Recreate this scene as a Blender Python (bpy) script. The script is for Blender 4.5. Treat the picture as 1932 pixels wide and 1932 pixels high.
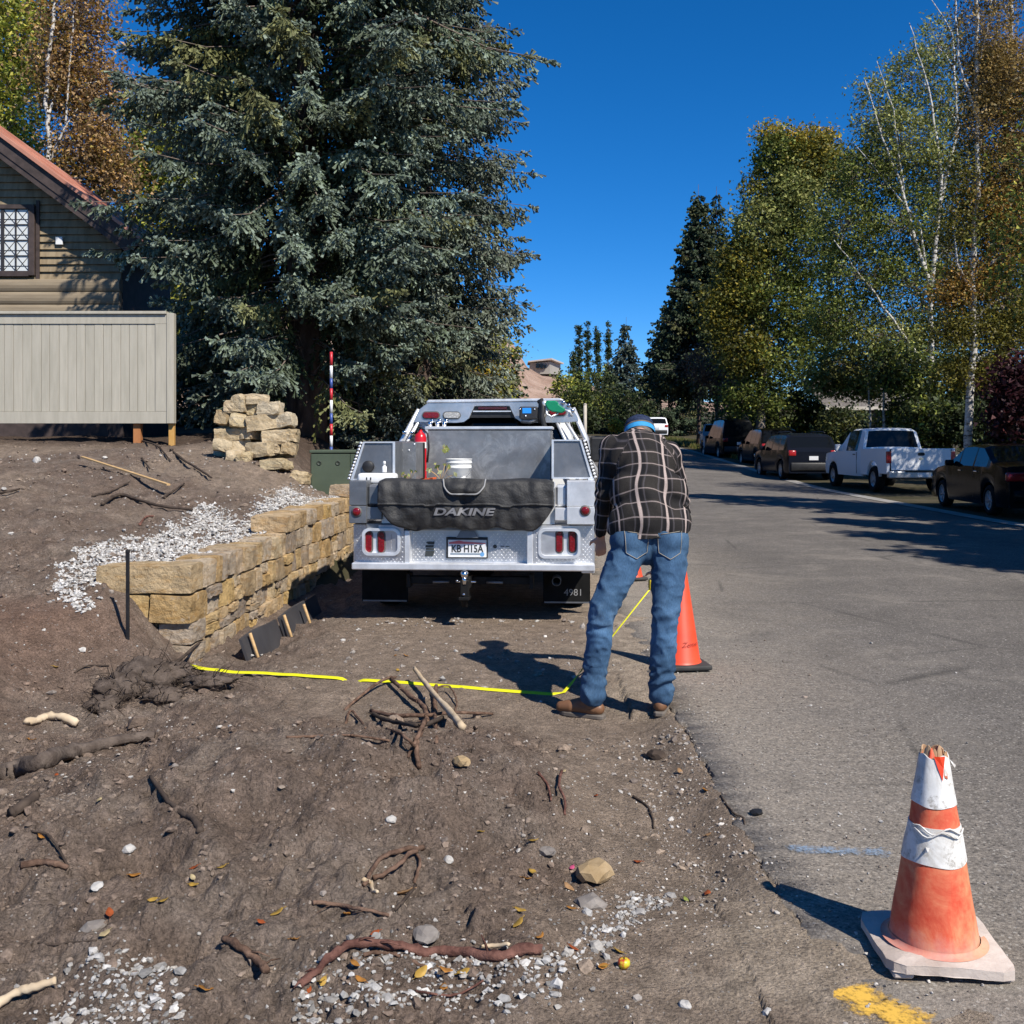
import bpy, bmesh, math, random
import numpy as np
from mathutils import Vector, Matrix, Euler, noise as mnoise

R = math.radians
random.seed(11)
RNG = np.random.default_rng(11)
for _o in list(bpy.data.objects):
 bpy.data.objects.remove(_o)
SC = bpy.context.scene
COL = SC.collection

# ------------------------------------------------------------------ camera
FPX, CX, HOR, CAMH = 1937.0, 966.0, 828.0, 1.57      # focal length, centre, horizon (photo seen at 1932 px), eye height
cam_d = bpy.data.cameras.new('camera')
cam = bpy.data.objects.new('camera', cam_d)
COL.objects.link(cam)
cam.location = (0, 0, CAMH)
cam.rotation_euler = (R(90), 0, 0)
cam_d.sensor_width = 36
cam_d.lens = 36 * FPX / 1932
cam_d.shift_y = -(966 - HOR) / 1932
cam_d.clip_start = 0.05
cam_d.clip_end = 3000
SC.camera = cam

# ------------------------------------------------------------------ sky and sun
SUN_EL, SUN_AZ = R(46), R(142)                        # azimuth clockwise from +Y
SUNV = Vector((math.sin(SUN_AZ) * math.cos(SUN_EL), math.cos(SUN_AZ) * math.cos(SUN_EL), math.sin(SUN_EL)))
W = bpy.data.worlds.new('World')
SC.world = W
W.use_nodes = True
_n, _l = W.node_tree.nodes, W.node_tree.links
_n.clear()
_sky = _n.new('ShaderNodeTexSky')
_sky.sky_type = 'NISHITA'
_sky.sun_disc = False
_sky.sun_elevation = SUN_EL
_sky.sun_rotation = SUN_AZ
_sky.altitude = 3000
_sky.air_density = 1.0
_sky.dust_density = 0.0
_sky.ozone_density = 10.0
_hs = _n.new('ShaderNodeHueSaturation')
_hs.inputs['Saturation'].default_value = 1.19
_hs.inputs['Value'].default_value = 1.0
_bg = _n.new('ShaderNodeBackground')
_bg.inputs['Strength'].default_value = 0.11
_wo = _n.new('ShaderNodeOutputWorld')
_l.new(_sky.outputs[0], _hs.inputs['Color'])
_l.new(_hs.outputs[0], _bg.inputs['Color'])
_l.new(_bg.outputs[0], _wo.inputs['Surface'])

sun_d = bpy.data.lights.new('sun', 'SUN')
sun_d.energy = 5.0
sun_d.angle = R(0.53)
sun_d.color = (1.0, 0.94, 0.85)
sun = bpy.data.objects.new('sun', sun_d)
COL.objects.link(sun)
sun.location = SUNV * 60
sun.rotation_euler = (-SUNV).to_track_quat('-Z', 'Y').to_euler()

SC.view_settings.view_transform = 'Standard'
SC.view_settings.look = 'None'
SC.view_settings.gamma = 1.0
SC.view_settings.use_curve_mapping = False
SC.view_settings.exposure = 0.40
SC.cycles.max_bounces = 6
SC.cycles.transparent_max_bounces = 8

# ------------------------------------------------------------------ helpers: noise
def _hash(i, j, k, seed):
 h = (i.astype(np.int64) * 374761393 + j.astype(np.int64) * 668265263 + k.astype(np.int64) * 2147483647 + seed * 974634757) & 0xFFFFFFFF
 h = ((h ^ (h >> 13)) * 1274126177) & 0xFFFFFFFF
 h = ((h ^ (h >> 16)) * 2246822519) & 0xFFFFFFFF
 return ((h ^ (h >> 15)) & 0xFFFF) / 65535.0 * 2 - 1

def vnoise(x, y, z=None, seed=0):
 x = np.asarray(x, float); y = np.asarray(y, float)
 z = np.zeros_like(x) if z is None else np.asarray(z, float)
 i, j, k = np.floor(x), np.floor(y), np.floor(z)
 fx, fy, fz = x - i, y - j, z - k
 fx, fy, fz = [t * t * t * (t * (t * 6 - 15) + 10) for t in (fx, fy, fz)]
 def c(a, b, d): return _hash(i + a, j + b, k + d, seed)
 x00 = c(0, 0, 0) * (1 - fx) + c(1, 0, 0) * fx
 x10 = c(0, 1, 0) * (1 - fx) + c(1, 1, 0) * fx
 lo = x00 * (1 - fy) + x10 * fy
 if not np.any(fz):
  return lo
 x01 = c(0, 0, 1) * (1 - fx) + c(1, 0, 1) * fx
 x11 = c(0, 1, 1) * (1 - fx) + c(1, 1, 1) * fx
 hi = x01 * (1 - fy) + x11 * fy
 return lo * (1 - fz) + hi * fz

def fbm(x, y, scale, octv=4, seed=0, gain=.5):
 s, a, t = 0, 1.0, 0
 ca, sa = math.cos(.6), math.sin(.6)
 x = np.asarray(x, float) * scale; y = np.asarray(y, float) * scale
 for o in range(octv):
  s = s + a * vnoise(x, y, None, seed + o * 17); t += a
  a *= gain
  x, y = (x * ca - y * sa) * 2.03 + 3.1, (x * sa + y * ca) * 2.03 + 7.7
 return s / t

def sst(a, b, x):
 t = np.clip((np.asarray(x, float) - a) / (b - a), 0, 1)
 return t * t * (3 - 2 * t)

# ------------------------------------------------------------------ helpers: meshes and objects
def fast_mesh(name, V, polys, smooth=False, col=None):
 V = np.asarray(V, np.float32).reshape(-1, 3)
 me = bpy.data.meshes.new(name)
 polys = [np.asarray(p, np.int32) for p in polys if len(p)]
 me.vertices.add(len(V)); me.vertices.foreach_set('co', V.ravel())
 loops = np.concatenate([p.ravel() for p in polys])
 tot = np.concatenate([np.full(len(p), p.shape[1], np.int32) for p in polys])
 me.loops.add(len(loops)); me.loops.foreach_set('vertex_index', loops)
 me.polygons.add(len(tot))
 st = np.zeros(len(tot), np.int32); st[1:] = np.cumsum(tot)[:-1]
 me.polygons.foreach_set('loop_start', st)
 me.polygons.foreach_set('use_smooth', np.full(len(tot), smooth, bool))
 me.update(calc_edges=True)
 if col is not None:
  c = np.ones((len(V), 4), np.float32); c[:, :3] = np.asarray(col).reshape(-1, 3)
  a = me.color_attributes.new('col', 'FLOAT_COLOR', 'POINT')
  a.data.foreach_set('color', c.ravel())
 return me

class MB:
 """collects shapes into one mesh"""
 def __init__(s):
  s.v, s.f, s.sm = [], [], []
 def add(s, V, Fc, smooth=False, M=None):
  o = len(s.v)
  for p in V:
   p = Vector(p)
   s.v.append(tuple(M @ p) if M is not None else tuple(p))
  for f in Fc:
   s.f.append([i + o for i in f]); s.sm.append(smooth)
  return s
 def bm(s, bm, smooth=False, M=None):
  bm.verts.ensure_lookup_table(); bm.verts.index_update()
  s.add([v.co for v in bm.verts], [[v.index for v in f.verts] for f in bm.faces], smooth, M)
  bm.free()
  return s
 def box(s, x0, x1, y0, y1, z0, z1, r=0, seg=1, M=None, smooth=False):
  bm = bmesh.new()
  vs = [bm.verts.new(p) for p in ((x0, y0, z0), (x1, y0, z0), (x1, y1, z0), (x0, y1, z0), (x0, y0, z1), (x1, y0, z1), (x1, y1, z1), (x0, y1, z1))]
  for f in ((3, 2, 1, 0), (4, 5, 6, 7), (0, 1, 5, 4), (1, 2, 6, 5), (2, 3, 7, 6), (3, 0, 4, 7)):
   bm.faces.new([vs[i] for i in f])
  if r > 0:
   bmesh.ops.bevel(bm, geom=bm.edges[:], offset=r, segments=seg, affect='EDGES', profile=.5)
  return s.bm(bm, smooth, M)
 def hexa(s, a, b, r=0):
  """a, b: two quads (4 points each), joined"""
  bm = bmesh.new()
  va = [bm.verts.new(p) for p in a]; vb = [bm.verts.new(p) for p in b]
  bm.faces.new(va[::-1]); bm.faces.new(vb)
  for i in range(len(a)):
   j = (i + 1) % len(a)
   bm.faces.new((va[i], va[j], vb[j], vb[i]))
  bmesh.ops.recalc_face_normals(bm, faces=bm.faces[:])
  if r > 0:
   bmesh.ops.bevel(bm, geom=bm.edges[:], offset=r, segments=1, affect='EDGES', profile=.5)
  return s.bm(bm)
 def prism(s, poly, y0, y1, r=0, axis='y', M=None):
  """poly of (a,b) extruded along axis: y -> (a, y, b), x -> (x, a, b), z -> (a, b, z)"""
  def P(a, b, t):
   return {'y': (a, t, b), 'x': (t, a, b), 'z': (a, b, t)}[axis]
  bm = bmesh.new()
  A = [bm.verts.new(P(a, b, y0)) for a, b in poly]; B = [bm.verts.new(P(a, b, y1)) for a, b in poly]
  bm.faces.new(A); bm.faces.new(B[::-1])
  n = len(poly)
  for i in range(n):
   bm.faces.new((A[i], B[i], B[(i + 1) % n], A[(i + 1) % n]))
  bmesh.ops.recalc_face_normals(bm, faces=bm.faces[:])
  if r > 0:
   bmesh.ops.bevel(bm, geom=bm.edges[:], offset=r, segments=1, affect='EDGES', profile=.5)
  return s.bm(bm, False, M)
 def tube(s, pts, rad, n=8, cap=True, smooth=True, M=None, squash=1.0):
  pts = [Vector(p) for p in pts]
  k = len(pts)
  rad = [rad] * k if isinstance(rad, (int, float)) else list(rad)
  V, Fc = [], []
  prev = None
  for i, p in enumerate(pts):
   d = (pts[min(i + 1, k - 1)] - pts[max(i - 1, 0)])
   d = d.normalized() if d.length > 1e-9 else Vector((0, 0, 1))
   if prev is None:
    a = d.orthogonal().normalized()
   else:
    a = prev - d * prev.dot(d)
    a = a.normalized() if a.length > 1e-6 else d.orthogonal().normalized()
   prev = a
   b = d.cross(a)
   for q in range(n):
    t = 2 * math.pi * q / n
    V.append(p + (a * math.cos(t) + b * math.sin(t) * squash) * rad[i])
  for i in range(k - 1):
   for q in range(n):
    w = (q + 1) % n
    Fc.append((i * n + q, i * n + w, (i + 1) * n + w, (i + 1) * n + q))
  if cap:
   Fc.append(tuple(range(n))[::-1]); Fc.append(tuple((k - 1) * n + q for q in range(n)))
  return s.add(V, Fc, smooth, M)
 def lathe(s, prof, n=24, M=None, smooth=True, cap=True):
  V, Fc = [], []
  for r, z in prof:
   for q in range(n):
    t = 2 * math.pi * q / n
    V.append((r * math.cos(t), r * math.sin(t), z))
  for i in range(len(prof) - 1):
   for q in range(n):
    w = (q + 1) % n
    Fc.append((i * n + q, i * n + w, (i + 1) * n + w, (i + 1) * n + q))
  if cap:
   Fc.append(tuple(range(n))[::-1]); Fc.append(tuple((len(prof) - 1) * n + q for q in range(n)))
  return s.add(V, Fc, smooth, M)
 def ball(s, c, r, seg=2, M=None, smooth=True):
  bm = bmesh.new()
  bmesh.ops.create_icosphere(bm, subdivisions=seg, radius=1)
  r = (r, r, r) if isinstance(r, (int, float)) else r
  for v in bm.verts:
   v.co = Vector((v.co.x * r[0] + c[0], v.co.y * r[1] + c[1], v.co.z * r[2] + c[2]))
  return s.bm(bm, smooth, M)
 def mesh(s, name):
  me = bpy.data.meshes.new(name)
  me.from_pydata(s.v, [], s.f)
  me.polygons.foreach_set('use_smooth', np.array(s.sm, bool))
  me.update()
  return me

def link(name, me, mat, parent=None, loc=None, kind=None, label=None):
 o = bpy.data.objects.new(name, me)
 COL.objects.link(o)
 if mat is not None and not me.materials:
  me.materials.append(mat)
 if parent is not None: o.parent = parent
 if loc is not None: o.location = loc
 if kind: o['kind'] = kind
 if label: o['label'] = label
 return o

def part(name, mb, mat, parent, label=None, kind=None, loc=None):
 me = mb.mesh(name) if isinstance(mb, MB) else mb
 return link(name, me, mat, parent, loc, kind, label)

def tag(o, label, cat, group=None):
 o['label'] = label; o['category'] = cat
 if group: o['group'] = group
 return o

def thing(name, label, cat, loc=(0, 0, 0), rotz=0, group=None):
 o = bpy.data.objects.new(name, None)
 COL.objects.link(o)
 o.empty_display_size = .2
 o.location = loc; o.rotation_euler = (0, 0, rotz)
 return tag(o, label, cat, group)

def dup(root, loc, rot, label, group=None):
 """a copy of a thing with copies of its parts and sub-parts"""
 r = root.copy(); COL.objects.link(r); r.location = loc; r.rotation_euler = rot
 r['label'] = label
 if group: r['group'] = group
 for ch in list(root.children):
  c = ch.copy(); COL.objects.link(c); c.parent = r
  for g in list(ch.children):
   d = g.copy(); COL.objects.link(d); d.parent = c
 return r

def text_mesh(body, size, shear=0, xscale=1.0, extrude=.001, bold=0.0):
 cu = bpy.data.curves.new('lettering', 'FONT')
 cu.body = body; cu.size = size; cu.shear = shear; cu.extrude = extrude; cu.offset = bold
 cu.align_x = 'CENTER'; cu.align_y = 'CENTER'
 cu.resolution_u = 3
 ob = bpy.data.objects.new('lettering', cu)
 COL.objects.link(ob)
 bpy.context.view_layer.update()
 me = bpy.data.meshes.new_from_object(ob.evaluated_get(bpy.context.evaluated_depsgraph_get()))
 bpy.data.objects.remove(ob); bpy.data.curves.remove(cu)
 M_ = Matrix.Diagonal((xscale, 1, 1, 1))
 me.transform(M_)
 me.materials.clear()
 return me

STAND = Matrix.Rotation(R(90), 4, 'X')       # text lying in xy -> standing, facing -Y

# ------------------------------------------------------------------ helpers: materials
class NT:
 def __init__(s, name):
  s.m = bpy.data.materials.new(name); s.m.use_nodes = True
  s.t = s.m.node_tree; s.n = s.t.nodes; s.l = s.t.links
  s.b = s.n['Principled BSDF']
 def node(s, typ, **kw):
  nd = s.n.new('ShaderNode' + typ)
  for k, v in kw.items():
   if k in nd.inputs: nd.inputs[k].default_value = v
   else: setattr(nd, k, v)
  return nd
 def lk(s, a, b): s.l.new(a, b); return s
 def coord(s, kind='Object'):
  if kind == 'Position': return s.node('NewGeometry').outputs['Position']
  return s.node('TexCoord').outputs[kind]
 def noise(s, co, scale, detail=4, rough=.55, dist=0):
  nd = s.node('TexNoise'); nd.inputs['Scale'].default_value = scale; nd.inputs['Detail'].default_value = detail
  nd.inputs['Roughness'].default_value = rough; nd.inputs['Distortion'].default_value = dist
  s.lk(co, nd.inputs['Vector']); return nd.outputs['Fac']
 def vor(s, co, scale, feature='F1', out='Distance', rnd=1):
  nd = s.node('TexVoronoi'); nd.feature = feature; nd.inputs['Scale'].default_value = scale; nd.inputs['Randomness'].default_value = rnd
  s.lk(co, nd.inputs['Vector']); return nd.outputs[out]
 def ramp(s, fac, stops, interp='LINEAR'):
  nd = s.node('ValToRGB'); cr = nd.color_ramp; cr.interpolation = interp
  while len(cr.elements) < len(stops): cr.elements.new(.5)
  for e, (p, c) in zip(cr.elements, stops):
   e.position = p
   e.color = (c, c, c, 1) if isinstance(c, (int, float)) else (*c[:3], 1)
  s.lk(fac, nd.inputs[0]); return nd.outputs[0]
 def mix(s, fac, a, b, mode='MIX'):
  nd = s.node('Mix'); nd.data_type = 'RGBA'; nd.blend_type = mode
  for k_, v in ((0, fac), (6, a), (7, b)):
   sock = nd.inputs[k_]
   if isinstance(v, (int, float)): sock.default_value = v if k_ == 0 else (v, v, v, 1)
   elif isinstance(v, tuple): sock.default_value = (*v[:3], 1)
   else: s.lk(v, sock)
  return nd.outputs[2]
 def math(s, op, a, b=0.0, c=None):
  nd = s.node('Math'); nd.operation = op
  for i, v in enumerate((a, b) if c is None else (a, b, c)):
   if isinstance(v, (int, float)): nd.inputs[i].default_value = v
   else: s.lk(v, nd.inputs[i])
  return nd.outputs[0]
 def sep(s, co):
  nd = s.node('SeparateXYZ'); s.lk(co, nd.inputs[0]); return nd.outputs
 def bump(s, h, strength, dist, prev=None):
  nd = s.node('Bump'); nd.inputs['Strength'].default_value = strength; nd.inputs['Distance'].default_value = dist
  s.lk(h, nd.inputs['Height'])
  if prev is not None: s.lk(prev, nd.inputs['Normal'])
  return nd.outputs[0]
 def out(s, col=None, rough=None, normal=None, metal=None, spec=None):
  for k, v in (('Base Color', col), ('Roughness', rough), ('Metallic', metal), ('Specular IOR Level', spec)):
   if v is None: continue
   if isinstance(v, (int, float)): s.b.inputs[k].default_value = v
   elif isinstance(v, tuple): s.b.inputs[k].default_value = (*v[:3], 1)
   else: s.lk(v, s.b.inputs[k])
  if normal is not None: s.lk(normal, s.b.inputs['Normal'])
  return s.m

def mat(name, c1, c2=None, scale=6, rough=.6, metal=0, bump=0, bscale=60, bdist=.004, spec=.5, objrand=0, coord='Object', detail=5, stretch=None, lo=.35, hi=.65):
 t = NT(name)
 co = t.coord(coord)
 if stretch:
  mp = t.node('Mapping'); mp.inputs['Scale'].default_value = stretch
  t.lk(co, mp.inputs['Vector']); co = mp.outputs[0]
 col = c1
 if c2 is not None:
  col = t.ramp(t.noise(co, scale, detail), [(lo, c1), (hi, c2)])
 if objrand:
  oi = t.node('ObjectInfo')
  v = t.math('MULTIPLY_ADD', oi.outputs['Random'], 2 * objrand, 1 - objrand)
  hs = t.node('HueSaturation'); t.lk(v, hs.inputs['Value'])
  if isinstance(col, tuple): hs.inputs['Color'].default_value = (*col, 1)
  else: t.lk(col, hs.inputs['Color'])
  col = hs.outputs[0]
 nm = t.bump(t.noise(co, bscale, 6, .65), bump, bdist) if bump else None
 return t.out(col, rough, nm, metal, spec)

def attr_mat(name, rough=.7, vary=.35, vscale=30, bump=0, bscale=80, bdist=.01, transl=0.0, spec=.3):
 t = NT(name)
 a = t.node('Attribute'); a.attribute_name = 'col'
 co = t.coord('Position')
 f = t.ramp(t.noise(co, vscale, 3), [(.3, 1 - vary), (.7, 1 + vary)])
 col = t.mix(1.0, a.outputs['Color'], f, 'MULTIPLY')
 nm = t.bump(t.noise(co, bscale, 4), bump, bdist) if bump else None
 m = t.out(col, rough, nm, 0, spec)
 if transl:
  tr = t.node('BsdfTranslucent'); t.lk(col, tr.inputs['Color'])
  mx = t.node('MixShader'); mx.inputs[0].default_value = transl
  t.lk(t.b.outputs[0], mx.inputs[1]); t.lk(tr.outputs[0], mx.inputs[2])
  t.lk(mx.outputs[0], t.n['Material Output'].inputs['Surface'])
 return m

def wx(u, Y): return (u - CX) / FPX * Y
def wz(v, Y): return CAMH - (v - HOR) / FPX * Y

# ================================================================== THE GROUND
_UP = np.array([(-2.4,7.3,.58),(-3.3,7.4,.47),(-3.1,6.8,.38),(-3.5,8.8,.64),(-2.35,9,.60),(-2.25,11,.70),(-2.1,13,.78),(-2.6,13.9,.80),(-2.98,13.8,1.15),(-2.8,13.2,.93),
 (-4.35,11,.92),(-3.2,12,.95),(-3.5,14,1.27),(-5.8,13,1.22),(-3.4,17,1.5),(-6,16.5,1.5),(-9,16.5,1.55),(-4.8,9.2,.84),(-6.4,9,1.05),
 (-3.9,6,.46),(-5,6,.7),(-3.6,5,.36),(-5,4,.5),(-8,8,1.3),(-1.5,18,1.25),(0,23,.9),(-9,22,1.6),(-4,25,1.7),(-20,20,2.0),(-20,5,1.6),
 (-3,3,.25),(-10,40,2.5),(-30,60,4),(0,60,2)], float)
def _tps(P):
 n = len(P)
 d = np.linalg.norm(P[:, None, :2] - P[None, :, :2], axis=2)
 K = np.where(d > 0, d * d * np.log(d + 1e-12), 0) + np.eye(n) * .02
 A = np.zeros((n + 3, n + 3)); A[:n, :n] = K
 A[:n, n] = 1; A[:n, n + 1:] = P[:, :2]; A[n, :n] = 1; A[n + 1:, :n] = P[:, :2].T
 w = np.linalg.solve(A, np.concatenate([P[:, 2], np.zeros(3)]))
 return w
_UPW = _tps(_UP)
def up_z(x, y):
 sh = np.shape(x)
 x = np.ravel(x); y = np.clip(np.ravel(y), 1, 62)
 x = np.clip(x, -32, 3)
 out = np.zeros_like(x, float)
 for i in range(0, len(x), 40000):
  xx, yy = x[i:i + 40000], y[i:i + 40000]
  d2 = (xx[:, None] - _UP[None, :, 0]) ** 2 + (yy[:, None] - _UP[None, :, 1]) ** 2
  n = len(_UP)
  out[i:i + 40000] = (.5 * d2 * np.log(d2 + 1e-12)) @ _UPW[:n] + _UPW[n] + _UPW[n + 1] * xx + _UPW[n + 2] * yy
 return out.reshape(sh)

def wall_x(y):
 y = np.asarray(y, float)
 return -2.33 + .052 * (y - 7.4)
def road_off(y):
 y = np.asarray(y, float)
 return .033 * np.clip(y - 20, 0, 40) - .004 * np.clip(y - 60, 0, 80) ** 2
def road_z(y):
 y = np.asarray(y, float)
 return .032 * np.sqrt(np.clip(y - 30, 0, 1e9) ** 2 + 16) - .032 * 4 if np.ndim(y) == 0 else .032 * (np.sqrt(np.clip(y - 30, 0, 1e9) ** 2 + 16) - 4)

def low_z(x, y):
 x = np.asarray(x, float); y = np.asarray(y, float)
 z = road_z(y) + 0 * x
 z = z - .07 * sst(.93, .70, x + .05 * fbm(x, y, 2.5, 3, 5)) * sst(3.2, 3.8, y) * sst(7.2, 5.6, y)
 z = z + .33 * np.exp(-((x + 1.0) / 1.05) ** 2 - ((y - 4.3) / .95) ** 2) * sst(.7, -.1, x)
 z = z + .12 * np.exp(-((x + .1) / .45) ** 2 - ((y - 4.75) / .55) ** 2)
 z = z + .10 * np.exp(-((x + 2.3) / .8) ** 2 - ((y - 3.6) / 1.0) ** 2)
 for px, py, r_, dp in ((-.43, 4.25, .15, .10), (-.62, 4.45, .12, .07), (-.40, 3.42, .14, .07), (-1.02, 2.98, .13, .07), (-1.3, 3.5, .16, .08), (-.95, 3.85, .17, .08), (-1.55, 4.3, .16, .08), (-.1, 3.9, .12, .05), (-1.75, 3.3, .14, .07)):
  q = ((x - px) / r_) ** 2 + ((y - py) / (r_ * .8)) ** 2
  z = z - dp * np.exp(-q) + dp * .45 * np.exp(-(np.sqrt(q) - 1.5) ** 2 / .25)
 # soil ridge at the left and the torn-up root ball in front of the wall end
 z = z + .13 * np.exp(-((x + 1.78) / .28) ** 2 - ((y - 5.75) / .25) ** 2)
 z = z - .10 * np.exp(-((x - wall_x(y) - .3) / .35) ** 2) * sst(6.9, 7.6, y) * sst(14, 12, y)
 return z

def ground_base(x, y):
 x = np.asarray(x, float); y = np.asarray(y, float)
 d = wall_x(np.minimum(y, 16)) + np.where(y > 16, .04 * (y - 16), 0) - x
 w = .08 + .68 * sst(7.66, 7.50, y) + .35 * sst(7.2, 6.2, y) + 1.9 * sst(13.6, 16, y)
 c = .14 + .16 * sst(7.66, 7.50, y) + .30 * sst(7.2, 6.2, y) + .9 * sst(13.6, 16, y)
 m = sst(-.5, .5, (d - c) / w)
 lo = low_z(x, y)
 hi = up_z(x, y)
 fade = sst(45, 62, y)
 hi = hi * (1 - fade) + (road_z(y) + .3) * fade
 z = lo * (1 - m) + np.maximum(hi, lo) * m
 return z, m

def zones(x, y):
 """0..1 masks of the kinds of soil"""
 x = np.asarray(x, float); y = np.asarray(y, float)
 n = fbm(x, y, 1.3, 4, 3); n2 = fbm(x, y, 4.0, 4, 8)
 packed = sst(.0, .35, x + .45 * n + .1) * sst(8.5, 5.0, y + n) + sst(5.4, 6.3, y + .5 * n) * sst(-1.9, -1.1, x + .3 * n)
 packed = np.clip(packed, 0, 1)
 dusty = sst(.45, .85, x + .25 * n2 + .15 * n) * np.clip(sst(4.1, 3.2, y) + sst(5.4, 6.4, y), 0, 1)
 return packed, dusty, n, n2

def rough(x, y, m):
 packed, dusty, n, n2 = zones(x, y)
 near = sst(22, 8, y)
 loose = np.clip(1 - .86 * packed, 0, 1)
 bank = m * sst(7.4, 6.9, y)          # the smooth scraped bank left of the wall end
 loose = loose * (1 - .75 * bank)
 a = .055 * fbm(x, y, 1.6, 4, 21) + .045 * fbm(x, y, 5.5, 4, 31)
 lump = np.clip(fbm(x, y, 11, 3, 41) - .12, 0, 1) * .07
 a = a + lump + .015 * fbm(x, y, 38, 3, 51)
 return a * loose * near + .006 * fbm(x, y, 9, 4, 61) * near + m * .09 * fbm(x, y, .9, 4, 71) * sst(7, 9, y)

def gz(x, y):
 z, m = ground_base(np.asarray(x, float).reshape(-1), np.asarray(y, float).reshape(-1))
 z = z + rough(np.asarray(x, float).reshape(-1), np.asarray(y, float).reshape(-1), m)
 return z if np.ndim(x) else float(z[0])

def pix(u, v, lift=0.0):
 """the point of the ground seen at photo position (u, v)"""
 ys = np.exp(np.linspace(math.log(1.6), math.log(60), 1500))
 xs = (u - CX) / FPX * ys
 zs = CAMH - (v - HOR) / FPX * ys
 g = gz(xs, ys)
 i = int(np.argmax(zs <= g)) if np.any(zs <= g) else len(ys) - 1
 return Vector((float(xs[i]), float(ys[i]), float(g[i]) + lift))

# ---- soil and road materials
def soil_material():
 t = NT('soil')
 a = t.node('Attribute'); a.attribute_name = 'col'
 co = t.coord('Position')
 f1 = t.ramp(t.noise(co, 9, 6, .7), [(.30, .62), (.52, 1.0), (.72, 1.4)])
 f2 = t.ramp(t.noise(co, 70, 4, .7), [(.3, .62), (.7, 1.36)])
 col = t.mix(1.0, a.outputs['Color'], f1, 'MULTIPLY')
 col = t.mix(1.0, col, f2, 'MULTIPLY')
 sp = t.vor(co, 55, 'F1', 'Distance')
 spc = t.vor(co, 55, 'F1', 'Color')
 pick = t.math('GREATER_THAN', t.sep(spc)[0], .86)
 speck = t.math('MULTIPLY', t.math('LESS_THAN', sp, .24), pick)
 col = t.mix(t.math('MULTIPLY', speck, .75), col, (.34, .31, .28))
 h = t.math('ADD', t.noise(co, 45, 8, .72), t.math('MULTIPLY', t.noise(co, 160, 4, .6), .35))
 nm = t.bump(h, 1.0, .032)
 nm = t.bump(t.vor(co, 38, 'F1', 'Distance'), .5, .014, nm)
 nm = t.bump(t.math('SUBTRACT', 1.0, t.vor(co, 95, 'SMOOTH_F1', 'Distance')), .7, .010, nm)
 return t.out(col, .95, nm, 0, .12)

def road_material():
 t = NT('asphalt')
 co = t.coord('Position')
 x = t.sep(co)[0]; y = t.sep(co)[1]
 big = t.noise(co, .55, 5, .6)
 mid = t.noise(co, 3.2, 6, .65)
 base = t.ramp(t.math('ADD', t.math('MULTIPLY', big, .6), t.math('MULTIPLY', mid, .4)), [(.36, (.106, .096, .086)), (.66, (.170, .153, .135))])
 # dust carried on from the dug verge
 edge = t.math('ADD', x, t.math('MULTIPLY', t.math('SUBTRACT', mid, .5), 1.6))
 edge = t.math('ADD', edge, t.math('MULTIPLY', t.math('SUBTRACT', big, .5), 2.2))
 dust = t.ramp(edge, [(.0, 1), (1.0, .0)])
 dust = t.math('MULTIPLY', t.ramp(t.math('MULTIPLY', t.math('SUBTRACT', edge, .7), .45), [(0, 1), (1, 0)]), t.ramp(t.noise(co, 26, 5, .7), [(.3, .25), (.62, 1)]))
 col = t.mix(t.math('MULTIPLY', dust, .8), base, (.36, .31, .25))
 grain = t.ramp(t.noise(co, 75, 5, .78), [(.30, .42), (.5, .98), (.70, 1.75)])
 col = t.mix(1.0, col, grain, 'MULTIPLY')
 grain2 = t.ramp(t.noise(co, 24, 5, .7), [(.3, .78), (.7, 1.22)])
 col = t.mix(1.0, col, grain2, 'MULTIPLY')
 agg = t.vor(co, 60, 'F1', 'Color'); ad = t.vor(co, 60, 'F1', 'Distance')
 st = t.math('MULTIPLY', t.math('GREATER_THAN', t.sep(agg)[0], .80), t.math('LESS_THAN', ad, .33))
 col = t.mix(t.math('MULTIPLY', st, .6), col, (.46, .43, .38))
 dk = t.math('MULTIPLY', t.math('LESS_THAN', t.sep(agg)[1], .16), t.math('LESS_THAN', ad, .36))
 col = t.mix(t.math('MULTIPLY', dk, .6), col, (.025, .024, .024))
 bl = t.ramp(t.noise(co, 1.1, 6, .72, .8), [(.54, 0), (.70, 1)])
 col = t.mix(t.math('MULTIPLY', bl, .35), col, (.34, .30, .25))
 bd = t.ramp(t.noise(co, .8, 5, .7, .5), [(.30, 1), (.44, 0)])
 col = t.mix(t.math('MULTIPLY', bd, .35), col, (.075, .068, .062))
 # worn crack lines
 vd = t.vor(t.mix(.12, co, t.node('TexNoise', Scale=2.0).outputs['Color']), .42, 'DISTANCE_TO_EDGE', 'Distance')
 ck = t.math('MULTIPLY', t.ramp(vd, [(0, 1), (.012, 0)]), t.ramp(t.noise(co, .8, 2), [(.48, 0), (.6, 1)]))
 col = t.mix(t.math('MULTIPLY', ck, .55), col, (.035, .033, .031))
 nm = t.bump(t.noise(co, 80, 5, .75), .8, .010)
 nm = t.bump(mid, .3, .02, nm)
 return t.out(col, .88, nm, 0, .2)

def paint_material(name, c, cover):
 t = NT(name)
 a = t.node('Attribute'); a.attribute_name = 'col'      # red channel = how thickly the paint was sprayed
 co = t.coord('Position')
 n = t.math('ADD', t.noise(co, 60, 5, .75), t.math('MULTIPLY', t.noise(co, 14, 3), .5))
 k = t.math('MULTIPLY', t.sep(a.outputs['Color'])[0], cover)
 al = t.ramp(t.math('SUBTRACT', t.math('ADD', k, t.math('MULTIPLY', n, .8)), .78), [(.0, 0), (.22, 1)])
 t.lk(al, t.b.inputs['Alpha'])
 return t.out(c, .85, None, 0, .15)

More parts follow.
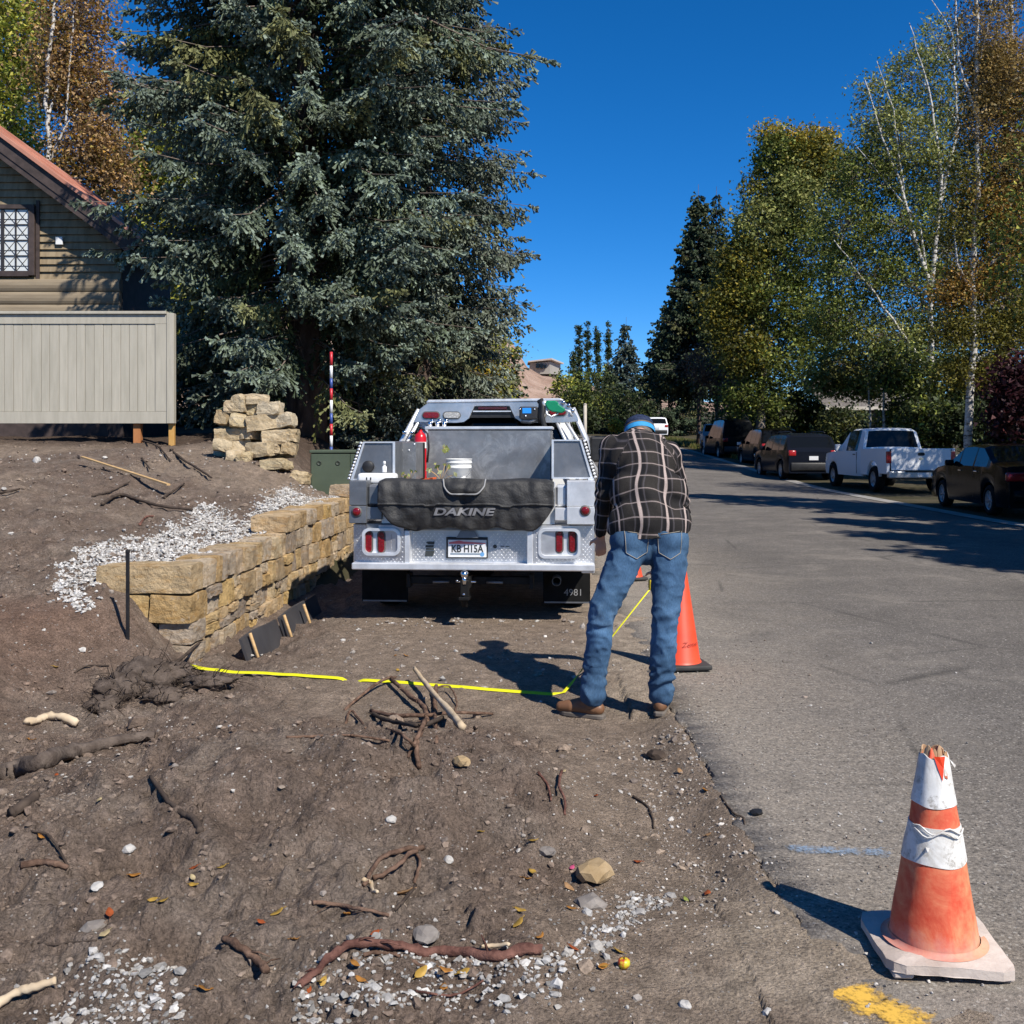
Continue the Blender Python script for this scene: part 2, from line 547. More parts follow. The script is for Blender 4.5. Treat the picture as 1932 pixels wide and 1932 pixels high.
MAT_SOIL = soil_material()
MAT_ROAD = road_material()
MAT_GRASS_SOIL = mat('verge_earth', (.045, .042, .022), (.085, .07, .045), 1.2, .95, 0, .6, 30, .03, .1, coord='Position')
MAT_CONC = mat('gutter_concrete', (.22, .21, .19), (.33, .31, .28), 3, .9, 0, .4, 60, .006, .2, coord='Position')

def soil_color(x, y, m, z):
 packed, dusty, n, n2 = zones(x, y)
 c = np.empty(x.shape + (3,))
 dark = np.array((.178, .133, .104)); red = np.array((.200, .130, .094)); pack = np.array((.285, .222, .168)); dust = np.array((.39, .32, .245))
 grey = np.array((.232, .186, .150))
 bank = m * sst(7.5, 6.8, y) * sst(-.3, .2, n + .3)
 c[:] = dark
 def mixin(cc, k, o):
  return cc * (1 - k[..., None]) + o * k[..., None]
 c = mixin(c, np.clip(.7 * sst(-.2, .5, n2), 0, 1), grey)
 c = mixin(c, np.clip(bank, 0, 1), red)
 c = mixin(c, packed * .85, pack)
 c = mixin(c, dusty * .85, dust)
 pale = m * sst(9.5, 11, y) * sst(.0, .4, fbm(x, y, .7, 3, 91)) * .7
 c = mixin(c, pale, pack)
 c = mixin(c, m * sst(14.5, 17, y), np.array((.085, .06, .045)))
 return c

def grid_mesh(name, X, Y, Z, col=None, keep=None, smooth=True):
 r, c = X.shape
 idx = np.arange(r * c).reshape(r, c)
 q = np.stack([idx[:-1, :-1], idx[:-1, 1:], idx[1:, 1:], idx[1:, :-1]], -1).reshape(-1, 4)
 V = np.stack([X, Y, Z], -1).reshape(-1, 3)
 if keep is not None:
  kq = keep.reshape(-1)[q].all(1); q = q[kq]
  used = np.unique(q); mp = -np.ones(len(V), int); mp[used] = np.arange(len(used))
  V = V[used]; q = mp[q]
  if col is not None: col = col.reshape(-1, 3)[used]
 return fast_mesh(name, V, [q], smooth, col)

def build_ground():
 # near soil: finer close to the eye because that is where the clods show
 rows = [1.25]
 while rows[-1] < 21: rows.append(rows[-1] * (1.0046 if rows[-1] < 9 else 1.008))
 s = np.concatenate([np.linspace(-1.0, -.56, 60), np.linspace(-.555, .36, 345), np.linspace(.37, .8, 24)])
 Yg = np.array(rows)[:, None] * np.ones_like(s)[None]
 Xg = s[None] * np.array(rows)[:, None]
 z, m = ground_base(Xg, Yg)
 Z = z + rough(Xg, Yg, m)
 edge = .985 + .055 * fbm(Xg, Yg, 2.2, 4, 5) + 0 * Yg
 Z = np.where(Xg > edge - .06, np.minimum(Z, -.02), Z)
 # where the soil thins out over the asphalt it stays a skin above it
 skin = ((Yg < 3.45) | (Yg > 6.6)) & (Xg > .55)
 nn = fbm(Xg, Yg, 3.0, 4, 65)
 far = sst(5.9, 6.8, Yg) + sst(3.55, 3.2, Yg)
 rz_ = .035 * np.sin(np.pi * np.clip((Xg - .93) / 8.1, 0, 1)) * sst(0, .25, (Xg - .93) / 8.1)
 skin_z = rz_ + .007 * (1.0 - (Xg - .62) / .42) + .006 * nn
 Z = np.where(far > .01, np.where(Xg > .70, np.maximum(np.where(Xg > edge - .06, -.02, Z), skin_z * far + (1 - far) * -.02), Z), Z)
 keep = (Xg < 1.75)
 c = soil_color(Xg, Yg, m, Z)
 o = link('ground', grid_mesh('ground', Xg, Yg, Z, c, keep), MAT_SOIL, kind='structure')
 # everything else out to the horizon
 ys = np.concatenate([np.linspace(-40, 20, 31), 20 * np.exp(np.linspace(.03, math.log(900 / 20), 90))])
 xs = np.concatenate([-900 * np.exp(np.linspace(0, -math.log(900 / 30), 20)), np.linspace(-29, 40, 120), 41 * np.exp(np.linspace(0, math.log(900 / 41), 20))])
 X, Y = np.meshgrid(xs, ys)
 z, m = ground_base(X, np.maximum(Y, 1.0))
 right = X > 5
 z = np.where(right, road_z(Y) + .02 * np.clip(X - 12, 0, 40), z)
 z = z - .30 * ((Y < 20.5) & (X > -22) & (X < 20)) - .12 * ((X > -1) & (X < 9.6 + road_off(Y)) & (Y >= 20.5))
 # hillside far beyond
 hx = X + 35
 hill = 34 * sst(170, 380, Y) * np.exp(-((X + 90) / 120) ** 2) * (1 + .25 * fbm(X, Y, .02, 4, 7)) + 6 * sst(200, 500, Y)
 z = z + hill * 0
 link('terrain', grid_mesh('terrain', X, Y, z), MAT_GRASS_SOIL, kind='structure')

 # the road
 ys = np.concatenate([np.concatenate([np.linspace(-15, 2, 20), np.linspace(2.05, 8, 240), np.linspace(8.1, 40, 90)]), np.linspace(41, 150, 60)])
 ts = np.linspace(0, 1, 40)
 jag = .055 * fbm(0 * ys, ys, 2.2, 4, 5) + .045 * fbm(0 * ys, ys, 11, 4, 6)
 left = .93 + jag + np.where(ys > 7, .0, 0) + road_off(ys)
 rightx = 9.05 + road_off(ys)
 X = left[:, None] * (1 - ts) + rightx[:, None] * ts
 Y = ys[:, None] + 0 * X
 crown = .035 * np.sin(np.pi * ts)[None] * sst(.0, .25, ts)[None]
 Z = road_z(Y) + crown
 V = np.stack([X, Y, Z], -1)
 # a thickness along the dug edge
 skirt = V[:, :1].copy(); skirt[:, :, 2] -= .14; skirt[:, :, 0] -= .015
 V = np.concatenate([skirt, V], 1)
 link('road', grid_mesh('road', V[..., 0], V[..., 1], V[..., 2]), MAT_ROAD, kind='structure')
 # concrete gutter and the parking strip on the far side
 mb = []
 for nm, a, b, dz, mm in (('gutter', 9.03, 9.42, .012, MAT_CONC), ('parking_strip', 9.40, 12.6, .0, MAT_GRASS_SOIL)):
  t2 = np.linspace(0, 1, 8)
  X = (a + (b - a) * t2)[None] + road_off(ys)[:, None]
  Y = ys[:, None] + 0 * X
  Z = road_z(Y) + dz + (.02 * t2[None] if nm == 'parking_strip' else 0) + (.02 * fbm(X, Y, .8, 3, 9) * t2[None] * (1 - t2[None]) * 4 if nm == 'parking_strip' else 0)
  link(nm, grid_mesh(nm, X, Y, Z), mm, kind='structure')

def paint_mark(name, pts, width, m, label):
 """sprayed paint lying on the road: a thin sheet that follows it"""
 pts = [Vector(p) for p in pts]
 V, C, Q = [], [], []
 n, k = 24, 9
 for i in range(n):
  t = i / (n - 1) * (len(pts) - 1); j = min(int(t), len(pts) - 2); f = t - j
  p = pts[j].lerp(pts[j + 1], f); d = (pts[j + 1] - pts[j]).normalized(); s = Vector((-d.y, d.x, 0))
  for q in range(k):
   w = (q / (k - 1) * 2 - 1)
   x = p + s * w * width
   V.append((x.x, x.y, p.z)); e = max(0, 1 - w * w) * min(1, 5 * (1 - abs(2 * i / (n - 1) - 1)))
   C.append((e, e, e))
 for i in range(n - 1):
  for q in range(k - 1): Q.append((i * k + q, i * k + q + 1, (i + 1) * k + q + 1, (i + 1) * k + q))
 return link(name, fast_mesh(name, V, [np.array(Q)], True, C), m, kind='structure')

build_ground()
def on_road(u, v): return Vector((wx(u, 1937 * CAMH / (v - HOR)), 1937 * CAMH / (v - HOR), 0))
def lifted(p):
 ts = (p.x - .95) / (9.05 - .95)
 return Vector((p.x, p.y, .035 * math.sin(math.pi * max(0, min(1, ts))) * float(sst(0, .25, ts)) + .006))
paint_mark('blue_paint_mark', [lifted(on_road(1470, 1603)), lifted(on_road(1570, 1607)), lifted(on_road(1700, 1612))], .062, paint_material('blue_marking_paint', (.22, .29, .38), .30), '')
paint_mark('yellow_paint_mark', [lifted(on_road(1590, 1860)), lifted(on_road(1650, 1900)), lifted(on_road(1760, 1945))], .11, paint_material('yellow_marking_paint', (.66, .40, .07), .37), '')

# ---- far hill
def build_hill():
 ys = np.linspace(230, 620, 70); xs = np.linspace(-330, 260, 110)
 X, Y = np.meshgrid(xs, ys)
 # ridge falling from left to right as in the photo, gentle bench for the house
 ridge = 1.57 + (HOR - np.interp(CX + X / 400 * FPX, [0, 700, 950, 978, 994, 1012, 1070, 1150, 1400, 2200], [560, 610, 640, 660, 700, 713, 717, 745, 770, 780])) / FPX * 400
 Z = -2 + (ridge + 2) * sst(240, 400, Y) ** .8 - 10 * sst(430, 620, Y)
 Z = Z + 3.0 * fbm(X, Y, .03, 5, 77) * sst(240, 300, Y) * sst(470, 400, Y)
 t = NT('dry_hillside')
 co = t.coord('Position')
 c = t.ramp(t.noise(co, .06, 8, .7), [(.3, (.24, .15, .11)), (.5, (.36, .25, .19)), (.68, (.42, .31, .25))])
 sc = t.ramp(t.noise(co, .22, 5, .7), [(.55, 0), (.66, 1)])
 c = t.mix(t.math('MULTIPLY', sc, .6), c, (.12, .095, .06))
 m = t.out(c, .95, t.bump(t.noise(co, .3, 6, .7), .8, 2.0), 0, .1)
 link('hill', grid_mesh('hill', X, Y, Z), m, kind='structure')
build_hill()

# ================================================================== STONES
def stone_material(name, tones, spots=.5):
 """sandstone: each stone takes its own tone from its object's random number"""
 t = NT(name)
 co = t.coord('Object')
 oi = t.node('ObjectInfo')
 off = t.node('VectorMath'); off.operation = 'ADD'
 t.lk(co, off.inputs[0]); t.lk(oi.outputs['Location'], off.inputs[1])
 co = off.outputs[0]
 n = len(tones)
 base = t.ramp(oi.outputs['Random'], [(i / (n - 1), c) for i, c in enumerate(tones)])
 v = t.ramp(t.noise(co, 7, 6, .7, .6), [(.3, .55), (.5, 1.0), (.7, 1.3)])
 c = t.mix(1.0, base, v, 'MULTIPLY')
 mp = t.node('Mapping'); mp.inputs['Scale'].default_value = (2.2, 2.2, 9)
 t.lk(co, mp.inputs['Vector'])
 rust = t.ramp(t.noise(mp.outputs[0], 3.0, 5, .65), [(.50, 0), (.64, 1)])
 c = t.mix(t.math('MULTIPLY', rust, spots), c, (.36, .20, .06))
 pale = t.ramp(t.noise(co, 14, 4, .6), [(.60, 0), (.72, 1)])
 c = t.mix(t.math('MULTIPLY', pale, .45), c, (.52, .46, .37))
 h = t.noise(co, 22, 8, .72)
 nm = t.bump(h, 1.0, .035)
 return t.out(c, .92, nm, 0, .15)

MAT_WALLSTONE = stone_material('split_sandstone', [(.34, .28, .22), (.50, .37, .21), (.52, .355, .15), (.29, .235, .185), (.54, .44, .32), (.45, .30, .135), (.40, .33, .26), (.57, .45, .28)])
MAT_PILESTONE = stone_material('rough_sandstone', [(.50, .41, .28), (.45, .35, .21), (.54, .46, .33), (.40, .31, .19), (.52, .43, .27)], .3)

def block_mesh(name, sx, sy, sz, seed, cuts=3, rough_=.02, round_=.12):
 """a split stone: a box with knocked corners and a rough face, centred"""
 bm = bmesh.new()
 bmesh.ops.create_cube(bm, size=1.0)
 bmesh.ops.subdivide_edges(bm, edges=bm.edges[:], cuts=cuts, use_grid_fill=True)
 o = Vector((seed * 3.17, seed * 1.73, seed * 0.71))
 m = min(sx, sy, sz)
 sk = [(random.uniform(-1, 1)) * .05 for _ in range(6)]
 for v in bm.verts:
  p = v.co.copy()
  k = sum(1 for a in p if abs(a) > .499)
  d = Vector((p.x * sx, p.y * sy, p.z * sz))
  if k >= 2:
   for ax in range(3):
    if abs(p[ax]) > .499: d[ax] -= math.copysign(round_ * m * (.16 if k == 2 else .34) * (.4 + random.random()), p[ax])
  d.x += sk[0] * d.z + sk[1] * d.y; d.z += sk[2] * d.x * (sz / sx) ; d.y += sk[4] * d.x * .5
  nv = mnoise.noise_vector(d * (2.2 / max(m, .05)) * .6 + o)
  nv2 = mnoise.noise_vector(d * (6.0 / max(m, .05)) * .6 + o * 2)
  v.co = d + nv * rough_ + nv2 * rough_ * .5
 me = bpy.data.meshes.new(name)
 bm.to_mesh(me); bm.free()
 return me

# ------------------------------------------------------------------ the retaining wall
def build_wall():
 T = thing('stone_retaining_wall', 'dry-laid tan sandstone retaining wall holding back the soil beside the truck', 'wall', (float(wall_x(7.4)), 7.4, 0), -math.atan(.052))
 # local: y runs along the wall, face towards +x; local z = world z
 tops = [.655, .445, .235, .075, -.06, -.22]
 seed = 0
 depth = .34
 def stone(y0, y1, z0, z1, dx=0, dep=None, xo=0):
  nonlocal seed
  seed += 1
  dep = dep or depth * random.uniform(.8, 1.05)
  me = block_mesh('stone', dep, y1 - y0 - .012, z1 - z0 - .008, seed, 4, .013, .10)
  o = link('stone', me, MAT_WALLSTONE, T)
  o.location = (-dep / 2 + dx + xo, (y0 + y1) / 2, (z0 + z1) / 2)
  return o
 for c in range(5):
  z1, z0 = tops[c], tops[c + 1]
  y = 0.0
  if c == 0:
   stone(0, .27, z0, z1, .015, .70); y = .27
  elif c == 1:
   stone(-.02, .34, z0, z1, .02, .31); stone(.0, .30, z0, z1, .0, .42, -.30); y = .34
  elif c == 2:
   stone(.02, .30, z0, z1, .02, .26); stone(.03, .3, z0, z1, 0, .4, -.25); y = .30
  else:
   stone(0, .22 + .1 * (c == 3), z0, z1, .02, .5); y = .22 + .1 * (c == 3)
  while y < 8.0:
   L = random.uniform(.13, .38) * (1.1 if c < 3 else 1)
   if random.random() < .22 and c in (1, 2, 3):      # two thin stones in one course
    zm = z0 + (z1 - z0) * random.uniform(.4, .62)
    stone(y, y + L, z0, zm, random.uniform(-.015, .02)); stone(y, y + L * .98, zm, z1, random.uniform(-.015, .02))
   else:
    stone(y, y + L, z0, z1 + random.uniform(-.012, .012), random.uniform(-.018, .022))
   y += L
 # the raised course further along
 y = 2.55
 first = True
 while y < 8.0:
  L = .62 if first else random.uniform(.25, .5)
  stone(y, y + L, .655, .655 + .165 + random.uniform(-.012, .01), random.uniform(-.02, .01), .36); y += L; first = False
 y = 5.9
 while y < 8.0:
  L = random.uniform(.3, .5)
  stone(y, y + L, .82, .97, random.uniform(-.02, .01), .36); y += L
 # packed fill behind the stones so that no joint shows daylight
 part('fill', MB().box(-.55, -.10, .12, 8.2, -.3, .60), MAT_SOIL_PLAIN, T)
MAT_SOIL_PLAIN = mat('packed_soil', (.055, .042, .034), (.085, .066, .054), 9, .95, 0, .8, 40, .02, .1)
build_wall()

# ------------------------------------------------------------------ the pile of loose stones by the spruce (measured in photo pixels, 1932 px wide)
def build_pile():
 Yp = 13.9
 G = 'rough tan sandstone blocks stacked by the spruce'
 rows = [  # u0, v0, u1, v1, depth offset, label
  (497, 750, 528, 786, .0, 'pale square sandstone block upright at the top left of the stack'),
  (521, 748, 570, 768, .05, 'long pale sandstone block lying highest on the stack'),
  (473, 762, 496, 786, .0, 'small pointed sandstone block at the upper left edge of the stack'),
  (528, 765, 556, 792, .10, 'brown shaded sandstone block tucked under the highest stone'),
  (551, 765, 600, 792, -.02, 'flat-topped sandstone block at the upper right shoulder of the stack'),
  (462, 784, 489, 812, -.02, 'rounded tan sandstone block at the left edge of the middle row'),
  (487, 789, 520, 818, -.05, 'wedge-shaped sandstone block with a dark end in the middle row'),
  (520, 790, 587, 821, -.04, 'widest sandstone block with a notched top in the middle row'),
  (588, 790, 630, 817, .0, 'square sandstone block at the right end of the middle row'),
  (457, 816, 517, 843, .02, 'broad brownish sandstone block at the left of the row above the base'),
  (518, 817, 549, 841, .0, 'small brown sandstone block between two larger ones above the base'),
  (554, 819, 614, 846, -.05, 'long smooth sandstone block right of the gap above the base'),
  (614, 821, 636, 846, .0, 'narrow leaning sandstone block at the right edge above the base'),
  (449, 841, 490, 866, -.03, 'grey sandstone block half sunk in soil at the left foot of the stack'),
  (531, 846, 584, 876, -.12, 'bright yellowish sandstone block in the bottom row facing out'),
  (580, 848, 604, 870, -.02, 'brown sandstone block beside the bright one in the bottom row'),
  (600, 848, 633, 872, .0, 'split sandstone block at the right end of the bottom row'),
  (490, 843, 531, 868, .06, 'dark recessed sandstone block in the middle of the bottom row'),
  (479, 857, 512, 876, -.25, 'small orange-tan sandstone chip lying before the stack'),
  (505, 862, 532, 880, -.3, 'flat tan sandstone chip leaning on the foot of the stack'),
  (626, 866, 660, 888, -.30, 'flat pale sandstone slab lying right of the stack'),
  (563, 876, 612, 896, -.40, 'thin orange sandstone slab lying flat before the stack'),
 ]
 # u,v above were read in a slightly enlarged crop: bring them to the pile's own frame
 u_lo, u_hi, v_lo, v_hi = 449, 660, 748, 896
 for i, (u0, v0, u1, v1, dy, lab) in enumerate(rows):
  m = lambda u: 402 + (u - 449) * (582 - 402) / (660 - 449)
  n = lambda v: 745 + (v - 748) * (878 - 745) / (896 - 748)
  Y = Yp + dy
  x0, x1, z0, z1 = wx(m(u0), Y), wx(m(u1), Y), wz(n(v1), Y), wz(n(v0), Y)
  w, h = (x1 - x0) * 1.05, (z1 - z0) * 1.06
  dep = random.uniform(.26, .4) if h > .12 else .22
  me = block_mesh('sandstone_block', w, dep, h, 300 + i, 3, .026, .22)
  o = link('sandstone_block', me, MAT_PILESTONE)
  o.location = ((x0 + x1) / 2, Y + dep / 2 - .15, (z0 + z1) / 2)
  o.rotation_euler = (random.uniform(-.14, .14), random.uniform(-.16, .16), random.uniform(-.4, .4))
  if dy < -.2: o.location.z = gz(o.location.x, o.location.y) + h * .35
  tag(o, lab, 'stone', G)
 # a row behind, which carries the upper stones
 for i, (u, v, w, h, lab) in enumerate(((445, 850, .60, .24, 'hidden base stone at the back left of the stack'), (515, 848, .60, .24, 'hidden base stone at the back right of the stack'), (450, 824, .50, .2, 'stone behind the gap above the base, left side'), (510, 822, .55, .2, 'stone behind the dark gap above the base, right side'), (485, 798, .6, .2, 'stone behind the notched middle block'))):
  Y = Yp + .34
  me = block_mesh('sandstone_block', w, .36, h, 400 + i, 3, .022, .42)
  o = link('sandstone_block', me, MAT_PILESTONE)
  o.location = (wx(u, Y), Y + .1, wz(v, Y))
  o.rotation_euler = (random.uniform(-.1, .1), random.uniform(-.1, .1), random.uniform(-.3, .3))
  tag(o, lab, 'stone', G)
build_pile()

# ------------------------------------------------------------------ fence panel of vertical boards
MAT_FENCE = mat('fence_paint', (.36, .335, .272), (.42, .39, .32), 2.5, .7, 0, .35, 40, .004, .3, .045, stretch=(6, 6, .7))
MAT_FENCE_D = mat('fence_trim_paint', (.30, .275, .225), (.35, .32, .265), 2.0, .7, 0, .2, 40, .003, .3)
MAT_POST = mat('raw_cedar', (.33, .13, .05), (.42, .18, .07), 5, .8, 0, .3, 40, .004, .2)
MAT_POST_Y = mat('pale_lumber', (.50, .28, .08), (.56, .34, .13), 5, .8, 0, .3, 40, .004, .2)
def build_fence():
 Y = 16.4
 x1 = wx(330, Y); x0 = wx(-190, Y)
 zt, zb = wz(588, Y), wz(799, Y)
 T = thing('board_fence', 'grey-beige painted board fence panel standing on posts above the soil', 'fence', (x0, Y, float(gz(x0, Y))))
 b = T.location.z
 W_ = x1 - x0
 r = .002
 part('post', MB().box(W_ - .115, W_, -.06, .06, zb - b, zt - b - .03, .004), MAT_FENCE, T)
 part('cap_rail', MB().box(-.02, W_ - .118, -.085, .085, zt - b - .045, zt - b, .004), MAT_FENCE, T)
 part('top_rail', MB().box(0, W_ - .118, -.045, .0, zt - b - .20, zt - b - .048, .003), MAT_FENCE, T)
 part('bottom_rail', MB().box(0, W_ - .118, -.045, .0, zb - b, zb - b + .19, .003), MAT_FENCE, T)
 part('side_rail', MB().box(W_ - .30, W_ - .118, -.045, .0, zb - b + .193, zt - b - .203, .003), MAT_FENCE, T)
 x = W_ - .303
 z0_, z1_ = zb - b + .193, zt - b - .203
 while x > 0:
  w = random.choice((.135, .14, .145, .15))
  part('board', MB().box(x - w + .006, x, -.028 + random.uniform(-.002, .002), .012, z0_, z1_, .003), MAT_FENCE, T)
  x -= w
 part('backing_rail', MB().box(0, W_ - .305, .013, .05, z0_ - .1, z1_ + .1), MAT_FENCE_D, T, kind=None)  # backing behind the boards in a slightly darker paint tone
 gy = Y + .05
 for u, w, m in ((257, .115, MAT_POST), (322, .085, MAT_POST_Y), (-60, .115, MAT_POST)):
  xx = wx(u, Y) - x0
  part('support_post', MB().box(xx - w / 2, xx + w / 2, .02, .02 + w, float(gz(xx + x0, gy)) - b - .35, zb - b + .4, .004), m, T)
build_fence()

# ------------------------------------------------------------------ the log-sided house at the left
MAT_LOG = mat('log_siding', (.215, .17, .115), (.28, .225, .155), 3, .7, 0, .3, 30, .006, .25, stretch=(.5, 3, 3))
MAT_PLANK = mat('weathered_planks', (.185, .14, .085), (.28, .22, .14), 2.2, .75, 0, .3, 30, .006, .25, stretch=(5, 1, 1.0))
MAT_DKWOOD = mat('dark_brown_stain', (.045, .034, .031), (.075, .055, .05), 6, .65, 0, .3, 40, .004, .3)
MAT_COPPER = mat('red_roofing', (.36, .15, .10), (.50, .24, .17), 1.4, .55, 0, .3, 14, .01, .3)
MAT_GLASS_D = NT('dark_window_glass').out((.006, .007, .008), .05, None, 0, .22)
MAT_PANE = NT('curtained_pane').out((.62, .64, .62), .12, None, 0, .5)
MAT_LEAD = mat('window_leading', (.03, .026, .025), None, 4, .5)
MAT_WHITE = NT('white_plastic').out((.74, .74, .72), .4, None, 0, .4)
MAT_STEEL = mat('zinc_flashing', (.45, .47, .50), (.55, .57, .6), 8, .35, .7)

def build_house():
 Yw = 20.6                                   # gable wall plane
 ppm = FPX / Yw
 xr = wx(228, Yw)                            # right corner of the wall
 T = thing('log_house', 'brown log-sided house with a steep red-edged roof behind the board fence', 'house', (xr, Yw, 1.4))
 ox, oy, oz = xr, Yw, 1.4
 sl = math.tan(R(36.5))
 # rake line measured on the front fascia plane
 Yf = Yw - .47
 ex, ez = wx(266, Yf), wz(452, Yf)           # outer eave corner, top edge
 def roof_z(x): return ez + (ex - x) * sl
 wall_l = -16.5
 zb = .6
 # wall body (gable)
 L = lambda x, z: (x - ox, z - oz)
 poly = [L(wall_l, zb), L(xr, zb), L(xr, roof_z(xr) - .35), L(wall_l, roof_z(wall_l) - .35)]
 part('wall', MB().prism(poly, .10, 3.0), MAT_DKWOOD, T)
 # round log courses low down, thin planks above
 z = wz(527, Yw); zt_log = z
 step = .255
 zz = zt_log
 for k in range(8):
  zc = zz - step / 2
  xe = min(xr, ex - (zc + .35 - ez) / sl)
  prof = []
  for q in range(7):
   a = -math.pi / 2 + math.pi * q / 6
   prof.append((-.10 - .055 * math.cos(a) + .06, zc - oz + math.sin(a) * step / 2))
  prof += [(.098, zc - oz + step / 2), (.098, zc - oz - step / 2)]
  part('log', MB().prism([(a, b) for a, b in prof], wall_l - ox, xe - ox - .01 * (k % 2), axis='x'), MAT_LOG, T)
  zz -= step
 pz = zt_log + .005; ph = .150
 win_r = wx(66, Yw)
 win_t, win_b = wz(388, Yw), wz(521, Yw)
 k = 0
 while pz < roof_z(-12) - .5:
  hi = min(pz + ph, pz + ph)
  xe = min(xr - .01, ex - (pz + ph + .37 - ez) / sl)
  xs = wall_l
  part('plank', MB().hexa([(xs - ox, .0, pz - oz), (xe - ox, .0, pz - oz), (xe - ox, .098, pz - oz), (xs - ox, .098, pz - oz)],
        [(xs - ox, .05, pz + ph - .004 - oz), (xe - ox, .05, pz + ph - .004 - oz), (xe - ox, .098, pz + ph - .004 - oz), (xs - ox, .098, pz + ph - .004 - oz)]), MAT_PLANK, T)
  pz += ph; k += 1
 # roof slab with two stepped fascia boards
 xl = -17.0
 n = Vector((math.sin(R(36.5)), 0, math.cos(R(36.5))))
 def slab(t0, t1, y0, y1, xe_add=0.0):
  x_e = ex + xe_add
  a = [(x_e, roof_z(x_e)), (xl, roof_z(xl))]
  o0, o1 = n * t0, n * t1
  return [L(a[0][0] + o0.x, a[0][1] + o0.z), L(a[1][0] + o0.x, a[1][1] + o0.z), L(a[1][0] + o1.x, a[1][1] + o1.z), L(a[0][0] + o1.x, a[0][1] + o1.z)]
 part('fascia', MB().prism(slab(-.26, -.02, 0, 0), -.47, -.41), MAT_DKWOOD, T)
 part('fascia', MB().prism(slab(-.37, -.265, 0, 0, -.05), -.45, -.37), MAT_DKWOOD, T)
 S5 = slab(-.30, -.24, 0, 0, -.06)
 part('soffit', MB().hexa([(a, -.405, b) for a, b in S5], [(a, -.405 + q, b) for (a, b), q in zip(S5, [3.4, .65, .65, 3.4])]), MAT_DKWOOD, T)
 S4 = slab(-.018, .045, 0, 0, .06)
 dep = [3.6, .3, .3, 3.6]
 part('roof', MB().hexa([(a, -.53, b) for a, b in S4], [(a, -.53 + q, b) for (a, b), q in zip(S4, dep)]), MAT_COPPER, T)
 # standing seams across the roof slope
 seams = MB()
 for q in range(3):
  yy = .1 + q * .9
  s = slab(.046, .075, 0, 0, .05)
  xi = s[0][0] + (s[1][0] - s[0][0]) * (1 - (yy + .8) / 3.6); zi = s[0][1] + (s[1][1] - s[0][1]) * (1 - (yy + .8) / 3.6)
  xo = s[3][0] + (s[2][0] - s[3][0]) * (1 - (yy + .8) / 3.6); zo = s[3][1] + (s[2][1] - s[3][1]) * (1 - (yy + .8) / 3.6)
  seams.prism([s[0], (xi, zi), (xo, zo), s[3]], yy, yy + .05)
 part('roof_seam', seams, MAT_COPPER, T)
 fl = MB().prism(slab(.05, .10, 0, 0, .30)[0:1] + [L(ex - .35, roof_z(ex - .35) + .06), L(ex - .35, roof_z(ex - .35) + .13)] + slab(.05, .12, 0, 0, .30)[3:4], .9, 1.35)
 part('flashing', fl, MAT_STEEL, T)
 # end return of the eave
 part('eave_return', MB().box(ex - .30 - ox, ex + .02 - ox, -.40, -.1, ez - .46 - oz, ez - .26 - oz, .01), MAT_DKWOOD, T)
 # window with diamond leading
 wl = win_r - 1.75
 w = part('window', MB().box(wl - ox, win_r - ox, -.05, .06, win_b - oz, win_t - oz), MAT_LEAD, T)
 fr = MB()
 t_ = .085
 for x0, x1, z0, z1 in ((wl - .02, wl + t_, win_b, win_t), (win_r - t_, win_r + .03, win_b, win_t), (wl + t_, win_r - t_, win_t - t_, win_t), (wl + t_, win_r - t_, win_b - .02, win_b + t_)):
  fr.box(x0 - ox, x1 - ox, -.11, -.045, z0 - oz, z1 - oz, .004)
 part('frame', fr, MAT_DKWOOD, w)
 cols, rowsn = 6, 4
 x0, x1, z0, z1 = wl + t_, win_r - t_, win_b + t_, win_t - t_
 cw, ch = (x1 - x0) / cols, (z1 - z0) / rowsn
 lead = MB()
 for i in range(cols):
  for j in range(rowsn):
   a, b = x0 + i * cw + .012, z0 + j * ch + .012
   c, d = x0 + (i + 1) * cw - .012, z0 + (j + 1) * ch - .012
   part('pane', MB().box(a - ox, c - ox, -.062, -.052, b - oz, d - oz), MAT_PANE, w)
   for (p, q) in (((a, b), (c, d)), ((a, d), (c, b))):
    lead.tube([(p[0] - ox, -.066, p[1] - oz), (q[0] - ox, -.066, q[1] - oz)], .007, 4)
   lead.box(a - ox, c - ox, -.07, -.063, (b + d) / 2 - .055 - oz, (b + d) / 2 - .043 - oz)
 for i in range(1, cols):
  wd = .03 if i % 2 == 0 else .013
  lead.box(x0 + i * cw - wd - ox, x0 + i * cw + wd - ox, -.085, -.05, z0 - oz, z1 - oz)
 for j in range(1, rowsn):
  lead.box(x0 - ox, x1 - ox, -.08, -.051, z0 + j * ch - .011 - oz, z0 + j * ch + .011 - oz)
 part('leading', lead, MAT_LEAD, w)
 # corner trim beside the window, small white fitting on the boards
 part('corner_board', MB().box(win_r + .03 - ox, win_r + .10 - ox, -.03, .0, win_b - .1 - oz, win_t + .1 - oz), MAT_DKWOOD, T)
 px, pz_ = wx(113, Yw), wz(512 * 0 + 455, Yw)
 part('vent_cover', MB().box(px - .07 - ox, px + .07 - ox, -.05, .01, pz_ - .08 - oz, pz_ + .08 - oz, .008), MAT_WHITE, T)
build_house()

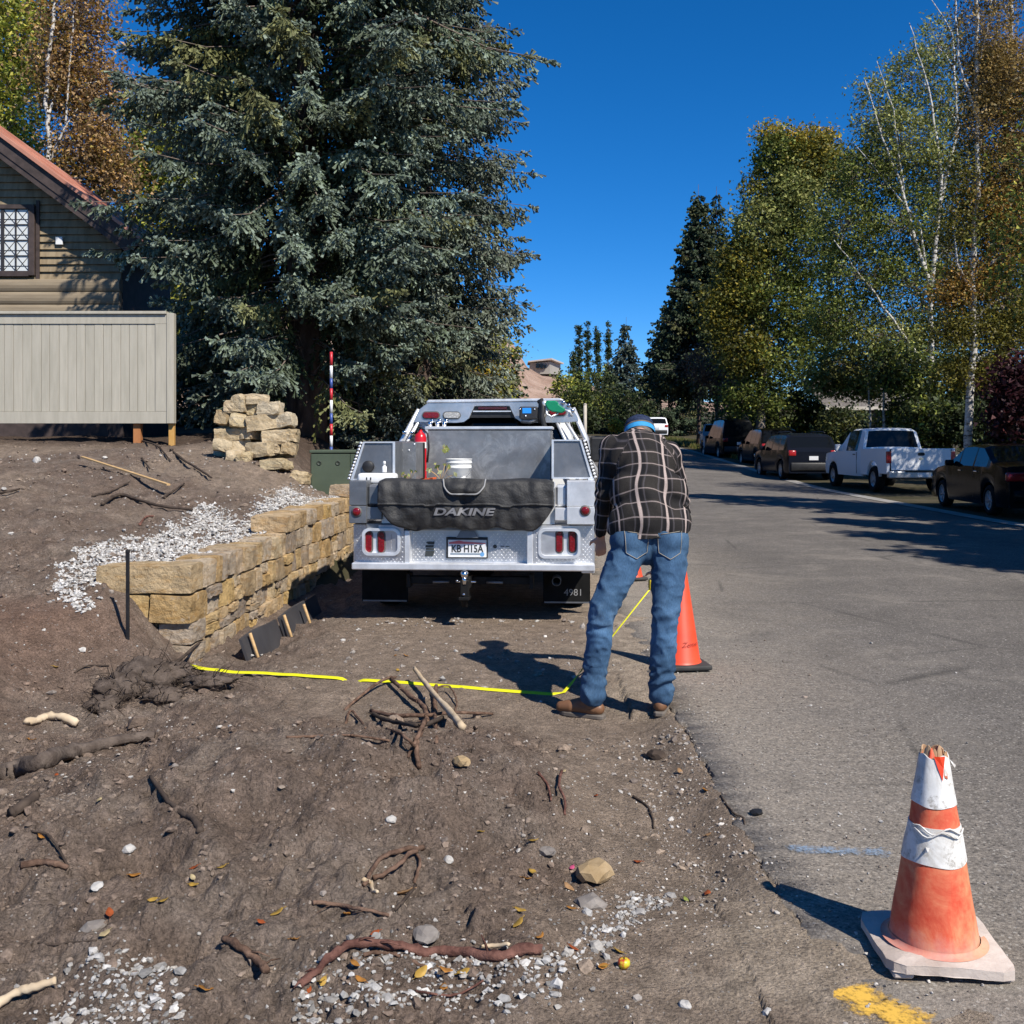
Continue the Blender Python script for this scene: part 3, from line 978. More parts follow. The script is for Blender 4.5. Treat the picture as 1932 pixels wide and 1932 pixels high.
# ------------------------------------------------------------------ green utility cabinet and marker pole
MAT_UGREEN = mat('cabinet_green', (.060, .080, .052), (.075, .098, .064), 3, .55, 0, .08, 60, .002, .4)
MAT_UDARK = NT('cabinet_dark').out((.03, .04, .028), .6)
def build_cabinet():
 Y = 13.7
 x0, z0, z1 = wx(585, Y), wz(933, Y), wz(851, Y)
 T = thing('utility_cabinet', 'dark green metal utility cabinet on the ground above the stone wall', 'cabinet', (x0, Y, z0))
 h = z1 - z0; w = 1.02
 part('body', MB().box(0, w, .02, .8, -.2, h - .03, .012), MAT_UGREEN, T)
 part('lid', MB().box(-.012, w + .012, -.0, .82, h - .028, h + .012, .008), MAT_UGREEN, T)
 part('door', MB().box(.012, .53, .004, .019, -.04, h - .04, .004), MAT_UGREEN, T)
 part('door', MB().box(.536, w - .01, .004, .019, -.04, h - .04, .004), MAT_UGREEN, T)
 for x in (.12, .37):
  b = MB(); M_ = Matrix.Translation((x, .003, h - .16)) @ Matrix.Rotation(R(90), 4, 'X')
  b.lathe([(.034, -.002), (.034, .004), (.022, .006), (.02, .002)], 14, M_)
  part('lock', b, MAT_UDARK, T)
build_cabinet()
MAT_PRED = NT('pole_red').out((.55, .03, .04), .4); MAT_PBLUE = NT('pole_blue').out((.05, .09, .30), .4); MAT_PWHT = NT('pole_white').out((.72, .72, .72), .4)
def build_pole():
 Y = 14.75
 x = wx(625, Y); zb = float(gz(x, Y)); zt = wz(664, Y); zc = wz(853, Y)
 T = thing('marker_pole', 'slim red, white and blue striped marker pole behind the green cabinet', 'pole', (x, Y, zb))
 segs = [(664, 690, 'r'), (690, 714, 'w'), (714, 733, 'b'), (733, 755, 'r'), (755, 780, 'w'), (780, 800, 'b'), (800, 822, 'r'), (822, 843, 'w'), (843, 870, 'b')]
 for v0, v1, k in segs:
  a, b = wz(v1, Y) - zb, wz(v0, Y) - zb
  part('band', MB().tube([(0, 0, a), (0, 0, b)], .021, 10, True), {'r': MAT_PRED, 'w': MAT_PWHT, 'b': MAT_PBLUE}[k], T)
 part('shaft', MB().tube([(0, 0, -.3), (0, 0, wz(870, Y) - zb)], .020, 10), MAT_PWHT, T)
build_pole()

# ------------------------------------------------------------------ steel stake, drain boards, lath
MAT_STAKE = mat('dark_steel', (.022, .022, .024), (.04, .038, .038), 20, .5, .6, .2, 80, .002)
def build_stake():
 p = pix(241, 1208)
 zt = wz(1038, p.y)
 T = thing('steel_stake', 'thin dark steel stake driven in before the end of the stone wall', 'stake', p)
 part('shaft', MB().box(-.0115, .0115, -.008, .008, -.3, zt - p.z, .002), MAT_STAKE, T)
 part('head', MB().box(-.014, .014, -.011, .011, zt - p.z - .02, zt - p.z + .003, .003), MAT_STAKE, T)
build_stake()
MAT_BOARD = mat('black_edging', (.035, .034, .038), (.055, .054, .058), 3, .55, 0, .2, 20, .005, .4)
MAT_LATH = mat('pine_lath', (.42, .27, .12), (.55, .37, .19), 10, .75, 0, .2, 60, .002, .2, stretch=(1, 1, 8))
def build_boards():
 pts = [((-1.97, 7.72), (-1.885, 8.50)), ((-1.875, 8.58), (-1.80, 9.75))]
 labs = ['near black edging board standing along the foot of the stone wall', 'far black edging board in line along the wall foot, partly shaded by the truck']
 for (a, b), lab in zip(pts, labs):
  za, zb_ = float(gz(*a)), float(gz(*b))
  mb = MB()
  n = 6
  for i in range(n):
   t0, t1 = i / n, (i + 1) / n
   def P(t, h, s): return (a[0] + (b[0] - a[0]) * t - h * .35 + s, a[1] + (b[1] - a[1]) * t, -.09 + (za + (zb_ - za) * t) + h + .012 * math.sin(t * 5))
   mb.hexa([P(t0, 0, 0), P(t0, 0, .022), P(t0, .25, .022), P(t0, .25, 0)], [P(t1, 0, 0), P(t1, 0, .022), P(t1, .25, .022), P(t1, .25, 0)])
  tag(link('edging_board', mb.mesh('edging_board'), MAT_BOARD), lab, 'edging board', 'black edging boards at the wall foot')
 for (x, y, lab) in ((-1.925, 7.80, 'pale wooden stake at the near end of the black edging boards'), (-1.83, 8.54, 'pale wooden stake between the two black edging boards'), (-1.77, 9.05, 'reddish wooden stake leaning on the far black edging board')):
  z = float(gz(x, y))
  mb = MB().tube([(x + .03, y, z - .1), (x - .07, y + .02, z + .18)], .014, 4)
  tag(link('wooden_stake', mb.mesh('wooden_stake'), MAT_LATH), lab, 'stake', 'small stakes at the edging boards')
build_boards()
def build_lath():
 a, b = pix(155, 880, .03), pix(318, 936, .04)
 for k_ in range(1, 20):
  q = a.lerp(b, k_ / 20); d_ = gz(q.x, q.y) + .015 - q.z
  if d_ > 0: a.z += d_; b.z += d_
 mb = MB()
 d = (b - a).normalized(); s = d.cross(Vector((0, 0, 1))).normalized() * .022; u = Vector((0, 0, .009))
 mb.hexa([a - s - u, a + s - u, a + s + u, a - s + u], [b - s - u, b + s - u, b + s + u, b - s + u])
 tag(link('wooden_lath', mb.mesh('wooden_lath'), MAT_LATH), 'long thin yellowish wooden lath lying on the soil slope below the fence', 'lath')
build_lath()

# ================================================================== THE FLATBED TRUCK
def metal(name, c, rough, metallic, vary=.12, stains=0.0, bump=.08):
 t = NT(name)
 co = t.coord('Object')
 v = t.ramp(t.noise(co, 5, 6, .65), [(.3, 1 - vary), (.7, 1 + vary)])
 col = t.mix(1.0, c, v, 'MULTIPLY')
 rg = t.ramp(t.noise(co, 9, 5, .6), [(.3, rough - .08), (.7, rough + .1)])
 if stains:
  s = t.ramp(t.noise(co, 3.2, 7, .75, 1.0), [(.52, 0), (.66, 1)])
  col = t.mix(t.math('MULTIPLY', s, stains), col, (.62, .62, .60))
  d = t.ramp(t.noise(co, 2.1, 6, .7), [(.50, 0), (.75, 1)])
  col = t.mix(t.math('MULTIPLY', d, .35), col, (.12, .115, .11))
 return t.out(col, rg, t.bump(t.noise(co, 40, 4), bump, .002), metallic, .5)
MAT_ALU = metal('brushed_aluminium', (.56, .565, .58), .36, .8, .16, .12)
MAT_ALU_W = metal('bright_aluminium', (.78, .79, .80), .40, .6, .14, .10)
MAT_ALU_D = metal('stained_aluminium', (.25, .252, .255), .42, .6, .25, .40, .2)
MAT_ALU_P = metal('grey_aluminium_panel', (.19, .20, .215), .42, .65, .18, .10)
MAT_TRUCKWHITE = NT('white_truck_paint').out((.78, .79, .80), .25, None, 0, .5)
MAT_BLACK = mat('black_plastic', (.012, .012, .013), (.022, .022, .023), 12, .5, 0, .1, 60, .002, .4)
MAT_RUBBER = mat('tyre_rubber', (.008, .008, .008), (.018, .017, .016), 14, .85, 0, .2, 50, .004, .15)
MAT_CHASSIS = mat('chassis_black', (.006, .006, .006), (.016, .015, .014), 10, .6, .2, .2, 40, .003, .25)
MAT_CHROME = NT('chrome').out((.75, .75, .76), .12, None, 1.0)
def lens(name, c, r=.18):
 t = NT(name)
 co = t.coord('Object')
 v = t.ramp(t.vor(co, 60, 'F1', 'Distance'), [(.0, 1.35), (.5, .7)])
 return t.out(t.mix(1.0, c, v, 'MULTIPLY'), r, t.bump(t.vor(co, 60), .4, .003), 0, .6)
MAT_RED = lens('red_lens', (.20, .006, .012))
MAT_CLEAR = lens('clear_lens', (.45, .44, .42))
MAT_DRED = lens('dark_red_lens', (.06, .008, .01))

TX0, TY0, TYAW = -.355, 8.65, R(3.5)
def tl(zx, zy, y):
 """photo position (in the truck crop) at distance y ahead of the rear bumper -> truck-local x, z"""
 du, dv = 577.4 + .3218 * zx, 692.9 + .3218 * zy
 Y = TY0 + y
 return (du - CX) / FPX * Y - (TX0 + y * math.tan(TYAW)), CAMH - (dv - HOR) / FPX * Y
def tbox(mb, zx0, zy0, zx1, zy1, y0, y1, r=.004, ref=None):
 ref = y0 if ref is None else ref
 x0, z1 = tl(zx0, zy0, ref); x1, z0 = tl(zx1, zy1, ref)
 return mb.box(x0, x1, y0, y1, z0, z1, r)
def tpoly(pts, y): return [tl(a, b, y) for a, b in pts]
def stadium(cx, cz, w, h, n=8):
 r = min(w, h) / 2; pts = []
 vert = h >= w
 for q in range(n + 1):
  a = math.pi * q / n
  pts.append((cx + r * math.cos(a), cz + (h / 2 - r) + r * math.sin(a)) if vert else (cx + (w / 2 - r) + r * math.sin(a), cz + r * math.cos(a)))
 for q in range(n + 1):
  a = math.pi + math.pi * q / n
  pts.append((cx + r * math.cos(a), cz - (h / 2 - r) + r * math.sin(a)) if vert else (cx - (w / 2 - r) + r * math.sin(a), cz + r * math.cos(a)))
 return pts
def rrect(x0, x1, z0, z1, r, n=5):
 pts = []
 for cx, cz, a0 in ((x1 - r, z1 - r, 0), (x0 + r, z1 - r, 90), (x0 + r, z0 + r, 180), (x1 - r, z0 + r, 270)):
  for q in range(n + 1):
   a = R(a0 + 90 * q / n)
   pts.append((cx + r * math.cos(a), cz + r * math.sin(a)))
 return pts
def ring(mb, outer, inner, y0, y1):
 """a frame between two outlines of equal point count, facing -y"""
 n = len(outer)
 V = [(x, y0, z) for x, z in outer] + [(x, y0, z) for x, z in inner] + [(x, y1, z) for x, z in outer] + [(x, y1, z) for x, z in inner]
 Fc = []
 for i in range(n):
  j = (i + 1) % n
  Fc += [(i, n + i, n + j, j), (2 * n + i, i, j, 2 * n + j), (n + i, 3 * n + i, 3 * n + j, n + j), (2 * n + j, 3 * n + j, 3 * n + i, 2 * n + i)]
 return mb.add(V, Fc)

def treads(mb, x0, x1, z0, z1, y, pitch=.030, inside=lambda x, z: True):
 """raised lozenges of tread plate on a face turned to -y"""
 k = 0
 z = z0 + pitch / 2
 while z < z1:
  x = x0 + pitch / 2 + (pitch / 2 if k % 2 else 0)
  j = 0
  while x < x1:
   if inside(x, z):
    a = 1 if (k + j) % 2 else -1
    dx, dz = .0105 * .71, .0105 * .71 * a
    nx, nz = -dz * .38, dx * .38
    mb.add([(x - dx, y, z - dz), (x + nx, y, z + nz), (x + dx, y, z + dz), (x - nx, y, z - nz), (x, y - .004, z)],
                       [(0, 4, 1), (1, 4, 2), (2, 4, 3), (3, 4, 0)])
   x += pitch; j += 1
  z += pitch * .62; k += 1

def oval_light(parent, zx, zy, w, h, y, m, name):
 x, z = tl(zx, zy, y)
 g = MB(); g.prism(stadium(x, z, w + .022, h + .022), y - .006, y + .02)
 gr = part(name, g, MAT_BLACK_G, parent)
 l = MB(); l.prism(stadium(x, z, w, h), y - .016, y - .004, .004)
 part('lens', l, m, gr)
 return gr
MAT_BLACK_G = NT('grey_grommet').out((.10, .10, .095), .6)

def wheel(parent, x, y, r, w, side, z=None, rimr=.62, rim_mat=None, spokes=6):
 """side = +1: outer face towards +x"""
 z = r if z is None else z
 M_ = Matrix.Translation((x, y, z)) @ Matrix.Rotation(R(90) * side, 4, 'Y')
 ty = MB()
 ty.lathe([(r * rimr, -w / 2), (r * .86, -w / 2), (r * .96, -w * .40), (r, -w * .28), (r, w * .28), (r * .96, w * .40), (r * .86, w / 2), (r * rimr, w / 2), (r * rimr * .97, w * .3), (r * rimr * .97, -w * .3)], 28, M_, True, False)
 wh = part('wheel', ty, MAT_RUBBER, parent)
 rm = MB()
 rm.lathe([(r * rimr, w * .42), (r * rimr * .94, w * .44), (r * rimr * .90, w * .25), (r * .22, w * .22), (r * .16, w * .34), (.001, w * .36)], 24, M_, True, False)
 for q in range(spokes):
  a = 2 * math.pi * q / spokes
  Ms = M_ @ Matrix.Rotation(a, 4, 'Z')
  rm.box(r * .15, r * rimr * .93, -r * .06, r * .06, w * .22, w * .36, .01, 1, Ms)
 part('rim', rm, rim_mat or MAT_ALU, wh)
 return wh

def build_truck():
 T = thing('flatbed_truck', 'white pickup truck with an aluminium flatbed, seen from behind beside the stone wall', 'truck', (TX0, TY0, 0), -TYAW)
 BL = 2.32                                          # flatbed length
 # ---------------- rear bumper in three tread-plate sections
 xm0, zm1 = tl(600, 955, .1); xm1, zm0 = tl(1300, 1165, .1)
 mid = part('bumper_plate', MB().box(xm0, xm1, .10, .13, zm0, zm1, .003), MAT_ALU, T)
 lx0, lz1 = tl(822, 995, .1); lx1, lz0 = tl(1066, 1120, .1)
 tr = MB(); treads(tr, xm0 + .005, xm1 - .01, zm0 + .01, zm1 - .01, .0995, .036, lambda x, z: not (lx0 - .02 < x < lx1 + .02 and z > lz0 - .01))
 part('tread_plate', tr, MAT_ALU_W, mid, kind='stuff')
 for name, zx0, zx1, out in (('left', 255, 572, -1), ('right', 1330, 1692, 1)):
  x0, z1 = tl(zx0, 928, .0); x1, z0 = tl(zx1, 1170, .0)
  yo, yi = (.10, .0) if out < 0 else (.0, .10)          # the corners sweep forward at the outer ends
  s = part('bumper_corner', MB().hexa([(x0, yo, z0), (x1, yi, z0), (x1, yi, z1), (x0, yo, z1)], [(x0, yo + .3, z0), (x1, yi + .3, z0), (x1, yi + .3, z1), (x0, yo + .3, z1)], .004), MAT_ALU, T)
  def face_y(x, x0=x0, x1=x1, yo=yo, yi=yi): return yo + (yi - yo) * (x - x0) / (x1 - x0)
  if out < 0: bz = (322, 947, 548, 1108)
  else: bz = (1362, 943, 1608, 1118)
  a0, b1 = tl(bz[0], bz[1], .0); a1, b0 = tl(bz[2], bz[3], .0)
  yb = min(face_y(a0), face_y(a1)) - .012
  trd = MB()
  tmp = MB(); treads(tmp, x0 + .015, x1 - .015, z0 + .02, z1 - .015, 0, .034, lambda x, z: not (a0 - .012 < x < a1 + .012 and b0 - .012 < z < b1 + .012))
  tmp.v = [(x, y + face_y(x) - .0005, z) for x, y, z in tmp.v]
  part('tread_plate', tmp, MAT_ALU_W, s, kind='stuff')
  bezel = MB()
  ring(bezel, rrect(a0, a1, b0, b1, .055), rrect(a0 + .022, a1 - .022, b0 + .022, b1 - .022, .045), yb, yb + .11)
  bzo = part('light_bezel', bezel, MAT_ALU_W, T)
  part('bezel_plate', MB().prism(rrect(a0 + .02, a1 - .02, b0 + .02, b1 - .02, .045), yb + .05, yb + .07), MAT_ALU_W, bzo)
  lights = ((362, 1028, MAT_RED, 'tail_light'), (437, 1028, MAT_RED, 'tail_light'), (512, 1028, MAT_CLEAR, 'reverse_light')) if out < 0 else ((1403, 1030, MAT_CLEAR, 'reverse_light'), (1484, 1020, MAT_RED, 'tail_light'), (1560, 1018, MAT_RED, 'tail_light'))
  for zx, zy, m, nm in lights:
   oval_light(T, zx, zy, .052, .175, yb + .045, m, nm)
 for zx0, zx1 in ((574, 606), (1296, 1330)):
  mb = MB(); tbox(mb, zx0, 958, zx1, 1165, -.004, .13, .004, 0); part('bumper_trim', mb, MAT_ALU_W, T)
 lip = MB(); tbox(lip, 262, 1150, 1692, 1190, -.025, .12, .008, 0)
 part('bumper_lip', lip, MAT_ALU_W, T)
 x, z = tl(1655, 1178, 0)
 part('step_bracket', MB().box(x - .06, x + .05, .0, .2, z - .035, z + .015, .006), MAT_ALU_W, T)
 # plate recess, number plate, marks on the tread plate
 part('plate_box', MB().box(lx0, lx1, .085, .11, lz0, lz1, .003), MAT_BLACK, T)
 px0, pz1 = tl(832, 1012, .08); px1, pz0 = tl(1058, 1114, .08)
 pl = part('number_plate', MB().box(px0, px1, .078, .084, pz0, pz1, .002), MAT_PLATE, T)
 cx, cz = (px0 + px1) / 2, (pz0 + pz1) / 2
 W_, H_ = px1 - px0, pz1 - pz0
 part('plate_band', MB().prism([(px0 + .008, pz1 - .022), (cx - .07, pz1 - .006), (cx - .03, pz1 - .014), (cx + .05, pz1 - .02), (px1 - .008, pz1 - .026), (px1 - .008, pz1 - .034), (px0 + .008, pz1 - .034)], .0765, .0785), MAT_PRED2, pl)
 part('plate_stripe', MB().box(px0 + .02, px1 - .04, .0765, .0785, pz0 + .022, pz0 + .034), MAT_PBLUE2, pl)
 part('plate_badge', MB().prism(stadium(px1 - .035, pz0 + .026, .036, .036), .0755, .0785), MAT_PBLUE3, pl)
 tm = text_mesh('KB H15A', .088, 0, .80, .0006, .002)
 tm.transform(Matrix.Translation((cx, .0768, cz - .004)) @ STAND)
 part('plate_number', tm, MAT_INK, pl)
 # striped maker's mark, round sticker and two dashes
 mk = MB()
 def q4(pts): mk.prism(tpoly(pts, .096), .0955, .0995)
 q4([(702, 1030), (708, 1023), (752, 1023), (750, 1040), (716, 1040)])
 q4([(700, 1044), (748, 1044), (746, 1058), (698, 1058)]); q4([(702, 1062), (750, 1062), (748, 1074), (700, 1074)])
 q4([(700, 1078), (752, 1078), (742, 1110), (694, 1110)])
 part('maker_mark', mk, MAT_INK, T)
 mk2 = MB(); xx, zz = tl(1108, 1050, .096); mk2.prism(stadium(xx, zz, .034, .034), .0955, .0995)
 for a in (1152, 1182):
  x0, z0 = tl(a - 11, 1049, .096); x1, _ = tl(a + 11, 1049, .096); mk2.box(x0, x1, .0955, .0995, z0 - .003, z0 + .003)
 part('sticker', mk2, MAT_INK, T)
 # sill between bumper and tailgate with the latch tab
 sill = MB(); tbox(sill, 345, 918, 1460, 957, .05, .30, .005, .05)
 part('tailgate_sill', sill, MAT_ALU_P, T)
 tab = MB(); tab.prism(tpoly([(880, 1000), (905, 958), (985, 958), (1010, 1000)], .03), .028, .05)
 part('latch_tab', tab, MAT_ALU_P, T)
 # ---------------- rear corner posts with marker lights
 for zx0, zx1, zp, m in ((245, 348, (352, 436), MAT_ALU_P), (1528, 1692, (1462, 1530), MAT_ALU_W)):  # left post grey, right post bright: reflected light put into the metal tone
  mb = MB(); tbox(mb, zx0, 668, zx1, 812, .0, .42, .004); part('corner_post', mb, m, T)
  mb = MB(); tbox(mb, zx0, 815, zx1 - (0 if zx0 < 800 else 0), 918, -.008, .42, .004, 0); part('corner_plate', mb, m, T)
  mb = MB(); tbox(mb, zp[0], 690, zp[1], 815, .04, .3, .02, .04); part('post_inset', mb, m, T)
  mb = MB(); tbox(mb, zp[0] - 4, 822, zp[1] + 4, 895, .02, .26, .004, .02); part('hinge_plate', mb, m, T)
 for zx, zy in ((290, 850), (1635, 838)):
  x, z = tl(zx, zy, -.01)
  M_ = Matrix.Translation((x, -.008, z)) @ Matrix.Rotation(R(90), 4, 'X')
  g = part('marker_light', MB().lathe([(.046, -.004), (.046, .006), (.036, .012)], 20, M_), MAT_BLACK_G, T)
  part('lens', MB().lathe([(.036, .006), (.034, .016), (.022, .023), (.001, .025)], 20, M_), MAT_RED, g)
 # ---------------- deck, sides, tailgate
 xl, _ = tl(250, 900, 0); xr, _ = tl(1690, 900, 0)
 part('deck', MB().box(xl + .03, xr - .03, .26, BL, .80, .845, .004), MAT_ALU, T)
 for x0, x1 in ((xl, xl + .05), (xr - .05, xr)):
  arch = [(.3, .50), (.72, .50)] + [(1.10 + .46 * math.cos(a), .47 + .46 * math.sin(a)) for a in [math.pi - math.pi * q / 10 for q in range(11)]] + [(1.50, .50), (BL, .50), (BL, 1.23), (.3, 1.23)]
  arch = [(a, max(b, .47)) for a, b in arch]
  part('side_panel', MB().prism(arch, x0, x1, axis='x'), MAT_ALU_W, T)
 gate = MB(); tbox(gate, 436, 672, 1460, 950, .07, .12, .004, .07)
 part('tailgate', gate, MAT_ALU_W, T)
 # ---------------- side boxes that slope in towards the top
 yb = .36
 for pts, inner, sgn in (([(330, 436), (519, 436), (519, 664), (252, 664)], [(522, 441), (642, 441), (642, 662), (522, 662)], -1),
       ([(1440, 424), (1612, 424), (1682, 652), (1440, 652)], None, 1)):
  P = tpoly(pts, yb)
  b = part('side_box', MB().prism(P, yb, BL - .30, .004), MAT_ALU_P, T)
  fr = MB()
  c = (sum(p[0] for p in P) / 4, sum(p[1] for p in P) / 4)
  Q = [(c[0] + (p[0] - c[0]) * .88, c[1] + (p[1] - c[1]) * .93) for p in P]
  ring(fr, P, Q, yb - .014, yb + .0)
  part('box_frame', fr, MAT_ALU_W, b)
  # raised lugs of the sloping tread-plate flank
  e0, e1 = (P[0], P[3]) if sgn < 0 else (P[1], P[2])
  fl = MB()
  A = [(e0[0] + sgn * .004, e0[1]), (e0[0] + sgn * .05, e0[1] - .01), (e1[0] + sgn * .035, e1[1]), (e1[0] + sgn * .004, e1[1])]
  fl.prism(A, yb + .03, BL - .32)
  part('sloped_flank', fl, MAT_CHASSIS, b)
  lg = MB()
  for q in range(12):
   f = (q + .5) / 12
   x = e0[0] + (e1[0] - e0[0]) * f + sgn * .022; z = e0[1] + (e1[1] - e0[1]) * f
   lg.ball((x, yb + .022, z), (.017, .012, .015), 1)
   lg.ball((x - sgn * .022, yb + .026, z - .03), (.007, .008, .007), 1)
  part('rivet', lg, MAT_ALU_W, b, kind='stuff')
  if inner:
   I = tpoly(inner, .75)
   ib = part('inner_box', MB().prism(I, .75, BL - .35, .004), MAT_ALU_D, T)
   rv = MB()
   for zx, zy in ((535, 452), (558, 487), (600, 487), (632, 452)):
    x, z = tl(zx, zy, .745); rv.ball((x, .748, z), (.011, .006, .011), 1)
   part('rivet', rv, MAT_ALU_W, ib)
   x, z = tl(360, 583, yb)
   M_ = Matrix.Translation((x, yb, z)) @ Matrix.Rotation(R(90), 4, 'X')
   part('filler_cap', MB().lathe([(.052, 0), (.052, .025), (.044, .032), (.001, .033)], 18, M_), MAT_BLACK, b)
 # ---------------- fuel tank across the front of the bed
 yt = 1.55
 x0, z1 = tl(700, 366, yt); x1, _ = tl(1440, 366, yt)
 tk = part('fuel_tank', MB().box(x0, x1, yt, yt + .55, .846, z1, .012), MAT_ALU_D, T)
 part('tank_lid', MB().box(x0 - .012, x1 + .012, yt - .012, yt + .56, z1 + .003, z1 + .032, .006), MAT_ALU_W, tk)
 part('tank_edge', MB().box(x0 - .006, x0 + .022, yt - .008, yt, .85, z1, .003), MAT_ALU_W, tk)
 x, z = tl(690, 505, yt)
 part('tank_latch', MB().box(x - .02, x + .015, yt - .03, yt + .0, z - .06, z + .06, .006), MAT_ALU_W, tk)
 x0, z1_ = tl(640, 442, 1.2); x1_, _ = tl(700, 442, 1.2)
 part('side_shield', MB().box(x0, x1_ - .012, 1.2, 1.23, .846, z1_, .003), MAT_CHASSIS, tk)
 for zx in (715, 760, 800):
  x, z = tl(zx, 345, yt)
  part('tank_fitting', MB().tube([(x, yt + .12, z1 + .03), (x, yt + .12, z1 + .085)], .022, 8).ball((x + .02, yt + .12, z1 + .09), .026, 1), MAT_CHROME, tk)
 # ---------------- headache rack
 yr = BL
 hood = [(628, 322), (640, 285), (662, 245), (712, 207), (1505, 198), (1558, 240), (1588, 285), (1600, 318), (1500, 326), (1310, 326), (1262, 322), (1225, 298), (1192, 228), (988, 228), (955, 300), (925, 322), (880, 327)]
 rk = part('headache_rack', MB().prism(tpoly(hood, yr), yr, yr + .05, .004), MAT_ALU, T)
 cap = MB()
 cp = tpoly([(700, 210), (712, 190), (1490, 182), (1520, 200)], yr)
 cap.prism(cp, yr - .012, yr + .34, .01)
 part('rack_roof', cap, MAT_ALU_W, rk)
 for a, b, c in (((662, 248), (556, 438), (500, 640)), ((1562, 240), (1640, 418), (1690, 640))):
  pts = [tl(*p, yr + .03) for p in (a, b, c)]
  part('rack_leg', MB().tube([(p[0], yr + .03, p[1]) for p in pts[:2]] + [(pts[2][0], yr + .03, .84)], .034, 8, squash=.7), MAT_ALU_W, rk)
 for a, b in (((1470, 322), (1515, 420)), ((1525, 322), (1590, 425)), ((655, 322), (590, 440))):
  p, q = tl(*a, yr + .02), tl(*b, yr + .02)
  part('rack_bar', MB().tube([(p[0], yr + .02, p[1]), (q[0] + (q[0] - p[0]) * 2.2, yr + .02, q[1] + (q[1] - p[1]) * 2.2)], .020, 6), MAT_ALU_W, rk)
 for zx, zy in ((575, 382), (620, 384), (1508, 208), (1540, 225), (1562, 256)):
  x, z = tl(zx, zy, yr); part('rack_bolt', MB().ball((x, yr - .02, z), .026, 1), MAT_CHROME, rk)
 gm = part('window_guard', MB().prism(tpoly([(990, 230), (1190, 230), (1222, 296), (958, 296)], yr + .03), yr + .03, yr + .045), MAT_BLACK, rk)
 x0, z0 = tl(962, 258, yr); x1, z1 = tl(1218, 254, yr)
 part('guard_rail', MB().box(x0 + .03, x1 - .03, yr + .005, yr + .03, z0 - .006, z0 + .006), MAT_ALU_W, gm)
 x0, z1 = tl(1008, 233, yr); x1, z0 = tl(1178, 249, yr)
 part('brake_light', MB().box(x0, x1, yr - .004, yr + .02, z0, z1, .004), MAT_DRED, T)
 for zx, zy, m, nm in ((731, 281, MAT_RED, 'rack_light'), (853, 282, MAT_CLEAR, 'rack_light'), (1355, 282, MAT_CLEAR, 'rack_light'), (1475, 264, MAT_RED, 'rack_light')):
  oval_light(T, zx, zy, .175, .062, yr - .004, m, nm)
 # ---------------- cab
 ycab = BL + .14
 cl, cw, ct = 3.1, 1.98, 1.93
 car_body(T, ycab, 3.35, cw, [(0, 1.10), (.001, 1.24), (.10, 1.90), (.45, 1.95), (1.3, 1.94), (1.62, 1.88), (2.12, 1.32), (2.3, 1.26), (3.2, 1.20), (3.34, 1.05), (3.35, .7)], 1.22, .45,
             [(2.62, .40)], side_glass=[(.22, .66), (.74, 1.62)], wind=[(1.66, 2.1)], rear=[(.004, .09)], tumble=.30, m_body=MAT_TRUCKWHITE)
 for s in (-1, 1):
  x = s * 1.18
  mi = MB(); mi.box(x - .11, x + .11, ycab + 1.72, ycab + 1.80, 1.28, 1.60, .03, 2); mi.tube([(s * .95, ycab + 1.78, 1.40), (x, ycab + 1.78, 1.40)], .025, 6)
  part('side_mirror', mi, MAT_BLACK, T)
  wheel(T, s * .86, 1.10, .40, .25, s)
  wheel(T, s * .86, ycab + 2.62, .40, .25, s)
 # ---------------- underneath: frame, axle, hitch, exhaust, mud flaps
 for s in (-1, 1):
  part('frame_rail', MB().box(s * .45 - .04, s * .45 + .04, .25, ycab + 3.0, .50, .66), MAT_CHASSIS, T)
 part('rear_axle', MB().tube([(-.75, 1.1, .40), (.75, 1.1, .40)], .055, 10).ball((0, 1.1, .40), (.16, .17, .16), 2), MAT_CHASSIS, T)
 part('spare_carrier', MB().box(-.6, .6, .35, .75, .60, .70), MAT_CHASSIS, T)
 hx0, hz = tl(590, 1252, .12); hx1, _ = tl(1330, 1252, .12)
 part('hitch_tube', MB().box(hx0, hx1, .14, .205, hz - .034, hz + .034, .006).box(hx0 - .004, hx0 + .03, .10, .24, hz - .06, hz + .06, .003).box(hx1 - .03, hx1 + .004, .10, .24, hz - .06, hz + .06, .003), MAT_CHASSIS, T)
 x, z = tl(940, 1260, .0)
 hb = MB()
 hb.box(x - .040, x + .040, -.10, .16, z - .045, z + .050, .006)
 hb.box(x - .036, x + .036, -.16, -.09, z - .11, z + .035, .006)
 hb.box(x - .045, x + .045, -.20, -.06, z - .125, z - .10, .004)
 hm = part('ball_mount', hb, MAT_CHASSIS, T)
 ball = MB(); ball.ball((x, -.15, z + .085), .034, 2); ball.tube([(x, -.15, z + .0), (x, -.15, z + .07)], .02, 8)
 part('tow_ball', ball, MAT_CHROME, hm)
 low = MB(); low.ball((x + .0, -.13, z - .06), .030, 2); low.tube([(x, -.13, z - .185), (x, -.13, z - .07)], .024, 8)
 part('tow_ball', low, MAT_CHASSIS, hm)
 pin = MB(); pin.tube([(x - .075, .02, z), (x + .08, .02, z)], .009, 6); pin.ball((x - .08, .02, z + .006), .015, 1); pin.ball((x - .004, -.165, z - .08), .015, 1)
 part('hitch_pin', pin, MAT_CHROME, hm)
 for dx in (-1, 1):
  part('safety_ring', MB().tube([(x + dx * .16, .12, hz - .01), (x + dx * .30, .11, hz - .012)], .012, 6), MAT_ALU_P, hm)
 x, z = tl(1470, 1252, .55)
 M_ = Matrix.Translation((x, .40, z + .02)) @ Matrix.Rotation(R(90), 4, 'X')
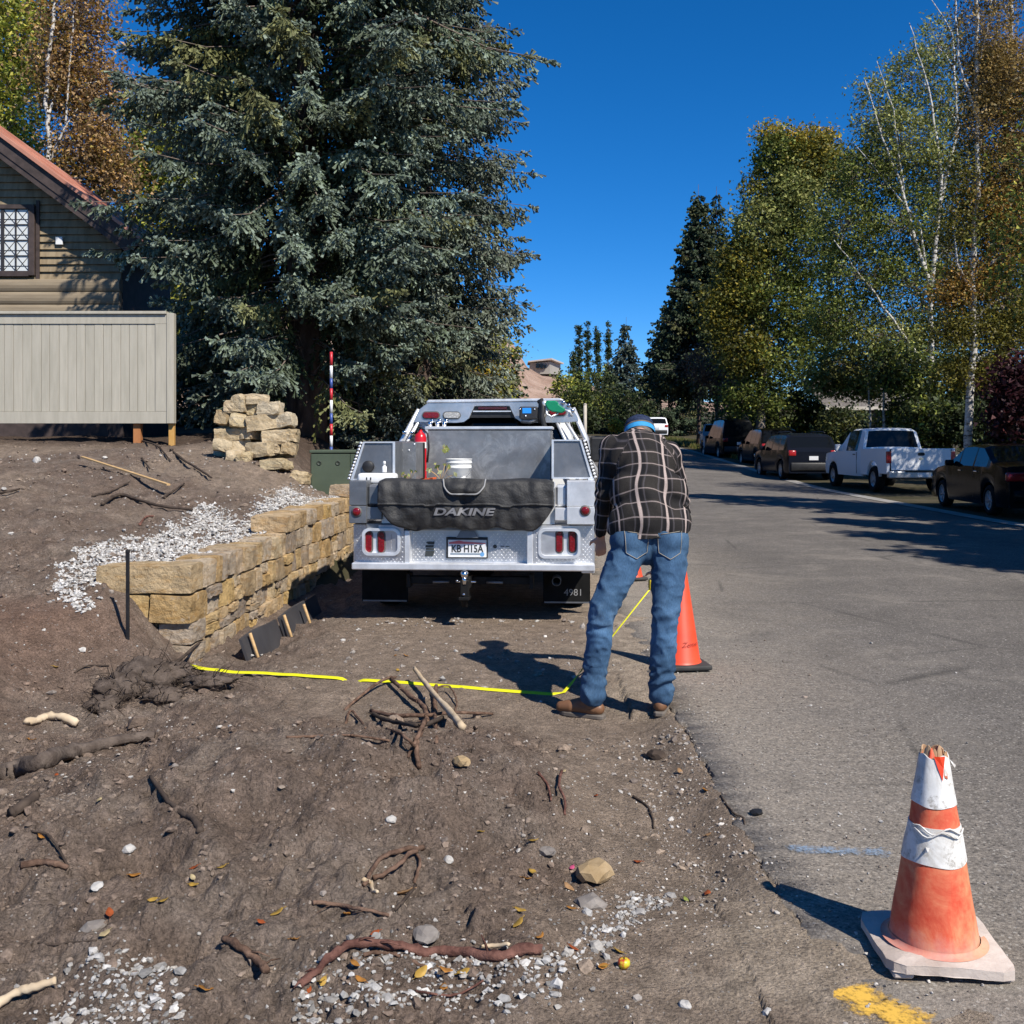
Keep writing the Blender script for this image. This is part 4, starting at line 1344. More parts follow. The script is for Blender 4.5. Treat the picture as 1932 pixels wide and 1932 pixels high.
 part('exhaust_pipe', MB().lathe([(.040, -.6), (.040, .0), (.036, .0), (.036, -.3)], 18, M_, True, False), MAT_ALU_P, T)
 for s in (-1, 1):
  x = s * .82
  f = part('mud_flap', MB().box(x - .22, x + .20, .58, .592, .10, .62, .003), MAT_FLAP, T)
  for txt, zz, sz in (('4981', .165, .085),) if s > 0 else ():
   tm = text_mesh(txt, sz, 0, 1.0, .001)
   tm.transform(Matrix.Translation((x + .05 * s, .578, zz + .03)) @ STAND)
   part('flap_lettering', tm, MAT_FLAPTEXT, f)
  part('flap_weight', MB().box(x - .21, x + .19, .572, .579, .102, .115), MAT_ALU_P, f)
 return T
MAT_FLAPTEXT = NT('dimmed_flap_print').out((.22, .22, .22), .7)  # white print painted grey to stand for the shade under the truck
MAT_FLAP = mat('dark_rubber_flap', (.005, .005, .005), (.010, .010, .010), 12, .8, spec=.15)
MAT_PLATE = mat('plate_white', (.62, .63, .64), (.70, .71, .72), 12, .4, 0, 0)
MAT_PRED2 = NT('plate_red').out((.55, .12, .13), .5); MAT_PBLUE2 = NT('plate_slate').out((.16, .22, .28), .5); MAT_PBLUE3 = NT('plate_blue').out((.12, .30, .55), .5)
MAT_INK = NT('dark_print').out((.03, .035, .035), .55)

# ------------------------------------------------------------------ a shell shared by all the vehicles
def car_body(T, y0, L, W_, prof, belt, sill, wheels, side_glass=(), wind=(), rear=(), tumble=.34, m_body=None, m_glass=None, nose=.10, tail=.06, yoff=0, name='body'):
 """rear end at y0, length L forward (+y). prof = (y, height of the top line). Faces go to the body or to the glass."""
 m_glass = m_glass or MAT_GLASS_D
 ys = set(np.round(np.linspace(0, L, int(L / .11)), 3))
 for a, b in list(side_glass) + list(wind) + list(rear): ys |= {a, b}
 ys |= {p[0] for p in prof}
 for yw, r in wheels:
  ra = r * 1.18
  for q in range(13): ys.add(round(yw + ra * math.cos(math.pi * q / 12), 4))
 ys = sorted(y for y in ys if 0 <= y <= L)
 keep = [ys[0]]
 for y in ys[1:]:
  if y - keep[-1] > .0008: keep.append(y)
 ys = keep
 py, pz = [p[0] for p in prof], [p[1] for p in prof]
 S = []
 for y in ys:
  zt = float(np.interp(y, py, pz))
  zl = sill
  for yw, r in wheels:
   ra = r * 1.18
   if abs(y - yw) <= ra: zl = max(zl, r + math.sqrt(max(0, ra * ra - (y - yw) ** 2)))
  pl = 1 - nose * max(0, (y - (L - .7)) / .7) ** 2 - tail * max(0, (.5 - y) / .5) ** 2
  h = W_ / 2 * pl
  zb = min(belt, zt - .05)
  zl = min(zl, zb - .04)
  k = max(0, zt - zb - .05)
  xi = h - tumble * k * .8
  zsh = zb + (zl - zb) * .0
  half = [(h * .965, zl), (h * .995, zl + (zb - zl) * .25), (h, zl + (zb - zl) * .62), (h * .975, zb), (xi * .985, zt - .055 if k > .12 else zt - .03), (xi * .985 - .10, zt - .006), (xi * .45, zt + .012), (0, zt + .016)]
  S.append((y, [(x, z) for x, z in half]))
 n = len(S[0][1])
 full = []
 for y, half in S:
  full.append([(-x, y, z) for x, z in half] + [(x, y, z) for x, z in half[::-1][1:]])
 m = len(full[0])
 V = [p for st in full for p in st]
 B, G = [], []
 inr = lambda a, b, rs: any(r0 - 1e-4 <= a and b <= r1 + 1e-4 for r0, r1 in rs)
 for i in range(len(ys) - 1):
  a, b = ys[i], ys[i + 1]
  for j in range(m - 1):
   jj = min(j, m - 2 - j)
   q = (i * m + j, i * m + j + 1, (i + 1) * m + j + 1, (i + 1) * m + j)
   g = (jj == 3 and inr(a, b, side_glass)) or (jj in (5, 6) and (inr(a, b, wind) or inr(a, b, rear)))
   (G if g else B).append(q)
 B.append(tuple(range(m))[::-1]); B.append(tuple((len(ys) - 1) * m + j for j in range(m)))
 out = []
 for nm, fs, mt in ((name, B, m_body), ('windows', G, m_glass)):
  if not fs: continue
  used = sorted({i for f in fs for i in f}); mp = {u: k for k, u in enumerate(used)}
  mb = MB(); mb.add([(V[u][0], V[u][1] + y0, V[u][2]) for u in used], [[mp[i] for i in f] for f in fs], True)
  me = mb.mesh(nm)
  o = part(nm, me, mt, T)
  try:
   me.set_sharp_from_angle(angle=R(32))
  except Exception: pass
  out.append(o)
 # dark floor and wheel wells
 mb = MB(); mb.box(-W_ / 2 * .86, W_ / 2 * .86, y0 + .12, y0 + L - .15, sill + .01, sill + .25)
 part('underbody', mb, MAT_CHASSIS, T)
 return out
build_truck()

# ------------------------------------------------------------------ things carried on the truck
def child_of_truck_space(name, label, cat, loc, group=None):
 """top-level thing standing on the truck: same turn as the truck"""
 Mx = Matrix.Translation((TX0, TY0, 0)) @ Matrix.Rotation(-TYAW, 4, 'Z')
 return thing(name, label, cat, Mx @ Vector(loc), -TYAW, group)

MAT_PAD = mat('black_vinyl', (.018, .018, .0185), (.046, .045, .044), 3, .58, 0, .8, 26, .012, .35)
MAT_PIPING = NT('grey_piping').out((.25, .25, .25), .6)
MAT_PADTEXT = NT('grey_print').out((.19, .19, .20), .6)
def build_pad():
 x0, zt = tl(418, 657, -.03); x1, zb = tl(1452, 950, -.03)
 T = child_of_truck_space('tailgate_pad', 'black padded cover with grey lettering draped over the tailgate of the flatbed truck', 'pad', (0, 0, zt - .42))
 b = zt - .42
 def bottom(x):
  f = (x - x0) / (x1 - x0)
  z = zb + .012 * math.sin(f * 21) + .008 * math.sin(f * 47 + 1)
  e = min(f, 1 - f)
  if f < .14: z += ((.14 - f) / .14) ** 1.6 * .17
  if f > .88: z += ((f - .88) / .12) ** 2.2 * .19
  if .44 < f < .52: z += .012
  return z
 def y_out(x, z):
  f = (x - x0) / (x1 - x0); h = (z - zb) / (zt - zb)
  y = -.035 - .045 * math.sin(math.pi * min(1, max(0, h))) ** .7
  # pulled-in centre strap and folds
  y += .030 * math.exp(-((f - .485) / .02) ** 2) * (1 - abs(h - .38))
  y += .018 * math.exp(-((f - .30) / .015) ** 2) * max(0, 1 - h * 1.5) + .018 * math.exp(-((f - .67) / .015) ** 2) * max(0, 1 - h * 1.5)
  y += .010 * math.sin(f * 58 + 3 * h) * (.3 + .7 * abs(f - .5) * 2) * (1 if abs(f - .5) > .36 else .35)
  nv = mnoise.noise_vector(Vector((x * 5, z * 7, .3)))
  y += .016 * nv.x + .011 * mnoise.noise(Vector((x * 16, z * 13, 2.))) + .006 * abs(mnoise.noise(Vector((x * 24 + z * 14, z * 20, 7.))))
  # flaring folds below the seam
  if h < .5: y += .012 * math.sin(f * 34 + 6 * h) * (.5 - h) * 2
  return y
 NXp, NZp = 96, 34
 V, Q = [], []
 for i in range(NXp):
  f = i / (NXp - 1); x = x0 + (x1 - x0) * f
  zbx = bottom(x)
  top = zt + .006 * math.sin(f * 17) - .018 * max(0, (abs(f - .5) - .47) / .03)
  for j in range(NZp):
   if j < 26:
    z = zbx + (top - .02 - zbx) * j / 25
    V.append((x, y_out(x, z), z - b))
   else:                                     # over the top and down inside the bed
    k = (j - 25) / 8
    a = k * math.pi * .5
    if k <= .5: V.append((x, y_out(x, top - .02) + (.09 - y_out(x, top - .02)) * k * 2 * .7, top - .02 + .022 * math.sin(k * 2 * math.pi / 2) - b))
    else: V.append((x, .135 + .01 * math.sin(f * 30), top - .02 - (k - .5) * .5 - b))
 for i in range(NXp - 1):
  for j in range(NZp - 1):
   Q.append((i * NZp + j, (i + 1) * NZp + j, (i + 1) * NZp + j + 1, i * NZp + j + 1))
 mb = MB(); mb.add(V, Q, True)
 body = part('padding', mb, MAT_PAD, T)
 sm = body.modifiers.new('thickness', 'SOLIDIFY'); sm.thickness = .014; sm.offset = -1
 # upper panel edge (the seam throws a thin line across)
 _, zs = tl(900, 806, -.06)
 V, Q = [], []
 for i in range(NXp):
  f = i / (NXp - 1); x = x0 + .004 + (x1 - x0 - .008) * f
  zz = zs + .004 * math.sin(f * 23) - (.012 if abs(f - .30) < .03 or abs(f - .73) < .03 else 0)
  for dz, dy in ((.012, -.004), (.004, -.014), (-.006, -.012), (-.008, .004)):
   V.append((x, y_out(x, zz + dz) + dy, zz + dz - b))
 for i in range(NXp - 1):
  for j in range(3): Q.append((i * 4 + j, i * 4 + j + 1, (i + 1) * 4 + j + 1, (i + 1) * 4 + j))
 part('seam_flap', MB().add(V, Q, True), MAT_PAD, T)
 # the pocket at the top with light piping
 cx0, cz1 = tl(800, 660, -.09); cx1, cz0 = tl(1050, 745, -.09)
 V, Q = [], []
 nu, nv = 26, 9
 def pk(u, v):
  e = abs(u * 2 - 1)
  low = cz0 + (cz1 - cz0) * (.55 * max(0, (e - .55) / .45) ** 2)
  x = cx0 + (cx1 - cx0) * (.5 + (u - .5) * (1 - .05 * (1 - v)))
  z = low + (cz1 + .004 - low) * v
  bul = .040 * math.sin(math.pi * min(1, v + .15)) ** .6 * (1 - e ** 4)
  return (x, y_out(x, z) - .008 - bul + .006 * mnoise.noise(Vector((x * 26, z * 20, 5))), z - b)
 for i in range(nu):
  for j in range(nv): V.append(pk(i / (nu - 1), j / (nv - 1)))
 for i in range(nu - 1):
  for j in range(nv - 1): Q.append((i * nv + j, (i + 1) * nv + j, (i + 1) * nv + j + 1, i * nv + j + 1))
 pok = part('pocket', MB().add(V, Q, True), MAT_PAD, T)
 rim = [pk(0, 1 - q / 6) for q in range(7)] + [pk(i / 24, 0) for i in range(1, 24)] + [pk(1, q / 6) for q in range(7)]
 part('piping', MB().tube([(x, y - .004, z) for x, y, z in rim], .0075, 6), MAT_PIPING, pok)
 # lettering follows the folds
 tm = text_mesh('DAKINE', .118, .22, 1.62, .0, .004)
 bmx = bmesh.new(); bmx.from_mesh(tm)
 bmesh.ops.triangulate(bmx, faces=bmx.faces[:])
 bmesh.ops.subdivide_edges(bmx, edges=[e for e in bmx.edges if e.calc_length() > .04], cuts=2)
 xs = [v.co.x for v in bmx.verts]; zs_ = [v.co.y for v in bmx.verts]
 gx0, gz1 = tl(745, 825, -.08); gx1, gz0 = tl(1112, 870, -.08)
 for v in bmx.verts:
  x = gx0 + (v.co.x - min(xs)) / (max(xs) - min(xs)) * (gx1 - gx0)
  z = gz0 + (v.co.y - min(zs_)) / (max(zs_) - min(zs_)) * (gz1 - gz0)
  v.co = (x, y_out(x, z) - .010, z - b)
 bmx.to_mesh(tm); bmx.free()
 part('lettering', tm, MAT_PADTEXT, T)
build_pad()

MAT_BUCKET = mat('bucket_plastic', (.72, .72, .69), (.78, .78, .75), 5, .35, 0, .05, 40, .002, .5)
MAT_LEAFY = attr_mat('weed_leaves', .6, .3, 40, 0, transl=.25)
def build_cargo():
 # bucket
 y = .85
 x0, zt = tl(808, 538, y); x1, _ = tl(965, 538, y)
 cx = (x0 + x1) / 2; r = (x1 - x0) / 2
 T = child_of_truck_space('plastic_bucket', 'white plastic bucket standing in the bed of the flatbed truck', 'bucket', (cx, y + r, .847))
 h = zt - .847
 mb = MB(); mb.lathe([(r * .84, 0), (r * .86, .005), (r * .96, h - .09), (r * 1.0, h - .088), (r * 1.0, h - .075), (r * .965, h - .073), (r * .97, h - .045), (r * 1.01, h - .043), (r * 1.01, h - .03), (r * .975, h - .028), (r * .985, h - .008), (r * 1.02, h - .006), (r * 1.02, h), (r * .95, h), (r * .93, h - .02), (r * .83, .02)], 36, None, True, True)
 part('shell', mb, MAT_BUCKET, T)
 hd = [(math.cos(a) * r * 1.03, -math.sin(a) * r * 1.05, h - .06 - .13 * math.sin(a)) for a in [math.pi * q / 16 for q in range(17)]]
 part('handle', MB().tube(hd, .004, 6), MAT_ALU_P, T)
 part('grip', MB().tube([hd[5], hd[6], hd[7]], .013, 8), MAT_BUCKET, T)
 # leafy weed sprig caught on the bucket and another lying in the bed
 def sprig(loc, n, size, lab, spread=.1):
  S = child_of_truck_space('leafy_sprig', lab, 'plant', loc, 'green sprigs in the truck bed')
  st = MB(); V, Q, C = [], [], []
  for k in range(n):
   a = random.uniform(0, 6.28); e = random.uniform(.2, 1.3)
   d = Vector((math.cos(a) * math.cos(e), math.sin(a) * math.cos(e) * .6, math.sin(e)))
   L = random.uniform(.4, 1) * spread * 2
   st.tube([(0, 0, 0), d * L * .5 + Vector((0, 0, .01)), d * L], .0025, 4)
   c = d * L; s = size * random.uniform(.7, 1.3); u = Vector((random.uniform(-1, 1), -.2, random.uniform(-1, 1))).normalized(); w = u.cross(Vector((random.uniform(-.4, .4), 1, .2))).normalized()
   o = len(V); V += [c - u * s, c + w * s * .6, c + u * s, c - w * s * .6]; Q.append((o, o + 1, o + 2, o + 3))
   g = random.choice(((.30, .33, .10), (.12, .17, .04), (.42, .44, .22)))
   C += [g] * 4
  part('stem', st, MAT_LATH, S)
  part('leaf', fast_mesh('leaf', [tuple(v) for v in V], [np.array(Q)], False, C), MAT_LEAFY, S)
 x, z = tl(795, 555, .8); sprig((x, .80, 1.18), 9, .026, 'green leafy sprig caught on the left side of the white bucket', .10)
 x, z = tl(805, 495, .9); sprig((x, .95, z - .02), 6, .030, 'pale green leaves standing up above the white bucket', .05)
 x, z = tl(612, 628, .7); sprig((x, .66, z - .05), 7, .022, 'small yellow-green sprig lying left of the fuel tank', .06)
 # white container at the left corner with a spray bottle
 y = .20
 x0, z1 = tl(292, 620, y); x1, z0 = tl(522, 672, y)
 C_ = child_of_truck_space('white_container', 'low white plastic container on the left rear corner of the truck', 'container', ((x0 + x1) / 2, y, z0 - .02))
 w = (x1 - x0)
 part('body', MB().box(-w / 2, w / 2, 0, .14, .0, z1 - z0 + .015, .025, 3, None, True), MAT_WHITE, C_)
 for dx in (-.055, -.02):
  part('slot', MB().prism(stadium(dx - .03, .045, .010, .026), -.003, .004), MAT_BLACK, C_)
 x, z = tl(452, 590, y + .05)
 B_ = child_of_truck_space('small_bottle', 'small white bottle standing on the container at the truck corner', 'bottle', (x, y + .07, z1 + .002))
 part('bottle', MB().lathe([(.020, 0), (.021, .005), (.021, .05), (.010, .058), (.010, .068), (.013, .069), (.013, .092), (.008, .098)], 14), MAT_WHITE, B_)
 # fire extinguisher
 y = 1.35
 x, zt = tl(668, 378, y); _, zb = tl(668, 445, y)
 E = child_of_truck_space('fire_extinguisher', 'red fire extinguisher strapped beside the fuel tank on the truck', 'fire extinguisher', (x, y, .99))
 r = .062; h = zt - .99
 part('cylinder', MB().lathe([(r * .9, 0), (r, .02), (r, h - .06), (r * .8, h - .025), (r * .35, h), (r * .3, h + .02)], 20), NT('extinguisher_red').out((.50, .012, .02), .25), E)
 part('label', MB().lathe([(r + .002, h - .16), (r + .002, h - .10)], 20, None, True, False), MAT_WHITE, E)
 part('valve', MB().tube([(0, 0, h + .01), (0, 0, h + .05)], .016, 8).box(-.012, .012, -.07, .05, h + .035, h + .05, .004).box(-.012, .012, -.08, .04, h + .06, h + .07, .003), MAT_BLACK, E)
 part('hose', MB().tube([(.02, 0, h + .03), (.075, -.02, h - .02), (.085, -.02, h - .15), (.07, -.01, h - .3)], .011, 6), MAT_BLACK, E)
 part('bracket', MB().box(-.07, .07, .02, .10, .0, .1).box(-.075, -.066, -.06, .08, h - .22, h - .19), MAT_BLACK, E)
 # orange-red ratchet strap end by the tank
 y = 1.2
 x, z = tl(700, 650, y)
 S_ = child_of_truck_space('ratchet_strap', 'orange strap lying in the truck bed below the fuel tank', 'strap', (x, y, z - .02))
 part('strap', MB().add([(-.08, -.02, .0), (.10, -.03, .025), (.10, .03, .03), (-.08, .04, .005), (-.08, -.02, -.02), (.10, -.03, .005), (.10, .03, .01), (-.08, .04, -.015)], [(0, 1, 2, 3), (7, 6, 5, 4), (0, 4, 5, 1), (1, 5, 6, 2), (2, 6, 7, 3), (3, 7, 4, 0)]), NT('orange_webbing').out((.55, .10, .02), .7), S_)
 # fuel pump: meter, hose, green nozzle hung on the rack
 y = 2.20
 x, z = tl(1300, 265, y)
 P = child_of_truck_space('fuel_pump_nozzle', 'green fuel nozzle with black hose and meter hung on the truck rack', 'fuel nozzle', (x, y, z))
 def lp(zx, zy, dy=0.0):
  a, b = tl(zx, zy, y); return Vector((a - x, dy, b - z))
 a, b = lp(1252, 305), lp(1362, 232)
 me_ = part('meter', MB().box(a.x, b.x, -.06, .06, a.z - .0, b.z, .015, 2), MAT_BLACK, P)
 a, b = lp(1270, 272), lp(1322, 240)
 part('display', MB().box(a.x, b.x, -.067, -.058, a.z, b.z, .003), NT('blue_display').out((.02, .22, .62), .3), me_)
 for zx, zy in ((1256, 245), (1342, 245), (1290, 285)):
  part('meter_bolt', MB().ball(lp(zx, zy, -.06), .014, 1), MAT_CHROME, me_)
 part('coupling', MB().tube([lp(1345, 258), lp(1392, 258)], .040, 12).tube([lp(1392, 250), lp(1425, 240)], .032, 10), MAT_ALU_W, P)
 part('pump_body', MB().tube([lp(1262, 312), lp(1310, 318), lp(1370, 300)], .030, 8), MAT_ALU_P, P)
 part('hose', MB().tube([lp(1368, 205, -.02), lp(1380, 195, -.06), lp(1390, 235, -.08), lp(1386, 290, -.09), lp(1398, 340, -.09), lp(1420, 390, -.08), lp(1448, 430, -.04), lp(1470, 470, .0)], .026, 10), MAT_BLACK, P)
 part('hose', MB().tube([lp(1372, 330, -.03), lp(1372, 260, -.05), lp(1376, 205, -.05), lp(1384, 192, -.04)], .020, 8), MAT_BLACK, P)
 nz = MB()
 nz.prism([(lp(*q).x, lp(*q).z) for q in ((1398, 212), (1418, 196), (1440, 200), (1462, 198), (1478, 206), (1482, 220), (1520, 246), (1518, 262), (1500, 272), (1470, 268), (1440, 262), (1420, 250), (1408, 232))], -.11, -.05, .012)
 part('nozzle_cover', nz, NT('nozzle_green').out((.0, .19, .085), .45), P)
 part('spout', MB().tube([lp(1516, 252, -.08), lp(1545, 262, -.08), lp(1560, 290, -.07)], .014, 8), MAT_ALU_W, P)
 part('trigger_guard', MB().tube([lp(1412, 236, -.08), lp(1412, 275, -.08), lp(1440, 292, -.08), lp(1482, 270, -.08)], .011, 6), MAT_ALU_W, P)
 part('swivel', MB().ball(lp(1400, 214, -.07), .034, 2), MAT_ALU_W, P)
build_cargo()

# ================================================================== THE MAN
def capsule(mb, a, b, ra, rb, n=14, rings=5, flat=None):
 """tapered capsule from a to b; flat=(axis vector, factor) squashes the section"""
 a, b = Vector(a), Vector(b)
 d = b - a; L = d.length
 d = d.normalized() if L > 1e-6 else Vector((0, 0, 1))
 u = d.orthogonal().normalized(); w = d.cross(u)
 prof = []
 for q in range(rings):
  t = math.pi / 2 * q / rings
  prof.append((-ra * math.cos(t), ra * math.sin(t)))
 for q in range(5): prof.append((L * q / 4, ra + (rb - ra) * q / 4))
 for q in range(1, rings + 1):
  t = math.pi / 2 * q / rings
  prof.append((L + rb * math.sin(t), rb * math.cos(t)))
 V, Fc = [], []
 for h, r in prof:
  r = max(r, 1e-4)
  for q in range(n):
   t = 2 * math.pi * q / n
   off = (u * math.cos(t) + w * math.sin(t)) * r
   if flat:
    ax, k = flat
    off = off - ax * off.dot(ax) * (1 - k)
   V.append(a + d * h + off)
 m = len(prof)
 for i in range(m - 1):
  for q in range(n):
   s = (q + 1) % n
   Fc.append((i * n + q, i * n + s, (i + 1) * n + s, (i + 1) * n + q))
 Fc.append(tuple(range(n))[::-1]); Fc.append(tuple((m - 1) * n + q for q in range(n)))
 mb.add(V, Fc, True)

def fuse(mb, voxel, smooth_it=4, fac=.5):
 """one continuous surface out of overlapping closed shapes"""
 me = mb.mesh('tmp')
 o = bpy.data.objects.new('tmp', me); COL.objects.link(o)
 r = o.modifiers.new('r', 'REMESH'); r.mode = 'VOXEL'; r.voxel_size = voxel; r.use_smooth_shade = True
 if smooth_it:
  s = o.modifiers.new('s', 'SMOOTH'); s.iterations = smooth_it; s.factor = fac
 bpy.context.view_layer.update()
 out = bpy.data.meshes.new_from_object(o.evaluated_get(bpy.context.evaluated_depsgraph_get()))
 bpy.data.objects.remove(o)
 out.polygons.foreach_set('use_smooth', np.ones(len(out.polygons), bool))
 return out

def verts_np(me):
 a = np.empty(len(me.vertices) * 3, np.float32); me.vertices.foreach_get('co', a)
 n = np.empty(len(me.vertices) * 3, np.float32); me.vertices.foreach_get('normal', n)
 return a.reshape(-1, 3).astype(float), n.reshape(-1, 3).astype(float)

def seg_param(P, a, b):
 a, b = np.array(a), np.array(b)
 d = b - a; L2 = d @ d
 t = np.clip((P - a) @ d / L2, -.3, 1.3)
 q = a + t[:, None] * d
 return t, np.linalg.norm(P - (a + np.clip(t, 0, 1)[:, None] * d), axis=1), P - q

def denim_material():
 t = NT('blue_denim')
 co = t.coord('Object')
 a = t.node('Attribute'); a.attribute_name = 'col'
 worn = t.ramp(t.noise(co, 5, 5, .6), [(.32, (.026, .056, .106)), (.55, (.046, .096, .170)), (.75, (.085, .150, .235))])
 mp = t.node('Mapping'); mp.inputs['Scale'].default_value = (1, 1, .25); t.lk(co, mp.inputs['Vector'])
 weave = t.ramp(t.noise(mp.outputs[0], 240, 3, .6), [(.3, .75), (.7, 1.25)])
 c = t.mix(1.0, worn, weave, 'MULTIPLY')
 c = t.mix(1.0, c, a.outputs['Color'], 'MULTIPLY')
 return t.out(c, .85, t.bump(t.noise(co, 200, 3), .25, .002), 0, .15)

def plaid_material():
 t = NT('plaid_flannel')
 a = t.node('Attribute'); a.attribute_name = 'col'        # red, green = cloth coordinates in metres, coded to 0..1
 s = t.sep(a.outputs['Color'])
 u, v = s[0], s[1]
 rep_u, rep_v = .135 / 4, .098 / 4     # the attribute spans 4 m
 def band(x, rep, c, w, soft=.012):
  f = t.math('FRACT', t.math('MULTIPLY', x, 1 / rep))
  d = t.math('ABSOLUTE', t.math('SUBTRACT', f, c))
  return t.ramp(d, [(max(w - soft, 0), 1), (w + soft, 0)])
 base = (.029, .026, .0235)
 dark = (.012, .012, .014)
 # dark bars
 k = t.math('MAXIMUM', band(u, rep_u, .37, .055), band(u, rep_u, .63, .055))
 c = t.mix(t.math('MULTIPLY', k, .85), base, dark)
 kv = band(v, rep_v * 2, .5, .16)
 c = t.mix(t.math('MULTIPLY', kv, .5), c, dark)
 # mauve side lines, pale lines
 g = t.math('MAXIMUM', band(u, rep_u, .25, .025), band(u, rep_u, .75, .025))
 c = t.mix(t.math('MULTIPLY', g, .5), c, (.105, .095, .105))
 w1 = band(u, rep_u, .5, .050)
 c = t.mix(t.math('MULTIPLY', w1, .80), c, (.46, .37, .335))
 w2 = t.math('MAXIMUM', band(v, rep_v, .5, .040, .025), 0)
 c = t.mix(t.math('MULTIPLY', w2, .52), c, (.42, .34, .315))
 co = t.coord('Object')
 c = t.mix(1.0, c, t.ramp(t.noise(co, 160, 3, .6), [(.3, .8), (.7, 1.2)]), 'MULTIPLY')
 return t.out(c, .9, t.bump(t.noise(co, 180, 3), .2, .002), 0, .12)

MAT_DENIM = denim_material(); MAT_PLAID = plaid_material()
MAT_SKIN = mat('skin', (.50, .27, .19), (.58, .33, .24), 9, .5, 0, .1, 90, .002, .4)
MAT_BOOT = mat('brown_leather', (.13, .060, .028), (.20, .10, .05), 9, .5, 0, .2, 60, .002, .4)
MAT_SOLE = mat('worn_sole', (.085, .07, .058), (.14, .12, .10), 10, .9)
MAT_CAPBLUE = mat('blue_cap_cloth', (.03, .24, .50), (.05, .31, .60), 20, .7, 0, .2, 120, .002, .2)
MAT_CAPNAVY = mat('navy_mesh', (.012, .018, .045), (.03, .045, .09), 60, .8, 0, .3, 200, .002, .2)
MAT_HAIR = mat('grey_brown_hair', (.09, .07, .055), (.17, .14, .115), 30, .7, 0, .3, 80, .003, .3)
MAT_STITCH = NT('pale_stitching').out((.30, .27, .22), .8)
MAT_TAPE = mat('tape_yellow', (.62, .60, .012), (.70, .68, .02), 30, .35, 0, 0, spec=.4)
MAT_TAPECASE = NT('tape_case_yellow').out((.72, .52, .02), .4)

